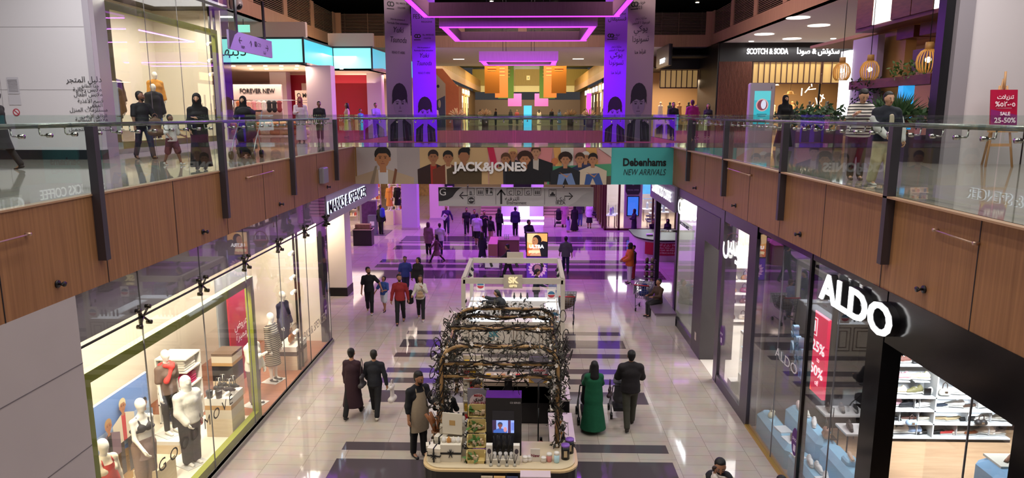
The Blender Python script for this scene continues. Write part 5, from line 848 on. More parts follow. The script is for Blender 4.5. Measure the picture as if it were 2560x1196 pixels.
# ------------------------------------------------------------------ hanging banners with portraits
def hbanner(label,x,y,w,zb,zt,col,rz,arab,d2='#3a2a55',pic=True):
    t=thing('hanging_banner',label,'banner',(x,y,zb),rz); H=zt-zb; m=MB(); m.box(-w/2,w/2,0,.02,0,H); part('cloth',m,M(col,.6),t); mats=[]; m=MB(); k='#15121a'; sk='#8a7f8c' if 'grey' in label else '#8a52c8'
    S=[pg(k,(.08*w,0),(.1*w,.72),(.38*w,1.02),(.62*w,1.02),(.92*w,.72),(.94*w,0)),pg(sk,(.38*w,0),(.4*w,.9),(.58*w,.95),(.6*w,0)),rc(.42*w,.9,.6*w,1.35,sk),el(.5*w,1.98,.3*w,.56,k),el(.5*w,1.6,.24*w,.48,sk),pg(k,(.19*w,1.6),(.22*w,2.05),(.5*w,2.3),(.78*w,2.05),(.81*w,1.6),(.72*w,1.86),(.58*w,1.76),(.42*w,1.84),(.28*w,1.74))]
    S+=[pg('#3a3440',(.12*w,.1),(.2*w,.7),(.24*w,.66),(.18*w,.05)),pg('#3a3440',(.88*w,.1),(.8*w,.7),(.76*w,.66),(.82*w,.05)),pg('#55505c',(.3*w,.1),(.34*w,.8),(.36*w,.75),(.33*w,.1)),pg('#55505c',(.7*w,.1),(.64*w,.8),(.62*w,.75),(.66*w,.1))]
    for q in(-1,1): S+=[el(w*(.5+.105*q),1.64,.05*w,.028,k,8),rc(w*(.5+.105*q)-.07*w,1.71,w*(.5+.105*q)+.07*w,1.735,k)]
    S+=[rc(.43*w,1.3,.57*w,1.325,'#3a2838'),pg('#6f6074' if 'grey' in label else '#6a3aa0',(.46*w,1.42),(.54*w,1.42),(.5*w,1.6))]
    LG=[el(.2*w,5.84,.09*w,.11,k),el(.2*w,5.84,.045*w,.06,col),el(.3*w,5.84,.09*w,.11,k),el(.3*w,5.84,.045*w,.06,col),rc(.1*w,5.62,.38*w,5.66,k)]
    picture(m,mats,S,(-w/2,-.002,0),UX,UZ,clip=(.02,0,w-.02,H)); part('portrait_print',m,mats,t); mats=[]; m=MB(); picture(m,mats,LG,(-w/2,-.002,0),UX,UZ); part('logo_print',m,mats,t)
    if arab: L=[('اقرأها هنا',3.83,.2,.4,0),('تسونودا',4.38,.36,.6,0),('يوكي',4.8,.36,.5,0),('فورمولا 1 الشهير',5.06,.16,.65,0),('مذكرات نجم',5.24,.15,.4,0),('2023',5.68,.2,.25,-.1),('خريف وشتاء',5.9,.2,.5,-.12),('فستيفال',6.75,.36,.75,0),('مجلة',7.02,.2,.3,.2)]
    else: L=[('READ IT HERE',3.83,.15,.5,0),('Tsunoda',4.36,.34,.62,0),('Yuki',4.78,.34,.4,0),('Formula One sensation',5.06,.13,.8,0),('With the presence of',5.22,.11,.55,0),('COLLECTION',5.72,.1,.3,.16),('FALL WINTER 2023',5.9,.12,.48,.2),('MAGAZINE',6.6,.13,.45,.15),('FESTIVAL',6.88,.34,.84,0)]
    for b,z,s,fw,dx in L:
        if z<H: text(b,t,(dx*w,-.006,z),s,M(k,.6),ext=.001,w=fw*w,world=False,rz=0,shear=.25 if b in('Tsunoda','Yuki') else 0)
    for q in(-.3*w,.3*w): m=MB(); m.tube([(q,.01,H),(q,.01,H+3)],.01,5); part('cable',m,STEEL,t)
hbanner('tall purple banner with an English magazine title and portrait, behind the bridge',-5.95,40,1.32,5.45,16.5,'#8a3be0',0,False)
hbanner('tall purple banner with Arabic magazine title and portrait, behind the bridge',4.78,40,1.32,5.45,16.5,'#8a3be0',0,True)
hbanner('tall grey banner with English handwriting and portrait, turned sideways',-5.75,31.2,1.25,5.82,14.5,'#8f808e',38,False)
hbanner('tall grey banner with Arabic handwriting and portrait, turned sideways',4.75,31.2,1.25,5.82,14.5,'#a08f92',-32,True)
# ------------------------------------------------------------------ upper gallery, left: fashion store block
m=MB(); m.box(-30,-10.7,17.3,17.5,Z1+.24,ZC); w=struct('wall_left_store',m,PLASTER); m=MB(); m.box(-30,-10.68,17.28,17.5,Z1,Z1+.24); struct('baseboard_left_store',m,M('#1d2228',.25),w)
for z in(7.6,9.1): q=MB(); q.box(-30,-10.7,17.295,17.3,z-.005,z+.005); struct('trim_joint',q,M('#a49c9e',.5),w)
for x in(-13.1,-15.5,-18): q=MB(); q.box(x-.005,x+.005,17.295,17.3,Z1+.24,ZC); struct('trim_joint',q,M('#a49c9e',.5),w)
m=MB(); m.prism([(-10.69,17.29),(-11.6,19.5),(-11.75,19.5),(-10.85,17.29)],(0,0,Z1),UX,UY,ZC-Z1); struct('wall_left_store_return',m,M('#b3a8b0',.4))
LX=-11.6; m=MB(); m.box(-14.6,-14.5,19.5,27.5,Z1,ZC); m.box(-14.6,LX,19.4,19.5,Z1,ZC); m.box(-14.6,LX-.3,27.4,27.5,Z1,ZC); struct('wall_left_store_window',m,CREAM); m=MB(); m.box(-14.5,LX,19.5,27.4,Z1,6.02); struct('floor_store_window',m,M('#efe5d2',.4)); m=MB(); m.box(-14.5,LX,19.5,27.4,10.9,11.0); struct('ceiling_store_window',m,M('#3a3634',.6))
m=MB(); m.box(LX-.012,LX,19.5,27.5,Z1,ZC); wn=struct('window_8',m,SGLASS)
for y in(21.5,23.5,25.5): q=MB(); q.box(LX-.014,LX+.002,y-.006,y+.006,Z1,ZC); struct('window_seam',q,M('#77757a',.4),wn)
green_frame('large lime green frame around the upper fashion window',LX-.03,19.55,26.5,6.02,10.06,.2)
t=thing('light_track','black vertical track with spotlights at the end of the upper fashion window','track light',(-11.9,26.8,6.02))
for y in(26.55,26.95): m=MB(); m.box(-11.95,-11.88,y-.03,y+.03,6.02,10.9); wpart('rail',m,BLACK,t)
for z in(9.6,9.0,8.5): m=MB(); m.tube([(-11.9,26.55,z),(-11.95,26.35,z-.04)],.07,10); h=wpart('spotlight',m,M('#f4ede0',.4),t); q=MB(); q.tube([(-11.95,26.35,z-.04),(-11.953,26.34,z-.043)],.06,10); wpart('lens',q,M('#fff4dd',.4,emit=8),h)
t=thing('wall_lettering','dark Arabic store directory lettering on the white wall','lettering',(-14,17.29,7)); k=M('#2c282c',.5)
for b,px,py,s in(('دليل المتجر',207,201,.27),('هذا الطابق',219,216,.16),('ملابس رجالية',213,225,.19),('ملابس أطفال',214,237,.19),('قسم الأغذية',218,253,.19),('المقهى',229,264,.19),('مستلزمات المنزل',211,275,.19),('الطابق الأرضي',224,290,.16),('ملابس النسائية',216,299,.19),('مستحضرات التجميل',213,323,.19)):
    dx=(px-1325)/1740*17.3*.99; text(b,t,(dx+.02,17.285,7-(py-286)*17.3/1740*.99),s*.72,k,ext=.001)
t=thing('wall_notice','small printed notices with a red no smoking sign on the white wall','notice',(-12.6,17.29,7)); mats=[]; m=MB(); S=[rc(0,.55,.3,.95,'#c4bcc2'),rc(0,.28,.3,.52,'#c9c1c6'),el(.15,.1,.09,.09,'#b8384a'),el(.15,.1,.065,.065,'#d9d0d2'),pg('#b8384a',(.08,.15),(.1,.17),(.22,.05),(.2,.03))]+[rc(.03,.6+.035*i,.27,.612+.035*i,'#8d868c') for i in range(9)]; picture(m,mats,S,(-12.93,17.288,6.95),UX,UZ); wpart('print',m,mats,t)
m=MB(); m.box(-11.95,-10.75,17.24,17.28,Z1+.02,Z1+.2); 
plinth('small pale wood plinth with shoes in the upper fashion window',-12.6,-11.9,24.6,25.6,6.02,6.5,[('body',.4,PALEWOOD),('top',.08,M('#b58b50',.5))]); shoe('black dress shoe on the upper window plinth, inner one',(-12.15,25.0,6.5),40,'#1a1618','#2a2020','flat'); shoe('black dress shoe on the upper window plinth, outer one',(-12.25,25.3,6.5),40,'#1a1618','#2a2020','flat')
t=thing('direction_sign','purple direction sign with arrows hanging before the cyan shop band','sign',(-11,28.2,9.4)); m=MB(); m.box(-11.06,-10.98,26,30.3,9.36,10.05); wpart('panel',m,M('#8c77b4',.35),t); m=MB(); m.prism([(0,0),(.5,.55),(.85,.69),(0,.69)],(-10.975,26,9.36),UY,UZ,.004); wpart('dark_corner',m,K_,t)
for b,y,z,s in(('←',27,9.75,.4),('→',29.7,9.7,.4),('↑',28,9.7,.35),('H&M',27.2,9.52,.16),('ايكيا',29.4,9.5,.16),('♿ C D',28.7,9.75,.2)): text(b,t,(-10.97,y,z),s,K_,'+x',ext=.001)
for y in(26.8,29.6): m=MB(); m.box(-11.05,-10.99,y-.08,y+.08,10.05,ZC); wpart('hanger',m,DKSTEEL,t)
t=thing('exit_sign','small glowing cyan exit sign hung from the ceiling behind the purple direction sign','sign',(-14,36,11)); m=MB(); m.box(-14.3,-13.7,34.9,34.95,10.95,11.3); wpart('panel',m,M('#8fe8d0',.4,emit=.9),t); m=MB(); m.tube([(-14,34.92,11.3),(-14,34.92,ZC)],.02,5); wpart('rod',m,STEEL,t)
t=thing('security_camera','white dome security camera on the upper wood band','camera',(-13.45,32,11.9)); m=MB(); m.box(-13.5,-13.3,31.6,32.4,11.6,12.3); wpart('mount',m,M('#a8988f',.5),t); m=MB(); m.ball((-13.1,32,11.85),.3,0,14,8); wpart('dome',m,M('#b9b0ac',.3),t); m=MB(); m.ball((-12.98,31.95,11.75),.18,0,10,6); wpart('lens',m,BLACK,t)
# department store with cyan glowing band
CY=M('#8ff0e8',.4,emit=.95); CYD=M('#4fc8d4',.4,emit=.75)
t=thing('shop_sign','glowing cyan sign band of the department store with dark letters','sign',(-11.5,38,9.6))
pts=[(-20,36),(-11.45,36),(-11.35,41),(-9.1,41),(-8.5,51.5)]
for i in range(4):
    a,b=np.array(pts[i]),np.array(pts[i+1]); m=MB(); u=(b-a)/np.linalg.norm(b-a); m.prism([(0,0),(np.linalg.norm(b-a),0),(np.linalg.norm(b-a),1.14),(0,1.14)],(a[0],a[1],9.6),(u[0],u[1],0),UZ,-.3); wpart('glow_panel',m,CY if i%2==0 else CYD,t)
m=MB()
for i in range(4):
    a,b=np.array(pts[i]),np.array(pts[i+1]); u=(b-a)/np.linalg.norm(b-a); L=np.linalg.norm(b-a)
    for z0,z1 in((9.5,9.6),(10.74,10.84)): m.prism([(0,z0),(L,z0),(L,z1),(0,z1)],(a[0],a[1],0),(u[0],u[1],0),UZ,-.34)
    m.prism([(-.05,9.5),(.05,9.5),(.05,10.84),(-.05,10.84)],(b[0],b[1],0),(u[0],u[1],0),UZ,.04)
wpart('frame',m,M('#3a4a4c',.4),t); text('دبنهامز',t,(-15.4,35.97,10.15),.75,K_,ext=.004); text('DEBENHAMS',t,(-8.85,46.2,10.15),.62,K_,rz=86.7,ext=.004,w=7)
m=MB(); m.box(-24,-11.3,36,36.3,10.84,ZC); m.box(-11.6,-9,41,41.3,10.84,ZC); m.box(-24,-8.6,55.8,56,Z1,ZC); m.box(-24.2,-24,36,56,Z1,ZC); struct('wall_department_store',m,M('#d9c6b4',.5)); m=MB(); m.box(-24,-11.4,36.3,41,9.5,9.6); m.box(-24,-8.5,41,56,9.5,9.6); struct('ceiling_department_store',m,wood_mat('mat_store_ceiling','#c9a888','#d9bda0',(.4,4,1)))
for x,y,wd in((-11.0,37.2,1.3),(-9.6,44,.9),(-9.2,50,1.0),(-15.2,43,1.)): m=MB(); m.box(x-wd/2,x+wd/2,y-.4,y+.4,Z1,9.5); struct('wall_store_column',m,M('#d9c4c0',.45))
for k in range(14):
    x,y=(-15.5+1.2*(k%7)*.7,37+2.4*(k//7)); q=MB(); q.lathe((0,0,0),[(.1,-.04),(.1,0)],12); solo('downlight',q,M('#fff0d8',.5,emit=5),'round downlight in the wooden department store ceiling, %s of the %s row'%(ORD[k%7],['front','back'][k//7]),'light',(x,y,9.5),group='downlights of the department store')
def sboard(label,body,x0,x1,y,z0,z1,col,tx,ts,w):
    t=thing('brand_board',label,'sign',((x0+x1)/2,y,z0)); m=MB(); m.box(x0,x1,y,y+.15,Z1,z1); wpart('board',m,M(col,.5),t); m=MB(); m.box(x0,x1,y-.01,y,z0-.12,z0-.09); wpart('groove',m,M('#8d7f78',.5),t); text(body,t,((x0+x1)/2,y-.02,(z0+z1)/2),ts,M('#1a1618',.4),w=w,ext=.005,bold=.004); return t
sboard('cream brand board reading Forever New behind the rails','FOREVER NEW',-15.6,-13.05,37.0,7.85,8.55,'#c9b3a8',0,.34,1.85); sboard('cream brand board reading Moda beside the red wall','O MODA',-13.0,-11.65,39.0,7.75,8.3,'#d9c0a8',0,.34,1.15)
m=MB(); m.box(-15.5,-9.5,44.0,44.1,Z1,9.4); struct('wall_red',m,M('#b3132c',.5)); m=MB(); m.box(-14.2,-12.9,43.9,43.99,8.1,8.9); solo('cream_board',m,M('#e9cfae',.5),'plain cream board on the red store wall','board')
for k in range(9):
    x=-15.3+.27*k; c=['#b5643a','#c98a5a','#e0a090','#d98a8a','#e6b0a8','#d9cfc4','#1a181c','#1c1a1e','#7d2a30'][k]; V,Q=blob([((-.1,0,-.15),(.1,0,-.15),.05,.05,(1,.6,1)),((-.08,0,-.5),(.08,0,-.5),.07,.07,(1,.5,1)),((0,0,-.15),(0,0,-.55),.12,.12,(1,.4,1))],.025,.04); o=rawmesh('hanging_garment',V,Q,M(c,.8,noise=.3,nscale=14)); o.location=(x,36.85,7.75); tag(o,'%s top hanging under the brand board, %s along the rail'%(['rust','tan','peach','rose','pale pink','grey white','black','black','wine'][k],ORD[k]),'clothes',group='tops on the store rail')
m=MB(); m.tube([(-15.6,36.85,7.72),(-11.6,36.85,7.72)],.02,6); m.tube([(-15.6,36.85,Z1),(-15.6,36.85,7.72)],.02,6); m.tube([(-11.6,36.85,Z1),(-11.6,36.85,7.72)],.02,6); solo('clothes_rail',m,CHROME,'steel clothes rail in front of the cream brand boards','rail')
for k in range(8):
    x=-15.2+.5*k; V,Q=blob([((-.16,0,.6),(.16,0,.6),.16,.16,(1,1,1)),((-.16,0,.2),(.16,0,.2),.15,.15)],.03,.05); o=rawmesh('clothes_stack',V,Q,M(['#c98a5a','#d9a878','#b5643a','#e0c0a0'][k%4],.8,noise=.4,nscale=9)); o.location=(x,36.2,Z1); tag(o,'%s clothes hung on the low rack near the void, %s along'%(['tan','sand','rust','cream'][k%4],ORD[k]),'clothes',group='low rack of clothes in the department store')
for x in(-9.85,-8.95): m=MB(); m.box(x-.12,x+.12,45.2-.0,45.35,6.1,9.0); t=solo('pink_lightbox',m,M('#f060c8',.4,emit=1.1),'tall glowing pink column light, '+('nearer the cream column' if x<-9.5 else 'nearer the grey banner'),'light'); 
# ------------------------------------------------------------------ upper gallery, right
m=MB(); m.box(9.75,26,16.2,16.4,Z1,ZC); struct('wall_right_store',m,PLASTER); m=MB(); m.box(9.4,9.75,16.15,16.45,Z1,ZC); m.box(9.2,9.42,16.3,16.6,Z1,ZC,1); struct('wall_right_column',m,[M('#9a9298',.4),DKSTEEL]); q=MB(); q.box(11.15,11.18,16.19,16.2,Z1,ZC); struct('trim_right_joint',q,DKSTEEL)
t=thing('sale_easel','wooden easel carrying a red sale board on the upper gallery','easel',(10.1,15.4,Z1)); EW=M('#c29263',.5)
for a,b in(((9.85,15.35,Z1),(10.05,15.5,7.6)),((10.35,15.25,Z1),(10.2,15.5,7.6)),((10.15,15.95,Z1),(10.15,15.55,7.75))): m=MB(); m.tube([a,b],.025,6); wpart('leg',m,EW,t)
m=MB(); m.box(9.9,10.32,15.3,15.36,6.32,6.38); m.box(9.82,10.4,15.28,15.38,6.62,6.68); wpart('ledge',m,EW,t); m=MB(); m.tube([(10.15,15.5,7.5),(10.15,15.52,7.9)],.025,6); wpart('mast',m,EW,t)
t=thing('sale_board','red and purple sale board standing on the easel','sign',(10.12,15.4,6.68)); m=MB(); m.bx((0,0,.42),(.56,.03,.84),0,0,0,-8); part('board',m,M('#b5153f',.4),t); mats=[]; m=MB(); S=[pg('#8a1f6a',(0,0),(.56,0),(.56,.3),(0,.42)),pg('#d9b03a',(0,0),(.08,0),(0,.1)),pg('#d9b03a',(.56,0),(.56,.1),(.48,0)),rc(.12,.44,.44,.446,'#f0d8e0')]; picture(m,mats,S,(-.28,-.075,.01),UX,(0,math.sin(R(8)),math.cos(R(8)))); part('print',m,mats,t)
for b,z,s in(('تنزيلات',.68,.12),('٥٠-٢٥%',.53,.15),('SALE',.33,.1),('25-50%',.19,.15)): text(b,t,(0,-.115+z*.14,z),s,M('#f6e6ea',.5),ext=.001,world=False,rz=0,tilt=82,bold=.003)
# cafe front with box canopy
t=thing('cafe_canopy','dark wood box canopy with glowing white squares over the cafe','canopy',(9.8,19,9.4)); m=MB(); m.box(9.75,10.4,16.6,21.9,9.4,ZC); wpart('body',m,DKWOOD,t)
for r in range(2):
    for k in range(5): lit=(r+k)%3==0; m=MB(); y=16.75+k*1.02; m.box(9.7,9.75,y,y+.98,9.5+r*1.0,10.45+r*1.0); wpart('glow_square' if lit else 'wood_square',m,M('#fff6ec',.4,emit=1.8) if lit else DKWOOD,t)
m=MB(); m.box(13.8,14,16.5,30,Z1,ZC); m.box(10.6,10.9,20.6,22.4,Z1,9.4); struct('wall_cafe_back',m,M('#b98a52',.5)); m=MB(); m.box(10.2,10.4,21.4,23.0,Z1,9.3); struct('wall_cafe_lilac',m,M('#a893b4',.5)); m=MB(); m.box(10.4,14,16.5,27,9.4,9.5); struct('ceiling_cafe',m,M('#9a6a3a',.5))
m=MB(); m.box(10.1,10.2,22.95,23.6,6.9,9.0); solo('glowing_wall_light',m,M('#ffffff',.4,emit=1.8),'tall glowing white panel at the edge of the cafe','light'); m=MB(); m.box(9.95,10.3,18.0,22.5,7.75,8.0); solo('cafe_shelf',m,DKWOOD,'dark wood planter shelf across the cafe front','shelf')
for k,(y,z) in enumerate(((18.0,9.08),(19.2,9.08),(20.4,9.08))): m=MB(); m.box(10.45,11.1,y-.45,y+.45,z,z+.32); solo('wood_box',m,DKWOOD,'dark wood box over the cafe shelf, %s from the steel column'%ORD[k],'box')
m=MB(); m.box(10.3,10.32,18.6,19.6,8.15,8.7); solo('cafe_poster',m,M('#5a3f5c',.5,noise=.5,nscale=5),'dark patterned poster strip inside the cafe','poster'); m=MB(); m.box(9.9,10.2,19.15,19.4,6.6,7.75); solo('menu_screen',m,M('#2f9ce0',.4,emit=1.),'bright blue menu screen above the cafe plants','screen')
def cagelamp(label,x,y,z,s=1.):
    t=thing('pendant_lamp',label,'lamp',(x,y,z)); CW=M('#d29a48',.5,emit=.12)
    m=MB()
    for k in range(20):
        a=k*2*math.pi/20; m.tube([(r*s*math.cos(a),r*s*math.sin(a),h*s) for r,h in((.1,.3),(.17,.26),(.24,.14),(.26,0),(.23,-.14),(.16,-.24))],.013*s,5)
    part('cage',m,CW,t); m=MB(); m.lathe((0,0,.28*s),[(.1*s,0),(.09*s,.2*s)],14); part('neck',m,M('#b98545',.5),t); m=MB(); m.ball((0,0,.06*s),.07*s,0,10,6); part('bulb',m,M('#fff0c8',.4,emit=14),t); m=MB(); m.tube([(0,0,.45*s),(0,0,ZC-z)],.01,5); part('cord',m,BLACK,t)
cagelamp('round slatted wood pendant lamp, farthest from the steel column',9.5,22.05,8.25,.95); cagelamp('round slatted wood pendant lamp, middle of the three big ones',9.5,20.26,8.18,.95); cagelamp('round slatted wood pendant lamp, nearest the steel column',9.3,17.0,8.2,.95); cagelamp('round slatted wood pendant lamp, deep inside the cafe behind the others',11.6,19.2,8.0,.95)
def planter(label,x0,x1,y0,y1,n,kind):
    t=thing('planter',label,'planter',((x0+x1)/2,(y0+y1)/2,Z1)); m=MB(); m.box(x0,x1,y0,y1,Z1,Z1+.62); wpart('box',m,M('#3a2f38',.4),t); m=MB(); m.box(x0+.03,x1-.03,y0+.03,y1-.03,Z1+.62,Z1+.63); wpart('soil',m,M('#2a1f18',.9),t)
    m=MB()
    for k in range(n):
        p=np.array([rv.uniform(x0+.1,x1-.1),rv.uniform(y0+.1,y1-.1),Z1+.6]); tall=kind=='mix' and k%6==0
        for j in range(34):
            d=rnd(1.); d[2]=abs(d[2])+.5; d/=np.linalg.norm(d); q=p+d*rv.uniform(.15,.55 if not tall else .95)+np.array([0,0,rv.uniform(0,.35)])
            if tall: w=np.cross(d,rnd(1)); w/=np.linalg.norm(w)+1e-6; m.add([p+np.array([0,0,.3]),p+d*.35+w*.03+np.array([0,0,.35]),p+d*.8+np.array([0,0,.3]),p+d*.35-w*.03+np.array([0,0,.35])],[(0,1,2,3)])
            else: leaf(m,q,rv.uniform(.14,.24))
    wpart('foliage',m,M('#3a5a34',.6,noise=.5,nscale=4),t)
planter('long dark planter of leafy green plants by the steel column',8.9,9.5,16.9,19.6,22,'mix'); planter('long dark planter of leafy green plants near the information screen',9.2,9.9,22.5,26.5,24,'leaf')
t=thing('hanging_plant','dark trailing plant hanging from the cafe shelf','plant',(10.1,21.7,8)); m=MB(); [leaf(m,np.array([10.1+rv.uniform(-.2,.2),rv.uniform(20.9,22.4),8.05-abs(rv.gauss(0,.35))]),.12) for _ in range(420)]; wpart('foliage',m,M('#2e3f2a',.6),t)
for k in range(3): m=MB(); [leaf(m,rnd(.2)+np.array([0,0,.1]),.14) for _ in range(60)]; solo('shelf_plant',m,M('#5a7a3a',.6),'green plant tuft on the cafe shelf, %s from the steel column'%ORD[k],'plant',(10.1,18.4+.7*k,8.08))
t=thing('info_totem','white information totem with a teal screen on the upper gallery','totem',(8.9,27.6,Z1)); m=MB(); m.bx((8.9,27.6,Z1+1.15),(.95,.35,2.3),0,0,.04); wpart('body',m,M('#cfc4d2',.35),t); mats=[]; m=MB(); S=[rc(0,0,.62,1.25,'#39b0bf'),rc(0,.9,.62,1.25,'#5cc4cc'),el(.31,.72,.24,.24,'#c9a0a0'),el(.31,.72,.19,.2,'#7a3a4a'),el(.36,.74,.1,.17,'#d0d4e8'),rc(.12,.36,.5,.385,'#1f4a5a'),rc(.16,.29,.46,.315,'#1f4a5a'),rc(.25,.1,.37,.2,'#cfeef4')]; picture(m,mats,S,(8.59,27.42,Z1+.75),UX,UZ,emit=.8); wpart('screen',m,mats,t); text('i',t,(9.22,27.41,Z1+2.13),.2,K_,ext=.001)
# black fashion shop
t=thing('shop_sign','white glowing letters on the long black shop fascia','sign',(17,46.9,10.4)); m=MB(); m.box(12.3,26,46.95,47.3,10.38,ZC); wpart('fascia',m,M('#120f10',.4),t); text('SCOTCH & SODA',t,(15.35,46.9,11.0),.5,M('#ffffff',.4,emit=2.),w=2.65,ext=.03,bold=.01); text('سكوتش & صودا',t,(18.6,46.9,11.02),.55,M('#ffffff',.4,emit=2.),w=2.7,ext=.03,bold=.006)
m=MB()
for k in range(26): x=12.3+.082*k; m.box(x,x+.05,46.9,46.98,Z1,10.38)
m.box(12.3,14.45,46.98,47.2,Z1,10.38,1); struct('wall_slatted_pier',m,[wood_mat('mat_slat_wood','#6a3f30','#7d4c3a'),M('#241614',.6)])
m=MB(); m.box(9.3,12.3,52,52.2,10.2,ZC); m.box(9.3,12.3,49.5,52,10.9,11); m.box(12.2,12.4,47,52.2,Z1,ZC); m.box(9.2,9.35,47.5,52,10.2,ZC); struct('wall_black_shop',m,M('#15110f',.4))
def grille(name,x0,x1,y,z0,z1,n):
    m=MB()
    for k in range(n+1): x=x0+(x1-x0)*k/n; m.box(x-.03,x+.03,y-.05,y,z0,z1)
    m.box(x0,x1,y-.05,y,z0-.05,z0+.03); m.box(x0,x1,y-.05,y,z1-.03,z1); m.box(x0,x1,y+.05,y+.06,z0,z1,1); struct(name,m,[M('#4a2c22',.5),M('#c9a566',.4,emit=.35)])
grille('window_9',14.5,18.9,46.98,9.0,10.35,12); grille('window_10',19.0,22.5,46.98,9.0,10.35,6); grille('window_11',9.4,12.1,51.9,8.9,10.15,7)
m=MB(); m.box(14.45,26,53.8,54,Z1,ZC); m.box(9,14,57.8,58,Z1,ZC); m.box(14.4,14.5,47.2,54,Z1,ZC); struct('wall_black_shop_back',m,M('#a8865c',.6)); m=MB(); m.box(14.4,26,47.3,54,10.3,10.38); m.box(9,14.4,52.2,58,10.3,10.38); struct('ceiling_black_shop',m,M('#2a2019',.6))
m=MB(); m.box(18.85,18.95,46.95,47.05,Z1,9); m.box(14.45,14.55,46.95,47.05,Z1,9); struct('door_2',m,BLACK)
for k in range(14):
    x=15+.72*k if k<10 else 9.8+.7*(k-10); y=50+rv.uniform(-1,1) if k<10 else 53.5; V,Q=blob([((-.12,0,1.35),(.12,0,1.35),.07,.07),((0,0,1.3),(0,0,.75),.17,.2,(1,.5,1)),((0,0,1.45),(0,0,1.6),.05,.09)],.03,.05); o=rawmesh('dressed_bust',V,Q,M(['#c9a083','#2a2a30','#8a3f4c','#d9c8b0','#3a4a3a','#b58a5a','#1f1d22'][k%7],.8,noise=.2,nscale=9)); o.location=(x,y,Z1+.35); tag(o,'%s clothed bust in the black shop, %s from the %s'%(['tan','black','wine','cream','green','camel','dark'][k%7],ORD[k%10],'slatted pier' if k<10 else 'gold grille corner'),'bust',group='clothed busts in the black shop')
    m=MB(); m.box(-.25,.25,-.25,.25,0,.4); m.box(-.27,.27,-.27,.27,.36,.4,1); solo('bust_plinth',m,[M('#3a2a20',.5),M('#e0c8a0',.4)],'dark plinth under the %s bust counted from the %s'%(ORD[k%10],'slatted pier' if k<10 else 'gold grille corner'),'plinth',(x,y,Z1),group='plinths in the black shop')
for k in range(12): m=MB(); a=rv.uniform(0,3); m.tube([(0,0,0),(.5*math.cos(a),0,.5*math.sin(a))],.035,6); solo('light_tube',m,M('#fff2dc',.4,emit=3),'glowing diagonal tube light in the black shop window, %s one'%ORD[k],'light',(18.6+.3*(k%6),48+.2*k,7.0+.35*k*.6),group='tube lights in the black shop window')
t=thing('straw_hat','round straw hat hanging in the black shop window','hat',(17.4,48,8.3)); m=MB(); m.lathe((17.4,48,8.3),[(.42,0),(.42,.02),(.2,.05),(.17,.2),(.02,.24)],18); wpart('body',m,M('#c99a4a',.7),t)
m=MB(); m.tube([(17.4,48,8.5),(17.4,48,10.3)],.01,5); solo('hat_cord',m,BLACK,'thin cord from which the straw hat hangs','cord')
for k,(x,y,z) in enumerate(((15.1,47.5,9.0),(16.4,48,8.9),(20,48,9.1),(10.2,53,9.1))): t=thing('pendant_lamp','white cone pendant lamp in the black shop, '+['first from the slatted pier','second from the slatted pier','farthest along','beyond the gold corner'][k],'lamp',(x,y,z)); m=MB(); m.lathe((0,0,0),[(.22,0),(.05,.22)],12); part('shade',m,M('#ffe9cc',.5,emit=1.5),t); m=MB(); m.tube([(0,0,.2),(0,0,10.3-z)],.01,5); part('cord',m,BLACK,t)
m=MB(); m.box(9.1,9.22,47.4,52,10.2,ZC); t=thing('shop_sign','glowing Arabic letters on the dark angled fascia beside the grey banner','sign',(9.1,49.5,10.5)); wpart('fascia',m,M('#2a2a34',.3),t); text('جيورجيو',t,(9.07,49.5,10.75),.55,M('#ffffff',.4,emit=1.8),'-x',ext=.02,bold=.01)
# round discs and slot lights in the gallery ceilings
for k,(x,y,l) in enumerate(((12.8,35,'white'),(15,38,'white'),(13.5,42,'white'),(16,44.5,'white'),(18.5,44.5,'white'),(14,46,'white'),(20.5,40,'white'),(17,33,'white'))): m=MB(); m.lathe((0,0,0),[(.55,-.03),(.5,-.0)],20) if k<4 else m.lathe((0,0,0),[(.16,-.04),(.16,0)],14); solo('ceiling_light',m,M('#fff6ea',.4,emit=2.5),'%s round light in the white ceiling before the black shop, %s from the wood band'%('large' if k<4 else 'small',ORD[k%4]),'light',(x,y,ZC))
for k,(x,y) in enumerate(((-15,28),(-14.2,31),(-14.6,34),(-6,60),(-3.5,64),(4,60),(6.5,58),(1,65))): m=MB(); m.box(-.45,.45,-.12,.12,-.04,0); solo('ceiling_light',m,M('#fff6ea',.4,emit=2.5),('slot light in the white ceiling before the cyan band, %s'%['nearest','middle','farthest'][k] if k<3 else 'slot light in the ceiling beyond the purple rings, %s from the grey banner side'%ORD[k-3]),'light',(x,y,ZC))
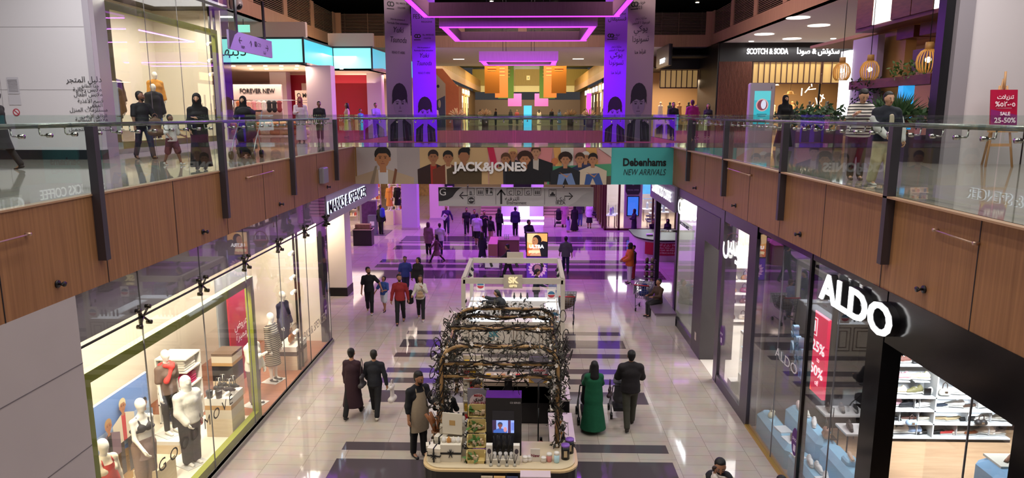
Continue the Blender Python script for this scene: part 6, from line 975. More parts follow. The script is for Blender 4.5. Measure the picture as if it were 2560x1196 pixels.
# ------------------------------------------------------------------ the far gallery
GOLD=wood_mat('mat_gold_wood','#9c7440','#b98c50'); CX=-10.3; DX=9.2
for nm,x,s in(('left',CX,1),('right',DX,-1)):
    m=MB(); m.box(x-s*.1,x,68.7,150,11.57,12.5); w=struct('wall_far_%s_band'%nm,m,PINKW)
    t=thing('balcony_railing','gold slatted balcony railing on the %s side of the far gallery'%('brick house' if s>0 else 'pink screen'),'railing',(x,70,12.5))
    for k in range(40): y=68.8+2*k; m=MB(); m.box(x-s*.12,x-s*.02,y,y+1.85,12.5,13.9); wpart('slat_panel',m,GOLD,t); 
    m=MB(); m.box(x-s*6,x-s*5.8,68.7,150,12.5,19); struct('wall_far_%s_upper'%nm,m,M('#1b1d18',.4)); m=MB(); m.box(x-s*1.5,x-s*1.3,68.7,150,Z1,11.6); struct('wall_far_%s'%nm,m,M('#7d6247',.5))
    m=MB(); m.box(x-s*6,x+s*2.2,68.7,150,16.6,16.8); struct('ceiling_far_%s'%nm,m,M('#a8a878',.6))
    cols=['#8a5a34','#2a2326','#d9c090','#e8e070','#3a2c28','#c9a070','#efe6d8','#5a3a2a','#b98a5a','#23232c','#e8d6b0','#6a4a38']; 
    for k in range(12):
        y=70+5.2*k; t=thing('storefront','%s shop front on the %s side of the far gallery'%(['first','second','third','fourth','fifth','sixth','seventh','eighth','ninth','tenth','eleventh','twelfth'][k],'brick house' if s>0 else 'pink screen'),'shop front',(x-s*1.2,y,Z1)); xi=x-s*1.28; m=MB(); m.box(xi,xi-s*.02+s*.3,y,y+.8,Z1,11.4); m.box(xi,xi+s*.3,y,y+5,10.2,11.5); wpart('frame',m,M(cols[(k*5+(s>0)*3)%12],.5),t); m=MB(); m.box(xi+s*.02,xi+s*.06,y+.9,y+4.9,Z1+.3,10.1); wpart('window',m,M(['#f6e6c4','#e8d0a0','#fff2dc','#d8c090'][(k+(s>0))%4],.3,emit=[1.7,1.,2.0,.8][(k*3+(s>0))%4]),t); m=MB(); m.box(xi+s*.28,xi+s*.4,y+1.2,y+4,10.45,11.2); wpart('sign',m,M('#ffffff' if k%3 else '#ffd9a0',.4,emit=2.),t); m=MB()
        for q in range(6): m.box(xi+s*.05,xi+s*.15,y+1.1+.65*q,y+1.3+.65*q,Z1+.3,Z1+1.4+1.7*((q*7+k)%3)/2)
        wpart('display',m,M(['#3a2a24','#6a4a34','#1d1b20'][k%3],.6),t)
m=MB(); m.box(-8.2,7.1,71,128,18.7,18.8); struct('ceiling_far_middle',m,M('#8a8460',.6))
m=MB(); m.box(-40,40,149,149.5,Z1,10.0); struct('wall_far_end',m,M('#5a4038',.5)); m=MB(); m.box(-12,12,148.5,149,11.6,12.9); struct('wall_far_end_cream',m,M('#e0d2a0',.5)); m=MB(); m.box(-12,12,148,148.4,12.9,16.2); struct('wall_far_end_gold',m,wood_mat('mat_far_gold','#8a7022','#a08430'))
m=MB(); m.box(-12,12,150,150.2,16.2,18.2); struct('wall_far_end_glazing',m,M('#15151a',.3))
for k in range(5): m=MB(); m.box(-12,12,146-4*k,150,18.2+.9*k,18.7+.9*k); struct('trim_cornice_%d'%(k+1),m,M(['#c2a868','#d2b878'][k%2],.5))
for k in range(3): m=MB(); m.box(-.35,.35,-.05,0,0,.9); m.box(-.12,.12,-.08,-.05,.3,.55,1); solo('wall_lamp',m,[M('#e0cf90',.5,emit=.3),BLACK],'cream square plate on the far yellow balcony, %s'%['by the orange banner pair','in the middle','by the second banner pair'][k],'lamp',(-5+4.6*k,148,14))
def obanner(label,x,y,w,zb,zt,c1,c2):
    t=thing('hanging_banner',label,'banner',(x,y,zb)); H=zt-zb; m=MB(); m.box(x-w/2,x+w/2,y,y+.02,zb,zt); wpart('cloth',m,M(c1,.6),t); mats=[]; m=MB(); S=[el(w*.5,H*.87,w*.34,w*.36,c2),el(w*.55,H*.88,w*.2,w*.22,'#d9c8d8'),el(w*.4,H*.84,w*.16,w*.14,'#3a2a78')]+[rc(w*.2,H*(.62-.035*i),w*(.8-.05*(i%2)),H*(.63-.035*i),'#e8b060' if i%2 else '#8a3a1c') for i in range(6)]; picture(m,mats,S,(x-w/2,y-.01,zb),UX,UZ); wpart('print',m,mats,t); m=MB(); m.tube([(x,y+.01,zt),(x,y+.01,18.72)],.02,5); wpart('cable',m,STEEL,t)
obanner('orange banner with round portrait, nearer one on the brick house side',-3.85,72,1.5,9.1,14,'#c8791f','#2a1a4a'); obanner('darker orange banner behind the nearer one, brick house side',-3.3,82,1.5,8.9,14.5,'#b8641f','#3a1a3a'); obanner('orange banner with round portrait, nearer one on the pink screen side',2.9,72,1.5,9.1,14,'#c8791f','#2a1a4a'); obanner('darker orange banner behind the nearer one, pink screen side',2.3,82,1.5,8.9,14.5,'#b8641f','#3a1a3a'); obanner('green banner with portrait hanging far off, brick house side',-3.4,100,2.2,9.2,15.8,'#5f8a34','#8a4a5a'); obanner('green banner with portrait hanging far off, pink screen side',2.4,100,2.2,9.2,15.8,'#5f8a34','#8a4a5a')
for x,y in((-2.7,125),(2.0,125)): t=thing('purple_banner','small purple banner at the far end, '+('brick house side' if x<0 else 'pink screen side'),'banner',(x,y,8.4)); m=MB(); m.box(-1.2,1.2,0,.05,0,2.2); part('cloth',m,M('#8a2a88',.5),t); m=MB(); m.tube([(0,.02,2.2),(0,.02,10.35)],.02,5); part('cable',m,STEEL,t)
t=thing('cyan_screen','glowing cyan screen totem far along the gallery','screen',(-.2,62,Z1)); m=MB(); m.box(-.55,.15,62,62.2,Z1,7.75); wpart('screen',m,M('#4fc0e8',.4,emit=1.1),t); m=MB(); m.box(-.6,.2,62.02,62.25,Z1,Z1+.3); wpart('base',m,BLACK,t)
t=thing('play_house','orange brick coloured play house kiosk with pale painted side','kiosk',(-7.3,62,Z1)); m=MB(); m.prism([(-8.3,Z1),(-6.2,Z1),(-6.2,9.3),(-6.5,9.6),(-7.6,10.9),(-8.3,10.9)],(0,62,0),UX,UZ,-.0+.3); m.box(-7.4,-6.2,62.0,64.5,Z1,9.4); wpart('body',m,M('#b5643a',.6,noise=.12,nscale=3),t); mats=[]; m=MB(); S=[pg('#a89a86',(-8.9,Z1),(-7.35,Z1),(-7.35,9.6),(-8.2,10.5),(-8.9,10.2)),pg('#3a3f58',(-8.85,Z1),(-7.4,Z1),(-7.4,8.6),(-8.0,8.3),(-8.6,7.8)),el(-8.0,9.4,.12,.14,'#1a181c'),el(-8.4,7.3,.1,.2,'#b9ac9c'),el(-7.9,7.9,.12,.35,'#a89a86')]; picture(m,mats,S,(0,61.68,0),UX,UZ); wpart('painted_front',m,mats,t)
m=MB(); m.box(-.25,.25,-.05,.05,0,2.6); solo('pink_screen',m,M('#f050d8',.4,emit=1.2),'tall glowing pink screen among the far shops','screen',(6.2,75,Z1+.7)); m=MB(); m.box(-.3,.3,-.08,.08,0,.7); solo('screen_stand',m,BLACK,'black stand of the tall pink screen','stand',(6.2,75,Z1))
m=MB(); m.box(-.5,.5,0,.1,0,3.4); t=solo('pharmacy_lightbox',m,M('#e8f4f4',.4,emit=1.2),'white and teal glowing lightbox between the purple and grey banners','lightbox',(6.6,49.8,Z1))
def pampas(label,x,y):
    t=thing('dried_bouquet',label,'plant',(x,y,Z1)); m=MB(); m.lathe((0,0,0),[(.3,0),(.36,.7)],12); part('pot',m,M('#5a4636',.5),t); m=MB()
    for k in range(46): d=rnd(1.); d[2]=abs(d[2])*.9; d/=np.linalg.norm(d); q=np.array([0,0,.9]); m.tube([q,q+d*.4,q+d*.75],[.015,.04,.05],5)
    part('plumes',m,M('#d9b98a',.8),t)
for k,(x,y) in enumerate(((-6.0,58),(-4.2,66),(5.3,63),(4.0,70))): pampas('dried pampas bouquet in a pot, '+['nearest on the brick house side','farther on the brick house side','nearest on the pink screen side','farther on the pink screen side'][k],x,y)
# ------------------------------------------------------------------ ground floor beyond the bridge
for x,y,wd,c,l in((-7.35,42.5,.95,'#c4b0d4',''),(-6.1,46.6,1.2,'#e0cfc6','')): m=MB(); m.box(x-wd/2,x+wd/2,y-.45,y+.45,.12,FB+.05); p=struct('wall_ground_pillar',m,M(c,.45)); m=MB(); m.box(x-wd/2-.03,x+wd/2+.03,y-.48,y+.48,0,.14); struct('baseboard_pillar',m,M('#b8a8b0',.4),p)
m=MB(); m.box(-26,26,63,63.3,0,FB); m.box(-26,-25.8,27,63,0,FB); m.box(-26,-7.5,61,61.2,0,FB); struct('wall_ground_far',m,M('#cdb9a4',.5)); m=MB(); m.box(-26,-7.4,27.9,63,FB-.1,FB+.05); struct('ceiling_ground_left',m,SOFFIT)
t=thing('reception_stage','white lit reception stage with black screen beneath the directory','stage',(-.5,46,0)); m=MB(); m.box(-1.95,.95,46,48,0,.1); m.box(-1.95,.95,47.6,47.8,.1,3.2); wpart('panel',m,M('#d8c8dc',.4),t); m=MB(); m.box(-1.97,.97,45.95,46.02,.1,.28); wpart('light_strip',m,M('#ffffff',.4,emit=2.2),t); m=MB(); m.box(-1.1,.1,47.5,47.58,1.2,2.3); wpart('screen',m,BLACK,t); m=MB(); m.box(-.75,.0,46.6,47.2,.1,1.2); wpart('desk',m,M('#ffffff',.4,emit=.9),t)
for x0,x1,l in((-3.4,-2.0,'by the man filming'),(1.0,3.3,'by the women with the stroller')):
    t=thing('stone_steps','striped beige stone steps beside the reception stage, '+l,'steps',((x0+x1)/2,48,0)); m=MB()
    for k in range(7): m.box(x0,x1,47.5+.35*k,50.2,.18*k,.18*k+.15,0); m.box(x0,x1,47.52+.35*k,50.2,.18*k+.15,.18*k+.18,1)
    wpart('treads',m,[M('#c9b090',.5),M('#6a5644',.5)],t)
# cosmetics hall of the ground floor store
t=thing('totem_sign','purple patterned store totem with grey bin at the store entrance','totem',(-9.6,40.8,0)); m=MB(); m.box(-10.1,-9.1,40.8,41.1,0,2.0); wpart('board',m,M('#9a8fa0',.4),t); m=MB(); m.box(-9.98,-9.12,40.78,40.8,.6,1.92); wpart('print',m,M('#5a2a6a',.5,noise=.6,nscale=6),t); m=MB(); m.box(-9.5,-9.0,40.2,40.6,0,1.15); wpart('bin',m,M('#6f6a84',.4),t); m=MB(); m.box(-9.38,-9.12,40.19,40.2,.55,.8); wpart('label',m,M('#e6e0ea',.5),t); m=MB(); m.box(-10.8,-8.4,39.9,41.9,0,.02); wpart('base',m,M('#5a5660',.3),t)
for k in range(7):
    x=-15.5+1.15*k; y=46+(k%3)*2.2; t=thing('cosmetics_shelf','bright shelf of boxed goods in the ground floor store, %s from the entrance edge'%ORD[k],'shelf',(x,y,0)); m=MB(); m.box(x-.5,x+.5,y,y+.05,0,2.3); [m.box(x-.5,x+.5,y-.35,y,.3+.42*q,.34+.42*q) for q in range(5)]; wpart('frame',m,M('#f2e8d8',.5),t)
    m=MB()
    for q in range(5):
        for j in range(7): h=rv.uniform(.12,.28); m.bx((x-.43+.143*j,y-.2,.34+.42*q+h/2),(.1,.16,h),(j*3+q+k)%5)
    g=wpart('goods',m,[M(c,.5) for c in('#e6c9a0','#c9574a','#3a3a4a','#f0e6da','#d9a05a')],t); g['kind']='stuff'
for k in range(4):
    x=-13.5+1.5*k; m=MB(); m.box(-.5,.5,-.3,.3,0,.9); m.box(-.52,.52,-.32,.32,.86,.9,1); solo('display_counter',m,[M('#2a2524',.4),M('#f0dcb4',.4)],'dark low counter with cream top in the ground store, %s from the white pillar'%ORD[k],'counter',(x,35.5+1.5*(k%2),0))
    m=MB(); m.box(-.4,.4,-.2,.2,0,.25); solo('boxed_goods',m,M(['#d9a86a','#c9584a','#e6d6b0','#8a6a4a'][k],.6,noise=.5,nscale=9),'boxed goods on the %s low counter of the ground store'%ORD[k],'goods',(x,35.5+1.5*(k%2),.902))
for k in range(3): m=MB(); m.box(-1.3,1.3,0,.08,0,.35); solo('lit_shelf_sign',m,M('#fff2dc',.4,emit=1.4),'glowing wall strip in the ground store, %s from the entrance edge'%ORD[k],'light',(-15+2.8*k,60.9,2.6-.5*(k%2)))
for k in range(3): m=MB(); m.box(-1.3,1.3,-.4,.1,0,2.2); solo('wall_goods_shelf',m,M('#c9a070',.6,noise=.7,nscale=4),'full wall shelf of goods at the ground store back, %s from the entrance'%ORD[k],'shelf',(-15+2.8*k,60.8,0))
t=thing('vertical_sign','black vertical sign with pale emblem on the far ground pillar','sign',(-5.2,45.7,2)); m=MB(); m.box(-5.6,-5.0,46.0,46.05,1.95,4.1); wpart('board',m,M('#1a1428',.4),t); mats=[]; m=MB(); picture(m,mats,[el(.3,1.75,.16,.2,'#c9b8c4'),rc(.12,.8,.48,.9,'#c9b8c4'),rc(.1,.6,.5,.68,'#c9b8c4'),rc(.12,.3,.48,.36,'#c9b8c4')],(-5.6,45.99,1.95),UX,UZ); wpart('print',m,mats,t); m=MB(); m.tube([(-5.62,46.02,0),(-5.62,46.02,4.1)],.03,6); wpart('pole',m,BLACK,t)
# jewellery shop at the far right
BZ=M('#5f4030',.3,.5); m=MB()
for x in(4.62,5.45,7.5,8.9): m.box(x-.06,x+.06,42.15,42.3,0,FB)
m.box(4.62,9.5,42.15,42.3,0,.12); m.box(4.55,4.7,42.3,52,.0,.15)
for k in range(6): m.box(4.5,4.72,43+1.5*k,43.3+1.5*k,0,FB)
m.box(4.55,4.75,47,52,0,FB); struct('wall_jewel_frame',m,BZ); m=MB(); m.box(4.62,9.5,42.2,42.21,.12,FB); struct('window_12',m,SGLASS); m=MB(); m.box(4.7,10.5,50,50.2,0,FB); m.box(10.4,10.5,42.3,50,0,FB); m.box(5.9,7.0,43.2,43.4,0,3.6); struct('wall_jewel_back',m,M('#d9d0d4',.5)); m=MB(); m.box(4.7,10.5,42.3,50,FB-.1,FB); struct('ceiling_jewel',m,SOFFIT); m=MB(); m.box(4.7,10.4,42.3,50,0,.006); struct('floor_jewel',m,M('#d9c2a0',.3))
t=thing('offer_sign','black special offer sign with a pendant drawing in the jewellery shop','sign',(6.4,43.1,3)); m=MB(); m.prism([(5.95,2.3),(6.05,2.1),(6.75,2.1),(6.85,2.3),(6.85,3.4),(5.95,3.4)],(0,43.18,0),UX,UZ,.04); wpart('board',m,M('#15162a',.4),t); mats=[]; m=MB(); picture(m,mats,[el(6.4,2.85,.12,.17,'#b9b4c8'),el(6.4,2.85,.08,.12,'#15162a'),pg('#b9b4c8',(6.15,3.4),(6.18,3.4),(6.42,3.0),(6.38,3.0)),pg('#b9b4c8',(6.65,3.4),(6.62,3.4),(6.38,3.0),(6.42,3.0))],(0,43.12,0),UX,UZ); wpart('drawing',m,mats,t); text('SPECIAL OFFER',t,(6.4,43.12,2.38),.12,M('#d9d4e0',.5),w=.72,ext=.001)
t=thing('blue_screen','glowing blue screen beneath the special offer sign','screen',(6.42,43.15,.8)); m=MB(); m.box(6.05,6.8,43.14,43.195,.75,2.0); wpart('case',m,BLACK,t); m=MB(); m.box(6.1,6.75,43.13,43.14,.8,1.95); wpart('display',m,M('#3a78d8',.4,emit=1.),t)
for k in range(6):
    x,y=((5.05,43.0),(5.25,43.6),(7.9,44),(8.6,44.5),(7.8,46),(8.9,46.5))[k]; t=thing('jewel_case','glass jewellery case on thin legs, %s'%['nearest the bronze corner','second from the bronze corner','below the blue wall picture','by the grey chair','deep in the shop middle','deep in the shop end'][k],'case',(x,y,0)); m=MB(); [m.tube([(a,b,0),(a,b,.8)],.02,5) for a in(-.25,.25) for b in(-.2,.2)]; part('legs',m,BZ,t) if 0 else None
    for a in(-.25,.25):
        for b in(-.2,.2): m=MB(); m.tube([(a,b,0),(a,b,.8)],.02,5); part('leg',m,BZ,t)
    m=MB(); m.box(-.3,.3,-.25,.25,.8,.85); part('tray',m,M('#eef0f4',.3,emit=.4),t); m=MB(); m.box(-.3,.3,-.25,.25,.85,1.5); part('glass',m,SGLASS,t); m=MB(); m.lathe((0,0,.85),[(.1,0),(.06,.2),(.1,.3),(.02,.45)],10); part('bust',m,M('#b8c4d8',.4),t)
m=MB(); m.box(7.6,9.6,47.9,48,1.6,3.2); solo('wall_picture_panel',m,M('#3f8ac8',.5,emit=.35,noise=.6,nscale=3),'blue picture panel on the jewellery shop back wall','picture'); 
V,Q=blob([((-.25,.2,.5),(.25,.2,.5),.06,.06),((-.25,.2,.5),(-.28,-.15,.5),.06,.05),((.25,.2,.5),(.28,-.15,.5),.06,.05),((-.15,0,.38),(.15,0,.38),.12,.12,(1,1.4,.6)),((-.22,.22,.7),(.22,.22,.7),.06,.06)],.025,.05); t=thing('armchair','grey curved armchair in the jewellery shop','chair',(7.6,43.4,0)); rawmesh('shell',V,Q,M('#7d8088',.7),t)
for a in(-.22,.22):
    for b in(-.15,.2): m=MB(); m.tube([(a,b,0),(a*.9,b*.9,.35)],.018,5); part('leg',m,BZ,t)
# ------------------------------------------------------------------ people and mannequins
SKIN={'l':'#c99a7c','m':'#a9785a','d':'#7d5540','w':'#f2eee6'}
def V3(*a): return np.array(a,float)
def person(name,label,cat,loc,rz,H=1.75,sex='m',skin='m',lean=0.,armL=(5,8,10,0),armR=(5,8,10,0),legL=(0,0),legR=(0,0),turn=0.,nod=0.,
           top=None,sleeve=1.,tloose=.014,topname='shirt',topmat=None,hem=.0,bottom=None,blen=1.,bloose=.012,skirt=None,skirtlen=.62,skirtw=.24,robe=None,robew=.25,robelen=.07,
           hair='#17120f',hairstyle='short',beard=None,hijab=None,shoe='#1b1a1a',group=None,h=.016,face=True,seat=None,apron=None,stout=1.,facecol=None):
    """one continuous body (facing its local -Y) with clothing and hair as children; loc is the ground under it"""
    s=H/1.75; fem=sex=='f'; bmat=M(SKIN[skin],.5) if skin!='w' else M('#efe9df',.35)
    def legpts(a,kn,sd):
        hip=V3(sd*.085,0,0); d=V3(0,-math.sin(R(a)),-math.cos(R(a))); kp=hip+d*.44; d2=V3(0,-math.sin(R(a-kn)),-math.cos(R(a-kn))); return hip,kp,kp+d2*.40
    LL=legpts(*legL,1); RR=legpts(*legR,-1); low=min(LL[2][2],RR[2][2])
    pel=V3(0,0,(.085-low) if seat is None else seat/s+.09)
    u=V3(0,-math.sin(R(lean)),math.cos(R(lean)))
    legs=[[p+pel for p in LL],[p+pel for p in RR]]
    waist=pel+u*.16; chest=pel+u*.34; sh=pel+u*.475; nb=pel+u*.53
    hw=(.155 if fem else .185)
    un=V3(0,-math.sin(R(lean*.5+nod)),math.cos(R(lean*.5+nod))); hc=nb+un*.165+V3(0,-.018,0)
    fw=V3(math.sin(R(turn)),-math.cos(R(turn))*math.cos(R(nod)),-math.sin(R(nod))); sd=V3(math.cos(R(turn)),math.sin(R(turn)),0)
    arms=[]
    for sg,(sw,ab,el,inn) in((1,armL),(-1,armR)):
        S=sh+V3(sg*hw,0,-.03); d=V3(sg*math.sin(R(ab)),-math.sin(R(sw+lean))*math.cos(R(ab)),-math.cos(R(sw+lean))*math.cos(R(ab))); E=S+d*.275
        a2=sw+lean+el; d2=V3(-sg*math.sin(R(inn-ab*.5)),-math.sin(R(a2))*math.cos(R(inn)),-math.cos(R(a2))*math.cos(R(inn))); d2/=np.linalg.norm(d2); W=E+d2*.245; arms.append((S,E,W,d2,sg))
    B=[(pel,waist,.115,.10,(1.3 if fem else 1.2,.95,1)),(waist,chest,.10,.125,(1.25,.9,1)),(chest,sh,.12,.075,(1.35,.85,1)),(arms[0][0],arms[1][0],.046,.046),(sh,nb,.06,.05),(arms[0][0]+V3(-.03,0,.01),nb-u*.03,.045,.05),(arms[1][0]+V3(.03,0,.01),nb-u*.03,.045,.05),(nb,hc-un*.05,.047,.05),
       (hc+un*.03-fw*.012,hc+un*.02-fw*.006,.088,.088,(.9,1.02,1.05)),(hc-un*.02+fw*.022,hc-un*.075+fw*.035,.068,.04,(.92,1,1))]
    if face: B+=[(hc+fw*.088-un*.005,hc+fw*.108-un*.035,.008,.012),(hc+sd*.08-un*.02,hc+sd*.08+un*.012-fw*.01,.012,.016,(.6,1,1)),(hc-sd*.08-un*.02,hc-sd*.08+un*.012-fw*.01,.012,.016,(.6,1,1))]
    if fem: B+=[(chest+V3(.06,-.075,-.02),chest+V3(.06,-.075,-.02),.06,.06),(chest+V3(-.06,-.075,-.02),chest+V3(-.06,-.075,-.02),.06,.06)]
    LG=[]
    for i,(hp,kn,an) in enumerate(legs):
        LG+=[(hp,kn,.088 if not fem else .092,.057),(kn,an,.055,.038),(kn*.68+an*.32+V3(0,.018,0),kn*.55+an*.45+V3(0,.012,0),.05,.045)]
    FT=[]
    for i,(hp,kn,an) in enumerate(legs):
        a=(legL,legR)[i]; pt=R((a[0]-a[1])*.8); f=V3(0,-math.cos(pt),-math.sin(-pt)*1.) if (a[0]-a[1])<0 else V3(0,-math.cos(pt),math.sin(pt)*.6)
        if seat is not None: f=V3(0,-1,0)
        dn=V3(0,0,-1)*math.cos(pt)+V3(0,-1,0)*math.sin(-pt)*-.3; FT.append((an,f,dn/np.linalg.norm(dn)))
    for an,f,dn in FT: B+=[(an+dn*.02,an+f*.13+dn*.05,.036,.028)]
    AR=[]; EX=MB()
    for S,E,W,d2,sg in arms:
        AR+=[(S,E,.05 if not fem else .042,.039 if not fem else .034),(E,W,.039 if not fem else .034,.026)]
        lat=V3(sg,0,0)-d2*(sg*d2[0]); lat/=np.linalg.norm(lat); pd=np.cross(d2,lat)
        K=W+d2*.095; AR+=[(W+d2*.02,K-d2*.01,.025,.03,(1,1,1))]
        wv=pd if abs(pd[1])>.5 else lat
        fr=V3(0,-1,0)-d2*(-d2[1]); fr/=np.linalg.norm(fr)+1e-6
        for q,L in((-1.5,.062),(-.5,.074),(.5,.078),(1.5,.07)):
            b0=K+fr*q*.017-d2*.02; inw=V3(-sg,0,0)
            EX.tube([b0,b0+d2*L*.55+inw*.004,b0+d2*L*.85+inw*.022,b0+d2*L*.98+inw*.04],[.0095,.009,.008,.0065],6)
        t0=W+d2*.035+fr*.022; EX.tube([t0,t0+fr*.022+d2*.02,t0+fr*.03+d2*.052,t0+fr*.028+d2*.07],[.012,.011,.009,.007],6)
    fm=[bmat]
    if face and skin!='w':
        fm+=[M('#1d1411',.3),M('#8a4a42',.5),M('#e8e0d8',.3)]
        for q in(-1,1):
            e=hc+fw*.078+sd*q*.032+un*.008; EX.ball(e,.011,3,8,5); EX.ball(e+fw*.006,.0085,1,8,5)
            EX.tube([e+un*.02-sd*.018,e+un*.024+fw*.006,e+un*.02+sd*.018],.0045,5,1)
        m0=hc+fw*.079-un*.062; EX.tube([m0-sd*.022,m0+fw*.007,m0+sd*.022],[.004,.008,.004],6,2)
    allp=B+LG+AR; V,Q=blob(allp,h*.9 if h<.02 else h,.028)
    o=rawmesh(name,V*s,Q,fm,None,_sc(EX,s)); o.location=loc; o.rotation_euler=(0,0,R(rz)); tag(o,label,cat,group)
    def child(nm,pr,mat,k=.03,cuts=(),lab=None):
        V,Q=blob(pr,h,k,cuts); c=rawmesh(nm,V*s,Q,mat,o)
        if lab: c['label']=lab
        return c
    def infl(pr,e): return [(q[0],q[1],q[2]+e,q[3]+e,*q[4:]) for q in pr]
    st=stout
    if bottom:
        pr=[(pel+u*.05,pel-V3(0,0,.03),.112*st,.125*st,(1.25,1,1))]
        for hp,kn,an in legs:
            if blen>=1: pr+=infl([(hp,kn,.09,.062),(kn,an+ (kn-an)*.05,.06,.05)],bloose)
            elif blen>.5: pr+=infl([(hp,kn,.09,.064),(kn,kn+(an-kn)*(blen-.5)*2,.058,.05)],bloose)
            else: pr+=infl([(hp,hp+(kn-hp)*min(1,blen*2),.095,.085)],bloose+.012)
        child('trousers' if blen>.6 else 'shorts',pr,M(bottom,.8,noise=.12,nscale=30))
    if skirt:
        b=pel-V3(0,0,skirtlen); child('skirt',[(pel+u*.08,pel-V3(0,0,.06),.115*st,.145*st,(1.2,1,1)),(pel-V3(0,0,.06),b-V3(0,0,.2),.145*st,skirtw*1.1,(1.1,1,1))],M(skirt,.8,noise=.15,nscale=20),cuts=[(b,(0,0,-1))])
    if robe:
        z0=robelen; b=V3(0,(legs[0][2][1]+legs[1][2][1])/2*.6,z0)
        pr=[(pel+u*.1,V3(0,0,pel[2]-.1),.13*st,.155*st,(1.22,1,1)),(V3(0,0,pel[2]-.1),b-V3(0,0,.15),.155*st,robew,(1.1,1,1)),(chest,pel,.135*st,.14*st,(1.25,.98,1)),(chest,sh,.13,.08,(1.4,.9,1)),(arms[0][0],arms[1][0],.058,.058),(arms[0][0]+V3(-.03,0,.01),nb-u*.05,.055,.055),(arms[1][0]+V3(.03,0,.01),nb-u*.05,.055,.055)]
        if fem: pr+=[(chest+V3(.06,-.08,-.02),chest+V3(-.06,-.08,-.02),.065,.065)]
        for S,E,W,d2,sg in arms: pr+=[(S,E,.066,.06),(E,W+d2*.01,.06,.056)]
        child('robe',pr,topmat or M(robe,.85,noise=.15,nscale=18,bump=.25),.045,cuts=[(b,(0,0,-1))])
    if top:
        e=tloose; lowp=pel-u*(.02+hem)
        pr=infl([(lowp-u*.03,pel+u*.05,.135*st,.122*st,(1.25,1.02,1)),(pel+u*.05,waist,.122*st,.108*st,(1.24,1,1)),(waist,chest,.108*st,.128,(1.26,.92,1)),(chest,sh,.122,.08,(1.36,.88,1)),(arms[0][0],arms[1][0],.047,.047),(arms[0][0]+V3(-.03,0,.01),nb-u*.05,.046,.048),(arms[1][0]+V3(.03,0,.01),nb-u*.05,.046,.048)],e)
        if fem: pr+=infl([(chest+V3(.06,-.075,-.02),chest+V3(-.06,-.075,-.02),.06,.06)],e)
        for S,E,W,d2,sg in arms:
            if sleeve>=.95: pr+=infl([(S,E,.05,.042),(E,W-d2*.01,.042,.032)],e)
            elif sleeve>.5: pr+=infl([(S,E,.05,.042),(E,E+(W-E)*(sleeve-.5)*2,.042,.038)],e)
            elif sleeve>0: pr+=infl([(S,S+(E-S)*min(1,sleeve*2),.052,.05)],e+.006)
        child(topname,pr,topmat or M(top,.8,noise=.12,nscale=25,bump=.2),.035,cuts=[(lowp-u*.06,-u)])
    if apron:
        mb=MB(); rg=[]
        for t in np.linspace(0,1,9):
            c=chest+u*.09+(pel-V3(0,0,.36)-chest-u*.09)*t; wd=.11+.10*min(1,t*2.2); dp=-.15-.03*math.sin(t*3); rg.append([V3(wd*math.sin(a),dp*math.cos(a*.9),0)+c for a in np.linspace(-1.25,1.25,9)])
        g=[p*s for r_ in rg for p in r_]; mb.add(g,[(i*9+j,i*9+j+1,(i+1)*9+j+1,(i+1)*9+j) for i in range(8) for j in range(8)],0,True)
        g2=[p*s+V3(0,.012,0) for r_ in rg for p in r_]; mb.add(g2,[((i+1)*9+j,(i+1)*9+j+1,i*9+j+1,i*9+j) for i in range(8) for j in range(8)],0,True)
        for q in(-1,1):
            p0=rg[0][4+3*q]; mb.tube([p0*s,(nb+V3(q*.075,-.05,-.02))*s,(nb+V3(q*.06,.05,.0))*s],.013*s,6)
        a=part('apron',mb,M(apron,.8,noise=.1,nscale=30),o)
    for i,(an,f,dn) in enumerate(FT):
        pr=[(an+V3(0,.02,0)+dn*.045,an+f*.15+dn*.055,.038,.034,(1.0,1,.85)),(an,an+dn*.03+f*.02,.042,.045)]
        c=child('shoe',pr,M(shoe,.5),.02,cuts=[(an+dn*.088,dn)])
    if hijab:
        hm=M(hijab,.85,noise=.12,nscale=20,bump=.2)
        pr=[(hc+un*.035-fw*.03,hc+un*.0-fw*.026,.103,.106,(.92,1,1.05)),(hc-un*.06-fw*.02,nb-un*.02,.098,.085),(nb-un*.02,sh-u*.06,.09,.12,(1.35,.95,1)),(hc+un*.085+fw*.0,hc+un*.06+fw*.02,.03,.045,(1.5,1,1))]
        child('hijab',pr,hm,.03,cuts=[])
    elif hair and skin!='w' and hairstyle!='bald':
        hm=M(hair,.6,noise=.3,nscale=60,bump=.3); e=.012
        pr=[(hc+un*.05-fw*.038,hc+un*.04-fw*.034,.092,.092,(.93,1,1)),(hc+un*.092+fw*.03,hc+un*.095-fw*.03,.026,.045,(1.5,1,1)),(hc-un*.01-fw*.05,hc-un*.045-fw*.05,.068,.055,(1.05,1,1))]
        if hairstyle=='long':
            pr+=[(hc-fw*.055,nb-un*.06-fw*.09,.085,.075,(1.2,.8,1)),(nb-un*.06-fw*.09,nb-un*.2-fw*.1,.075,.045,(1.35,.6,1)),(hc+sd*.075-un*.0,nb+sd*.1-un*.1+fw*.04,.03,.022),(hc-sd*.075-un*.0,nb-sd*.1-un*.1+fw*.04,.03,.022)]
        if hairstyle=='bun': pr+=[(hc+un*.085-fw*.1,hc+un*.09-fw*.105,.045,.045)]
        if hairstyle=='tail': pr+=[(hc+un*.03-fw*.11,hc-un*.12-fw*.12,.035,.03)]
        if hairstyle=='curly': pr=[(q[0],q[1],q[2]+.022,q[3]+.022,*q[4:]) for q in pr]
        child('hair',pr,hm,.025)
    if beard:
        child('beard',[(hc-un*.045+fw*.022,hc-un*.088+fw*.042,.064,.042,(.98,1,1)),(hc-un*.052+fw*.085-sd*.02,hc-un*.052+fw*.085+sd*.02,.008,.008)],M(beard,.8),.02,cuts=[(hc-un*.035,un)])
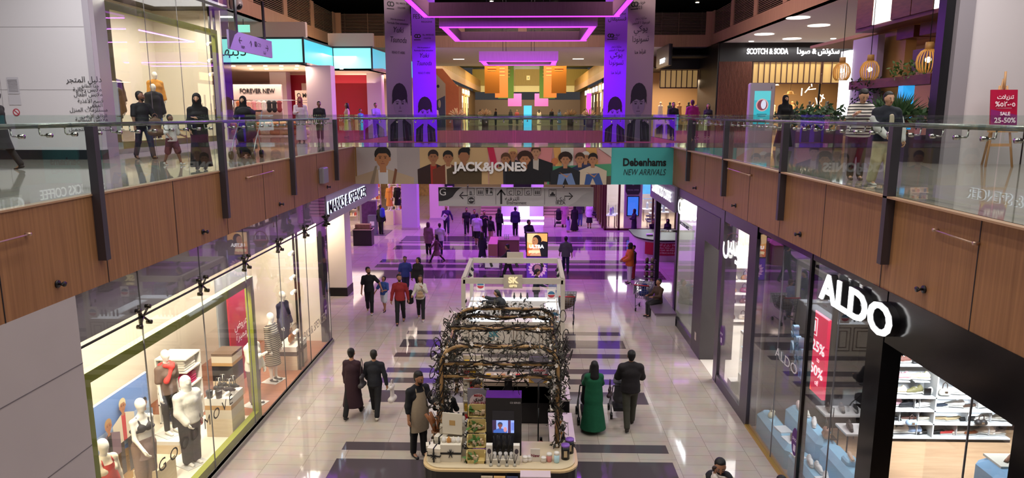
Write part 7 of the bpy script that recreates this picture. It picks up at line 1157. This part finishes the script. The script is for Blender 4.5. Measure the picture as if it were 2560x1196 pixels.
    o['_j']=0; del o['_j']
    J=dict(hc=hc*s,pel=pel*s,sh=sh*s,chest=chest*s,waist=waist*s,handL=(arms[0][2]+arms[0][3]*.08)*s,handR=(arms[1][2]+arms[1][3]*.08)*s,s=s,wL=arms[0][2]*s,wR=arms[1][2]*s)
    return o,J
def _sc(mb,s):
    mb.v=[(x*s,y*s,z*s) for x,y,z in mb.v]; return mb
# ------------------------------------------------------------------ mannequins of the fashion windows
def stripe_mat(name,c1,c2,period,pos):
    m=bpy.data.materials.new(name); m.use_nodes=True; nt=m.node_tree; L=nt.links.new; g=nt.nodes.new('ShaderNodeNewGeometry'); w=nt.nodes.new('ShaderNodeTexWave'); w.bands_direction='Z'; w.inputs['Scale'].default_value=.314/period; w.inputs['Distortion'].default_value=.6
    L(g.outputs['Position'],w.inputs['Vector']); cr=nt.nodes.new('ShaderNodeValToRGB'); L(w.outputs['Fac'],cr.inputs[0]); e=cr.color_ramp.elements; e[0].position=pos; e[1].position=pos+.06; e[0].color=(*lin(c1),1); e[1].color=(*lin(c2),1); b=nt.nodes['Principled BSDF']; L(cr.outputs[0],b.inputs['Base Color']); b.inputs['Roughness'].default_value=.8; return m
def mann(label,loc,rz,**k):
    k.setdefault('H',1.84); k.setdefault('shoe','#efe9df'); o,J=person('mannequin',label,'mannequin',loc,rz,skin='w',face=False,h=.017 if loc[1]<26 else .026,**k)
    m=MB(); m.box(-.24,.24,-.22,.22,-.0,.012); part('base_plate',m,M('#d8d6d0',.25),o); return o,J
mann('mannequin with red scarf headwrap cut off by the frame bottom, nearest in the green frame',(-6.75,10.1,.12),70,sex='f',top='#e6d6b8',bottom='#b5332f',apron='#c8402f')
o,J=mann('mannequin in black bra top with jacket tied round brown trousers',(-6.95,11.55,.12),60,sex='f',H=1.9,armL=(-8,6,8,0),armR=(20,8,30,10),bottom='#7d685c',bloose=.03,skirt='#85706a',skirtlen=.22,skirtw=.17); V,Q=blob([(J['chest']+V3(.065,-.085,-.01),J['chest']+V3(.06,-.085,-.02),.075,.075),(J['chest']+V3(-.065,-.085,-.01),J['chest']+V3(-.06,-.085,-.02),.075,.075),(J['chest']+V3(-.11,0,-.06),J['chest']+V3(.11,0,-.06),.115,.115,(1,.95,.4)),(J['chest']+V3(.07,-.1,.03),J['sh']+V3(.1,-.02,.03),.02,.02),(J['chest']+V3(-.07,-.1,.03),J['sh']+V3(-.1,-.02,.03),.02,.02)],.014,.02); rawmesh('bra_top',V,Q,M('#1a1820',.7),o)
o,J=mann('mannequin in brown tee with red scarf over black leggings on the stepped platform',(-7.5,13.5,.4),60,sex='f',top='#6f5a50',sleeve=.4,bottom='#1d1a1a',blen=.97,bloose=.004,armL=(-4,10,5,0)); V,Q=blob([(J['sh']+V3(.11,-.06,.03),J['chest']+V3(-.1,-.15,-.12),.05,.06),(J['sh']+V3(-.06,-.07,.04),J['sh']+V3(.08,-.1,-.02),.045,.05),(J['sh']+V3(-.1,.03,.05),J['sh']+V3(.1,.03,.05),.05,.05)],.018); rawmesh('scarf',V,Q,M('#d8453f',.8),o)
o,J=mann('hooded mannequin in white jacket with pink glove and black wide trousers',(-6.72,12.75,.12),60,top='#eee8da',tloose=.035,topname='jacket',bottom='#15131a',bloose=.045,hijab='#f3eee2',armL=(-6,8,10,0),armR=(10,8,25,20)); m=MB(); m.ball(J['handL']+V3(0,0,-.01),(.05,.05,.09),0,10,6); part('glove',m,M('#d9505a',.7),o); m=MB(); m.box(-.05,.05,-.13,-.12,.3,.5); m.tube([(.09+.07*math.cos(a),-.125,.45+.1*math.sin(a)) for a in np.linspace(0,6.3,17)],.014,5); part('ring_print',m,M('#e6e2da',.6),o) if 0 else None
mann('mannequin in white blouse and brown trousers at the end of the green frame',(-6.58,15.65,.12),75,sex='f',top='#f0ead6',tloose=.03,bottom='#6f5a40',bloose=.025,blen=.95,shoe='#1f1a18',armL=(5,8,15,0),armR=(20,12,100,40))
sm=stripe_mat('mat_striped_dress','#2c2620','#b9ad96',.05,.5); mann('mannequin in long striped dress behind the white blouse one',(-6.68,17.15,.12),75,sex='f',H=1.86,robe='#6a5c48',topmat=sm,robelen=.42,robew=.2,shoe='#2a2422')
mann('mannequin in long navy coat deepest in the fashion window',(-7.1,19.2,.12),80,sex='m',H=1.9,robe='#221d38',robelen=.5,robew=.21,bottom='#1a1826')
for lab,x,y,z,k in (('mannequin in dark coat with purple backpack in the upper window',-12.7,21.4,6.5,dict(top='#2a2730',tloose=.04,bottom='#3a3630')),('mannequin in dark green puffer coat nearest in the upper window',-12.1,20.25,6.2,dict(top='#23261f',tloose=.06,hem=.2,bottom='#1f1f24')),('mannequin in orange jacket and blue jeans in the upper window',-12.8,24.0,6.6,dict(top='#c98a34',tloose=.035,topname='jacket',hem=.1,bottom='#3f5f90')),('mannequin in black padded jacket in front of the orange jacket one',-12.3,22.9,6.15,dict(top='#1d1a1c',tloose=.05,hem=.15,topname='jacket',bottom='#2a2622'))):
    m=MB(); m.box(-.32,.32,-.32,.32,0,z-6.02); solo('mannequin_plinth',m,PALEWOOD,'pale plinth carrying the '+lab.replace(' in the upper window',''),'plinth',(x,y,6.02)); o,J=mann(lab,(x,y,z),60,**k)
    if 'backpack' in lab: V,Q=blob([((0,-.22,1.15),(0,-.24,1.4),.13,.12,(1,.6,1.1))],.02); rawmesh('backpack',V,Q,M('#5a2f8c',.6),o)
for k,(x,c,l) in enumerate(((-9.0,'#d98a3f','orange dress'),(-8.55,'#151316','black dress'),(-8.1,'#c9b8a4','cream trousers suit'))):
    m=MB(); m.box(-.28,.28,-.28,.28,0,.9); solo('mannequin_plinth',m,M('#efe0c4',.5),'plinth under the %s mannequin of the ground store'%l,'plinth',(x,44.2+.4*k,0)); mann('mannequin in %s raised above the ground store counters'%l,(x,44.2+.4*k,.9),-20,sex='f',robe=c,robelen=.3,robew=.22,H=1.75)
# ------------------------------------------------------------------ wheeled things and carried things
def stroller(label,loc,rz,hood='#16151a',frame='#3a3a40',s=1.):
    t=thing('stroller',label,'stroller',loc,rz); t.scale=(s,s,s); V,Q=blob([((0,.12,.55),(0,-.18,.5),.19,.16,(1,1,.8)),((0,.2,.6),(0,.26,.95),.18,.17,(1,.5,1))],.025,.05); rawmesh('seat',V,Q,M(hood,.8),t)
    V,Q=blob([((0,.18,.98),(0,-.02,1.02),.2,.17,(1,1,.7))],.025,.05,[((0,0,.93),(0,.3,-1))]); rawmesh('hood',V,Q,M(hood,.8),t); m=MB(); m.box(-.17,.17,-.2,.25,.2,.3); part('basket',m,M('#1d1c20',.8),t)
    for x in(-.24,.24): m=MB(); m.tube([(x,.52,1.05),(x,.3,.75),(x,-.1,.4),(x,-.34,.1)],.014,6); m.tube([(x,.1,.55),(x,.28,.1)],.014,6); part('frame',m,M(frame,.35,.6),t)
    m=MB(); m.tube([(-.24,.52,1.05),(.24,.52,1.05)],.018,6); part('handle',m,BLACK,t)
    for x in(-.24,.24):
        for y in(-.34,.28): m=MB(); m.tube([(x-.03,y,.09),(x+.03,y,.09)],.09,12); part('wheel',m,BLACK,t)
def cart(label,loc,rz,load=True):
    t=thing('shopping_cart',label,'cart',loc,rz); F=M('#8d8a92',.3,.7)
    m=MB(); 
    for k in range(6): z=.5+.09*k; a=.2+.02*k; b=.32+.03*k; m.tube([(-a,-b,z),(a,-b,z),(a,.36,z),(-a,.36,z),(-a,-b,z)],.009,4)
    for q in np.linspace(-1,1,7): m.tube([(q*.2,-.32,.5),(q*.3,-.47,.95)],.007,4); m.tube([(q*.2,.36,.5),(q*.3,.36,.95)],.007,4); m.tube([(-.2,q*.3,.5),(-.3,q*.36,.95)],.007,4); m.tube([(.2,q*.3,.5),(.3,q*.36,.95)],.007,4); m.tube([(q*.2,-.32,.5),(q*.2,.36,.5)],.006,4)
    part('basket',m,F,t); m=MB(); m.box(-.29,.29,-.53,-.51,.6,.95); m.box(.315,.325,-.3,.3,.6,.93); part('sign_panel',m,M('#e9e4ea',.4),t)
    m=MB(); m.tube([(-.27,.5,1.02),(.27,.5,1.02)],.022,8); part('handle',m,M('#b02a30',.4),t)
    for x in(-.23,.23): m=MB(); m.tube([(x*1.15,.5,1.02),(x*1.1,.36,.95),(x,.36,.5),(x,.3,.16),(x*.8,-.4,.16)],.014,6); part('frame',m,M('#5a5a66',.35,.5),t)
    for x in(-.22,.22):
        for y in(-.4,.3): m=MB(); m.tube([(x-.02,y,.07),(x+.02,y,.07)],.07,10); part('wheel',m,BLACK,t)
    return t
def bag(label,loc,col,s=(.3,.12,.36),rz=0,strap=.2,cat='bag',name='shopping_bag'):
    t=thing(name,label,cat,loc,rz); w,d,h=s; V,Q=blob([((-w*.32,0,h*.15),(w*.32,0,h*.15),d*.5,d*.5,(1,1.1,1)),((-w*.26,0,h*.85),(w*.26,0,h*.85),d*.3,d*.3),((0,0,h*.2),(0,0,h*.8),w*.33,w*.3,(1,.35,1))],.018,.04); rawmesh('body',V,Q,M(col,.6,noise=.08,nscale=20),t); m=MB(); m.tube([(-w*.22,0,h*.9),(-w*.12,0,h+strap*.8),(0,0,h+strap),(w*.12,0,h+strap*.8),(w*.22,0,h*.9)],.009,5); part('handle',m,M(col,.6),t); return t
WK=dict(legL=(20,6),legR=(-16,12)); WK2=dict(legL=(-16,12),legR=(20,6)); NF=dict(face=False)
def P(label,x,y,rz,z=0.,**k):
    d=y; k.setdefault('h',.014 if d<16 else .017 if d<26 else .024 if d<36 else .03); 
    if 'H' in k and k['H']<1.35: k['h']=min(k['h'],.016)
    k['face']=k.get('face',d<47); return person('person',label,'person',(x,y,z),rz,**k)
# near the soap kiosk
P('woman in long burgundy coat with hair bun walking arm in arm away',-4.12,15.32,172,H=1.7,sex='f',robe='#2e1320',robelen=.27,robew=.25,bottom='#141216',hairstyle='bun',shoe='#141216',armL=(4,8,12,0),armR=(15,12,50,20),**WK2)
P('man in black jumper and trousers walking away beside the burgundy coat',-3.6,15.33,182,H=1.66,top='#141620',bottom='#101016',shoe='#d9d2c4',armL=(12,12,30,10),armR=(-6,16,10,0),**WK)
bag('white plastic shopping bag hanging from the black jumpered man',(-3.2,15.35,.36),'#d9d0cc',(.3,.14,.42),80,.12); bag('grey shoulder bag on the burgundy coat woman',(-3.86,15.2,.78),'#3d383c',(.3,.12,.28),80,.4,name='shoulder_bag')
P('woman in long green dress walking away pushing a stroller',1.44,14.62,182,H=1.66,sex='f',robe='#0c5c3c',robew=.3,robelen=.1,hairstyle='long',hair='#0e0c0d',armL=(35,10,40,10),armR=(35,10,40,10),shoe='#cfc8b8',stout=1.15)
stroller('black stroller pushed by the green dressed woman',(1.38,15.25,0),180,'#1a181c'); bag('small dark handbag on the arm of the green dressed woman',(1.82,14.85,.75),'#3a2430',(.24,.1,.2),70,.2,name='handbag')
P('man in dark leather jacket and olive trousers walking away',2.28,14.85,180,H=1.86,top='#1d171a',tloose=.035,topname='jacket',bottom='#3d3c30',hair='#0e0c0c',shoe='#2c221c',armL=(25,14,55,15),armR=(25,14,55,15),legL=(-14,10),legR=(16,5))
stroller('small grey buggy pushed by the man in the leather jacket',(2.13,15.55,0),180,'#4a484c','#2a2a2e',.85)
P('bearded man in black tee and beige apron standing by the bamboo post',-2.27,13.38,42,H=1.88,top='#15151b',sleeve=.72,bottom='#101014',apron='#a8977f',beard='#1a1310',hair='#120e0c',turn=15,nod=18,armL=(32,6,55,10),armR=(2,10,12,0),skin='m',legL=(4,2),legR=(-4,2),shoe='#121215')
P('staff member in black seen from behind beside the bamboo post',-1.72,13.45,176,H=1.56,top='#0f0f13',bottom='#101014',hair='#100d0d',stout=1.15,armL=(20,14,60,20),armR=(20,14,60,20))
P('staff woman with tied hair and beige apron inside the soap kiosk',-1.15,13.75,62,H=1.58,sex='f',top='#14141a',bottom='#101014',apron='#b5a28c',hair='#17110f',hairstyle='tail',nod=28,armL=(25,6,50,15),armR=(25,6,50,15))
o,J=P('bearded man in black vest carrying a baby at the bottom edge',2.97,10.1,-8,H=1.76,top='#b9aea0',bottom='#1a1a1e',beard='#17110f',hair='#0f0c0b',nod=14,armL=(10,8,20,0),armR=(40,10,95,20),skin='m'); V,Q=blob([((-.1,-.0,1.38),(-.1,-.02,1.05),.15,.16,(.8,.9,1)),((.1,-.0,1.38),(.1,-.02,1.05),.15,.16,(.8,.9,1))],.016,.03); rawmesh('vest',V,Q,M('#17161a',.8),o)
P('baby in white held against the bearded man at the bottom edge',2.83,9.86,80,z=1.06,H=.68,robe='#d9cdc2',hair='#2a1812',robelen=.04,robew=.25,h=.013,armL=(40,20,40,0),armR=(60,20,40,0))
P('person with black hair at the bottom edge near the brass strip',3.84,9.86,170,H=1.6,sex='f',robe='#16141a',hairstyle='long',hair='#0c0a0c')
# walking towards the kiosks
P('man in black tee reaching out to the boy, walking near the white pillar',-5.69,23.9,10,H=1.72,top='#0f0f13',sleeve=.4,bottom='#0e0e12',shoe='#d9d5d0',beard='#1a1310',turn=40,armL=(15,42,10,0),armR=(-5,12,12,0),skin='m',**WK)
P('boy in blue tee and white shorts looking up, hand in hand',-5.22,24.15,-15,H=1.3,top='#34529a',sleeve=.45,tloose=.02,bottom='#cfd3de',blen=.45,shoe='#16161c',turn=-35,nod=-12,armL=(15,10,70,40),armR=(20,25,40,10),legL=(12,10),legR=(-10,8))
P('man in red jumper and black trousers walking towards us',-4.37,22.72,5,H=1.74,top='#8a1d22',bottom='#0f0e12',shoe='#121214',beard='#2a1a12',hair='#1d1512',turn=20,armL=(-8,14,10,0),armR=(6,14,8,0),skin='m',**WK2)
P('woman in white jumper with tan belt bag and black trousers',-3.74,23.16,8,H=1.6,sex='f',top='#d4ccc2',bottom='#141218',shoe='#dcd8d4',hairstyle='long',hair='#3a2418',turn=-10,armL=(25,15,130,40),armR=(15,18,60,-5),**WK)
bag('tan belt bag worn by the woman in the white jumper',(-3.72,22.96,.86),'#a88a68',(.26,.1,.16),5,.08,name='belt_bag'); V,Q=blob([((0,0,.15),(.02,0,.5),.1,.07,(1.2,.6,1))],.02); o=rawmesh('folded_coat',V,Q,M('#0f0e12',.8)); o.location=(-4.08,23.05,.52); tag(o,'black coat hanging over the arm of the woman in the white jumper','coat')
P('youth in dark blue football shirt walking behind the red jumper',-4.84,26.4,8,H=1.56,top='#23307a',sleeve=.45,tloose=.022,bottom='#1d1a3a',blen=.6,hair='#14100f',shoe='#ded8e0',armL=(5,12,10,0),armR=(5,12,10,0),skin='d')
P('woman in black hoodie with pale print walking beside the football shirt',-4.32,26.3,-20,H=1.58,sex='f',top='#101014',tloose=.035,bottom='#0f0e14',hair='#100d0e',hairstyle='tail',turn=-50,armL=(5,8,10,0),armR=(5,12,10,0),**WK)
# jewellery kiosk and around it
P('saleswoman in black bending over the jewellery case',-.72,21.3,-100,H=1.62,sex='f',lean=32,top='#101014',tloose=.03,bottom='#0f0f13',hair='#1a1412',hairstyle='tail',armL=(50,8,10,0),armR=(50,8,20,0))
P('woman with dark hair in navy shopping beyond the jewellery kiosk',.25,24.1,85,H=1.6,sex='f',top='#1d2236',bottom='#1a1a24',hair='#16100f',hairstyle='tail',armL=(50,8,20,0),armR=(45,8,20,0),nod=15)
P('child with brown hair standing by the cart beyond the jewellery kiosk',.85,23.8,-30,H=1.33,top='#8a8fb0',bottom='#2a2c40',hair='#4a2416',hairstyle='curly')
cart('shopping cart full of goods beside the white frame post',(1.3,23.0,0),175); V,Q=blob([((-.1,0,.6),(.1,.1,.65),.16,.15),((0,-.15,.75),(.1,.0,.85),.13,.14)],.03,.03); o=rawmesh('cart_goods',V,Q,M('#6a5546',.8,noise=.5,nscale=9)); o.location=(1.3,23.0,.0); tag(o,'brown and blue goods piled in the cart beside the white post','goods')
P('woman in black pushing a cart behind the jewellery kiosk',-.9,29.0,-100,H=1.6,sex='f',top='#101016',tloose=.03,bottom='#101016',hair='#0e0c0e',hairstyle='bun',armL=(45,8,15,0),armR=(45,8,15,0),nod=15,**WK)
cart('shopping cart with white side panel pushed by the woman in black',(-1.55,29.1,0),-95)
P('woman with long dark hair in purple dress by the pink divider',-2.25,32.6,160,H=1.5,sex='f',robe='#2a1a44',hairstyle='long',robelen=.1)
P('man in black suit standing behind the lightbox',-.05,34.9,30,H=1.74,top='#121220',tloose=.03,topname='jacket',bottom='#10101a',beard='#1a1212',hair='#120e10',turn=50,nod=15,armL=(25,8,60,20),armR=(25,8,60,20))
P('man in dark purple hoodie with white back print by the reception stage',-.83,40.1,178,H=1.7,top='#241a4a',tloose=.035,hem=.05,bottom='#14121c',hair='#120e10')
# the group on the purple floor
P('man in purple shirt carrying white paper, walking towards us',-4.9,40.5,10,H=1.78,top='#3a1f56',bottom='#1d1f3a',hair='#16110f',armL=(-6,25,10,0),armR=(15,12,90,40),beard='#1a1210',**WK)
m=MB(); m.bx((0,0,0),(.26,.01,.34),0,0,0,0); o=solo('paper',m,M('#efeaf2',.5),'white paper held by the man in the purple shirt','paper',(-4.98,40.22,1.08),0); o.rotation_euler=(0,R(35),0)
P('man in black printed tee and black jeans facing us on the purple floor',-3.69,40.3,5,H=1.66,top='#14141a',sleeve=.4,bottom='#121218',hair='#14100f',beard='#1d1512',shoe='#201e26',**WK2)
P('man in white jersey with dark back print and black shorts, seen from behind',-2.83,37.0,170,H=1.76,top='#c4b4d8',sleeve=.45,tloose=.035,hem=.05,bottom='#16141e',blen=.5,hair='#1a1410',shoe='#2a2630',legL=(8,0),legR=(-6,0))
P('man in black raising a phone behind the white jersey',-2.55,38.7,15,H=1.68,top='#14131a',bottom='#1a1820',beard='#17100f',armL=(35,8,100,30),armR=(35,8,100,30))
P('person in dark top half hidden behind the white jersey',-3.15,39.3,10,H=1.66,top='#2a2440',bottom='#1a1826',hair='#171010')
P('woman in black top and beige trousers by the pink divider',-2.1,37.2,150,H=1.6,sex='f',top='#141218',bottom='#b08a78',hairstyle='tail',hair='#171110',legL=(5,3),legR=(-5,3))
P('woman in black with long hair behind the beige trousers',-1.75,39.6,160,H=1.7,sex='f',top='#121018',bottom='#14121a',hairstyle='long',hair='#0f0c0e')
P('woman in mauve headscarf and rose top walking away',-5.09,34.4,170,H=1.68,sex='f',top='#8a5f72',tloose=.035,hem=.22,bottom='#14121a',hijab='#5a3048',shoe='#1a1820')
P('man in white shirt with crossbody strap walking away',-4.51,34.4,176,H=1.62,top='#c9b8d2',tloose=.035,sleeve=.6,hem=.06,bottom='#2a2c4e',hair='#3a2626',shoe='#1d1c28',armR=(20,10,40,0))
P('woman in plum dress striding sideways with swinging arms',-4.43,32.5,-85,H=1.46,sex='f',top='#6a3a52',skirt='#7d4a60',skirtlen=.4,skirtw=.3,bottom='#1a1420',bloose=.0,hairstyle='long',hair='#0f0c0e',armL=(40,10,5,0),armR=(-35,10,5,0),legL=(28,4),legR=(-24,16))
P('woman in pink plaid dress with a stroller by the steps',2.2,43.3,175,H=1.76,sex='f',robe='#b57a9a',robelen=.2,robew=.22,hairstyle='bun',hair='#2a1a1a')
stroller('dark stroller beside the pink plaid dress',(1.85,43.6,0),175)
P('small girl in lilac dress walking beside the black abaya',2.32,41.4,180,H=.98,sex='f',robe='#a88ac4',robelen=.25,robew=.24,hairstyle='long',hair='#1a1210')
P('woman in black abaya walking with the small girl',2.73,41.85,176,H=1.6,sex='f',robe='#0f0d12',robew=.28,hijab='#0f0d12')
P('man in blue jeans and dark jacket beyond the black abaya',3.2,43.7,178,H=1.7,top='#3a3440',tloose=.03,bottom='#4a5a86',hair='#1a1412')
P('woman in white top and black skirt with shoulder bag walking away',3.72,42.9,172,H=1.66,sex='f',top='#d6c8e0',tloose=.03,hem=.1,skirt='#15121a',skirtlen=.55,skirtw=.2,hairstyle='tail',hair='#2a1c1a'); bag('black shoulder bag on the woman in the white top',(4.0,42.75,.85),'#17141c',(.28,.12,.24),0,.25,name='shoulder_bag')
P('youth in grey printed hoodie and jeans walking away',1.63,30.6,180,H=1.68,top='#5f5a68',tloose=.035,sleeve=.6,hem=.05,bottom='#23284a',hair='#1a1414',shoe='#16141c',armL=(10,14,15,0),armR=(-8,14,10,0),**WK)
P('woman in orange jacket and white trousers standing sideways',4.2,28.6,-80,H=1.74,sex='f',top='#c8661c',tloose=.04,topname='jacket',hem=.08,bottom='#c9bccb',hijab='#2a2026',shoe='#1d1a22',armL=(15,6,50,20),armR=(15,6,50,20))
P('person in red trousers behind the orange jacket',4.45,29.3,-70,H=1.5,top='#2a2028',bottom='#8a2a24',hair='#1a1214')
P('woman in dark abaya standing in front of the blue screen',6.13,40.5,-70,H=1.56,sex='f',robe='#1f1730',robew=.22,hijab='#1a1424',armL=(15,6,70,30),armR=(15,6,70,30))
P('man in black suit working behind the information desk',6.6,36.9,10,H=1.5,top='#0f0e14',topname='jacket',bottom='#101016',hair='#120e10',nod=20,armL=(30,8,50,20),armR=(30,8,50,20))
P('woman in black seated deeper behind the information desk',7.4,37.0,-30,H=1.5,sex='f',top='#111016',bottom='#111016',hijab='#111016')
P('person in black with blue backpack at the ground store totem',-8.75,40.3,150,H=1.78,top='#0f0e12',tloose=.04,hem=.1,bottom='#0f0e12',hair='#120e0e'); V,Q=blob([((0,0,0),(0,0,.3),.16,.14,(1,.7,1))],.03); o=rawmesh('backpack',V,Q,M('#2a3fae',.7)); o.location=(-8.6,40.1,1.2); tag(o,'bright blue backpack at the ground store totem','backpack')
P('person in brown sitting on the bench by the bag shop frame',4.55,23.9,-60,H=1.66,seat=.45,top='#4a3426',bottom='#2a2628',legL=(82,78),legR=(80,80),armL=(30,8,60,20),armR=(30,8,60,20),hair='#1a1210')
cart('shopping cart with blue bag by the bench',(4.15,24.6,0),160); bag('blue bag hanging in the cart by the bench',(4.15,24.6,.55),'#24347a',(.34,.2,.4),30,.1)
# upper gallery
P('man in black tee holding a child by the hand on the left gallery'.replace('left ','cyan sign side '),-9.74,17.5,55,z=Z1,H=1.72,top='#0e0e12',sleeve=.4,bottom='#1d2034',hair='#120e0d',beard='#17110f',turn=35,shoe='#2a1818',armL=(10,22,10,0),armR=(8,10,10,0),skin='d',h=.016,**WK)
P('child in white tee and maroon shorts holding a hand, seen through glass',-7.95,15.4,70,z=Z1,H=1.14,top='#cfc9c4',sleeve=.5,tloose=.025,bottom='#5a2830',blen=.5,hair='#120e0d',skin='d',shoe='#cfc8c0',armL=(10,15,60,0),armR=(25,25,30,0),**WK)
bag('brown paper bag carried by the man in black tee on the gallery',(-9.25,17.2,6.5),'#6a4a36',(.36,.16,.4),40,.12)
P('woman in black abaya and headscarf standing at the gallery rail',-6.75,14.2,18,z=Z1,H=1.54,sex='f',robe='#0e0c0f',robew=.24,hijab='#0d0b0d',armL=(15,6,95,40),armR=(15,6,30,10),skin='l')
P('woman in black headscarf standing behind the black stroller',-7.65,18.7,10,z=Z1,H=1.6,sex='f',robe='#0d0c0f',robew=.26,hijab='#0d0b0d',armL=(30,10,50,10),armR=(30,10,50,10),skin='l',turn=-10)
stroller('large black stroller at the gallery glass',(-7.3,17.9,Z1),5,'#0f0e12','#b9b6b2',1.15)
P('man in white thobe with red checked headscarf walking on the gallery',-9.39,28.7,25,z=Z1,H=1.82,robe='#cdbcc8',robew=.2,hijab='#8a3a44',beard='#17100f',turn=-15,armR=(25,10,70,20),skin='m')
P('man in black polo walking beside the white thobe',-9.0,30.0,15,z=Z1,H=1.7,top='#17141c',sleeve=.45,bottom='#1d1a24',hair='#120e0d',skin='d',**WK)
P('woman with long hair in pale pink by the cream store column',-8.9,34.2,-60,z=Z1,H=1.66,sex='f',top='#d9b0a8',skirt='#d0a8a0',skirtlen=.6,skirtw=.2,hairstyle='long',hair='#2a1510')
P('man in lilac shirt standing by the far pink light column',-8.0,36.5,40,z=Z1,H=1.7,top='#9a94c8',sleeve=.5,bottom='#3a3a5a',hair='#14100f',armR=(30,10,60,0)); P('boy in blue tee beside the man in lilac shirt',-8.75,36.3,60,z=Z1,H=1.4,top='#5a6ab0',sleeve=.5,bottom='#2a2c40',hair='#14100f')
P('person in brown coat at the far end of the white store wall',-10.75,14.0,-75,z=Z1,H=1.62,robe='#17110f',robelen=.45,bottom='#15110f',hair='#15100e',**WK)
P('bearded man in dark jacket and white shirt on the far gallery',6.85,34.0,10,z=Z1,H=1.68,top='#17151c',topname='jacket',tloose=.03,bottom='#1a1820',beard='#17100f',hair='#14100f'); P('person in magenta lit hoodie on the far gallery',7.2,31.6,170,z=Z1,H=1.74,top='#a81f78',tloose=.035,bottom='#3a1a3a',hair='#5a1a4a')
P('woman with wavy dark hair and flowered top on the far gallery',7.95,34.0,20,z=Z1,H=1.56,sex='f',top='#8a3a58',bottom='#2a2026',hairstyle='long',hair='#16100f'); P('woman with dark hair holding a pale bag on the far gallery',8.55,34.2,-20,z=Z1,H=1.62,sex='f',top='#1f1a24',bottom='#1f1a24',hairstyle='long',hair='#140f0f'); bag('pale lilac bag held on the far gallery',(8.5,33.9,6.5),'#a89ac8',(.36,.15,.34),0,.1)
P('woman in black abaya beside the information totem',8.35,23.4,-5,z=Z1,H=1.74,sex='f',robe='#0b0a0d',robew=.3,hijab='#0b0a0d',armL=(15,12,40,10),armR=(15,12,40,10),skin='l',turn=15,h=.016)
st=stripe_mat('mat_stripe_top','#17161c','#ddd6cc',.052,.28)
P('woman in black and white striped polo leaning to look at her phone',5.62,12.2,-12,z=Z1,H=1.56,sex='f',lean=10,nod=28,turn=8,top='#d9d2c8',topmat=st,sleeve=.7,tloose=.03,bottom='#17181f',hair='#120d0c',hairstyle='tail',armL=(18,8,50,20),armR=(38,14,60,15),skin='l',stout=1.1)
o,J=P('youth in navy and white varsity jacket with cream cargo trousers',5.6,11.25,8,z=Z1,H=1.47,top='#141a26',tloose=.04,topname='jacket',sleeve=.35,bottom='#cbbf9e',bloose=.035,hair='#15100e',nod=6,armL=(6,14,15,0),armR=(15,8,35,20),skin='l',shoe='#d8d2cc',legL=(10,4),legR=(-8,8))
def slv(o,J,c):
    for a,b in((J['sh']+V3(.19,0,-.1),J['wL']),(J['sh']+V3(-.19,0,-.1),J['wR'])): pass
person_sleeve=[]
m=MB(); s=J['s']
V,Q=blob([(J['chest']+V3(0,-.13,.04),J['pel']+V3(0,-.15,.04),.035,.04,(1.2,.4,1))],.014); rawmesh('tee_front',V,Q,M('#cfc0a4',.8),o)
for w in('wL','wR'):
    sg=1 if w=='wL' else -1; a=J['sh']+V3(sg*.2,-.01,-.12); V,Q=blob([(a,(a+J[w])/2+V3(sg*.02,.01,-.02),.072,.066),((a+J[w])/2+V3(sg*.02,.01,-.02),J[w],.064,.05)],.014); rawmesh('sleeve',V,Q,M('#dcd8d4',.7),o)
bag('brown handbag held by the striped woman',(5.95,11.9,6.35),'#3a2a26',(.3,.14,.26),0,.15,name='handbag')
P('person with rucksack beside the purple banner on the far gallery',-6.85,51.2,150,z=Z1,H=1.72,top='#b59a9a',bottom='#2a2630',hair='#1a1412'); P('woman in dark coat between the purple and grey banners',7.0,50.6,10,z=Z1,H=1.62,sex='f',robe='#2a2622',hairstyle='long',hair='#3a1f16')
FC=['#1a1a22','#d9cfc4','#2a2c3a','#14121a','#8a3a3a','#c9b8a0','#1f1c24','#3a4a6a','#0f0d12','#b9a8a0']
FN=['black','cream','slate','black','red','sand','black','blue','black','stone']
for k in range(10):
    x=(-7.5,-5.2,-3.4,-2.2,-1.4,1.0,2.2,3.4,5.4,6.6)[k]; y=(66,74,70,80,76,78,72,82,70,64)[k]
    P('%s far off on the long gallery, %s'%(('woman in %s dress' if k%2 else 'man in %s top')%FN[k],['by the play house','before the first orange banner','behind the pampas','under the orange banners','near the cyan screen','past the cyan screen','under the second orange banners','beneath the green banner','by the pink screen','before the gold shop'][k]),x,y,(20,170,-60,160,10,175,-30,150,60,15)[k],z=Z1,H=1.62+.03*(k%4),h=.045,**(dict(sex='f',robe=FC[k],hairstyle='long') if k%2 else dict(top=FC[k],bottom='#17161c')))
fit_text()
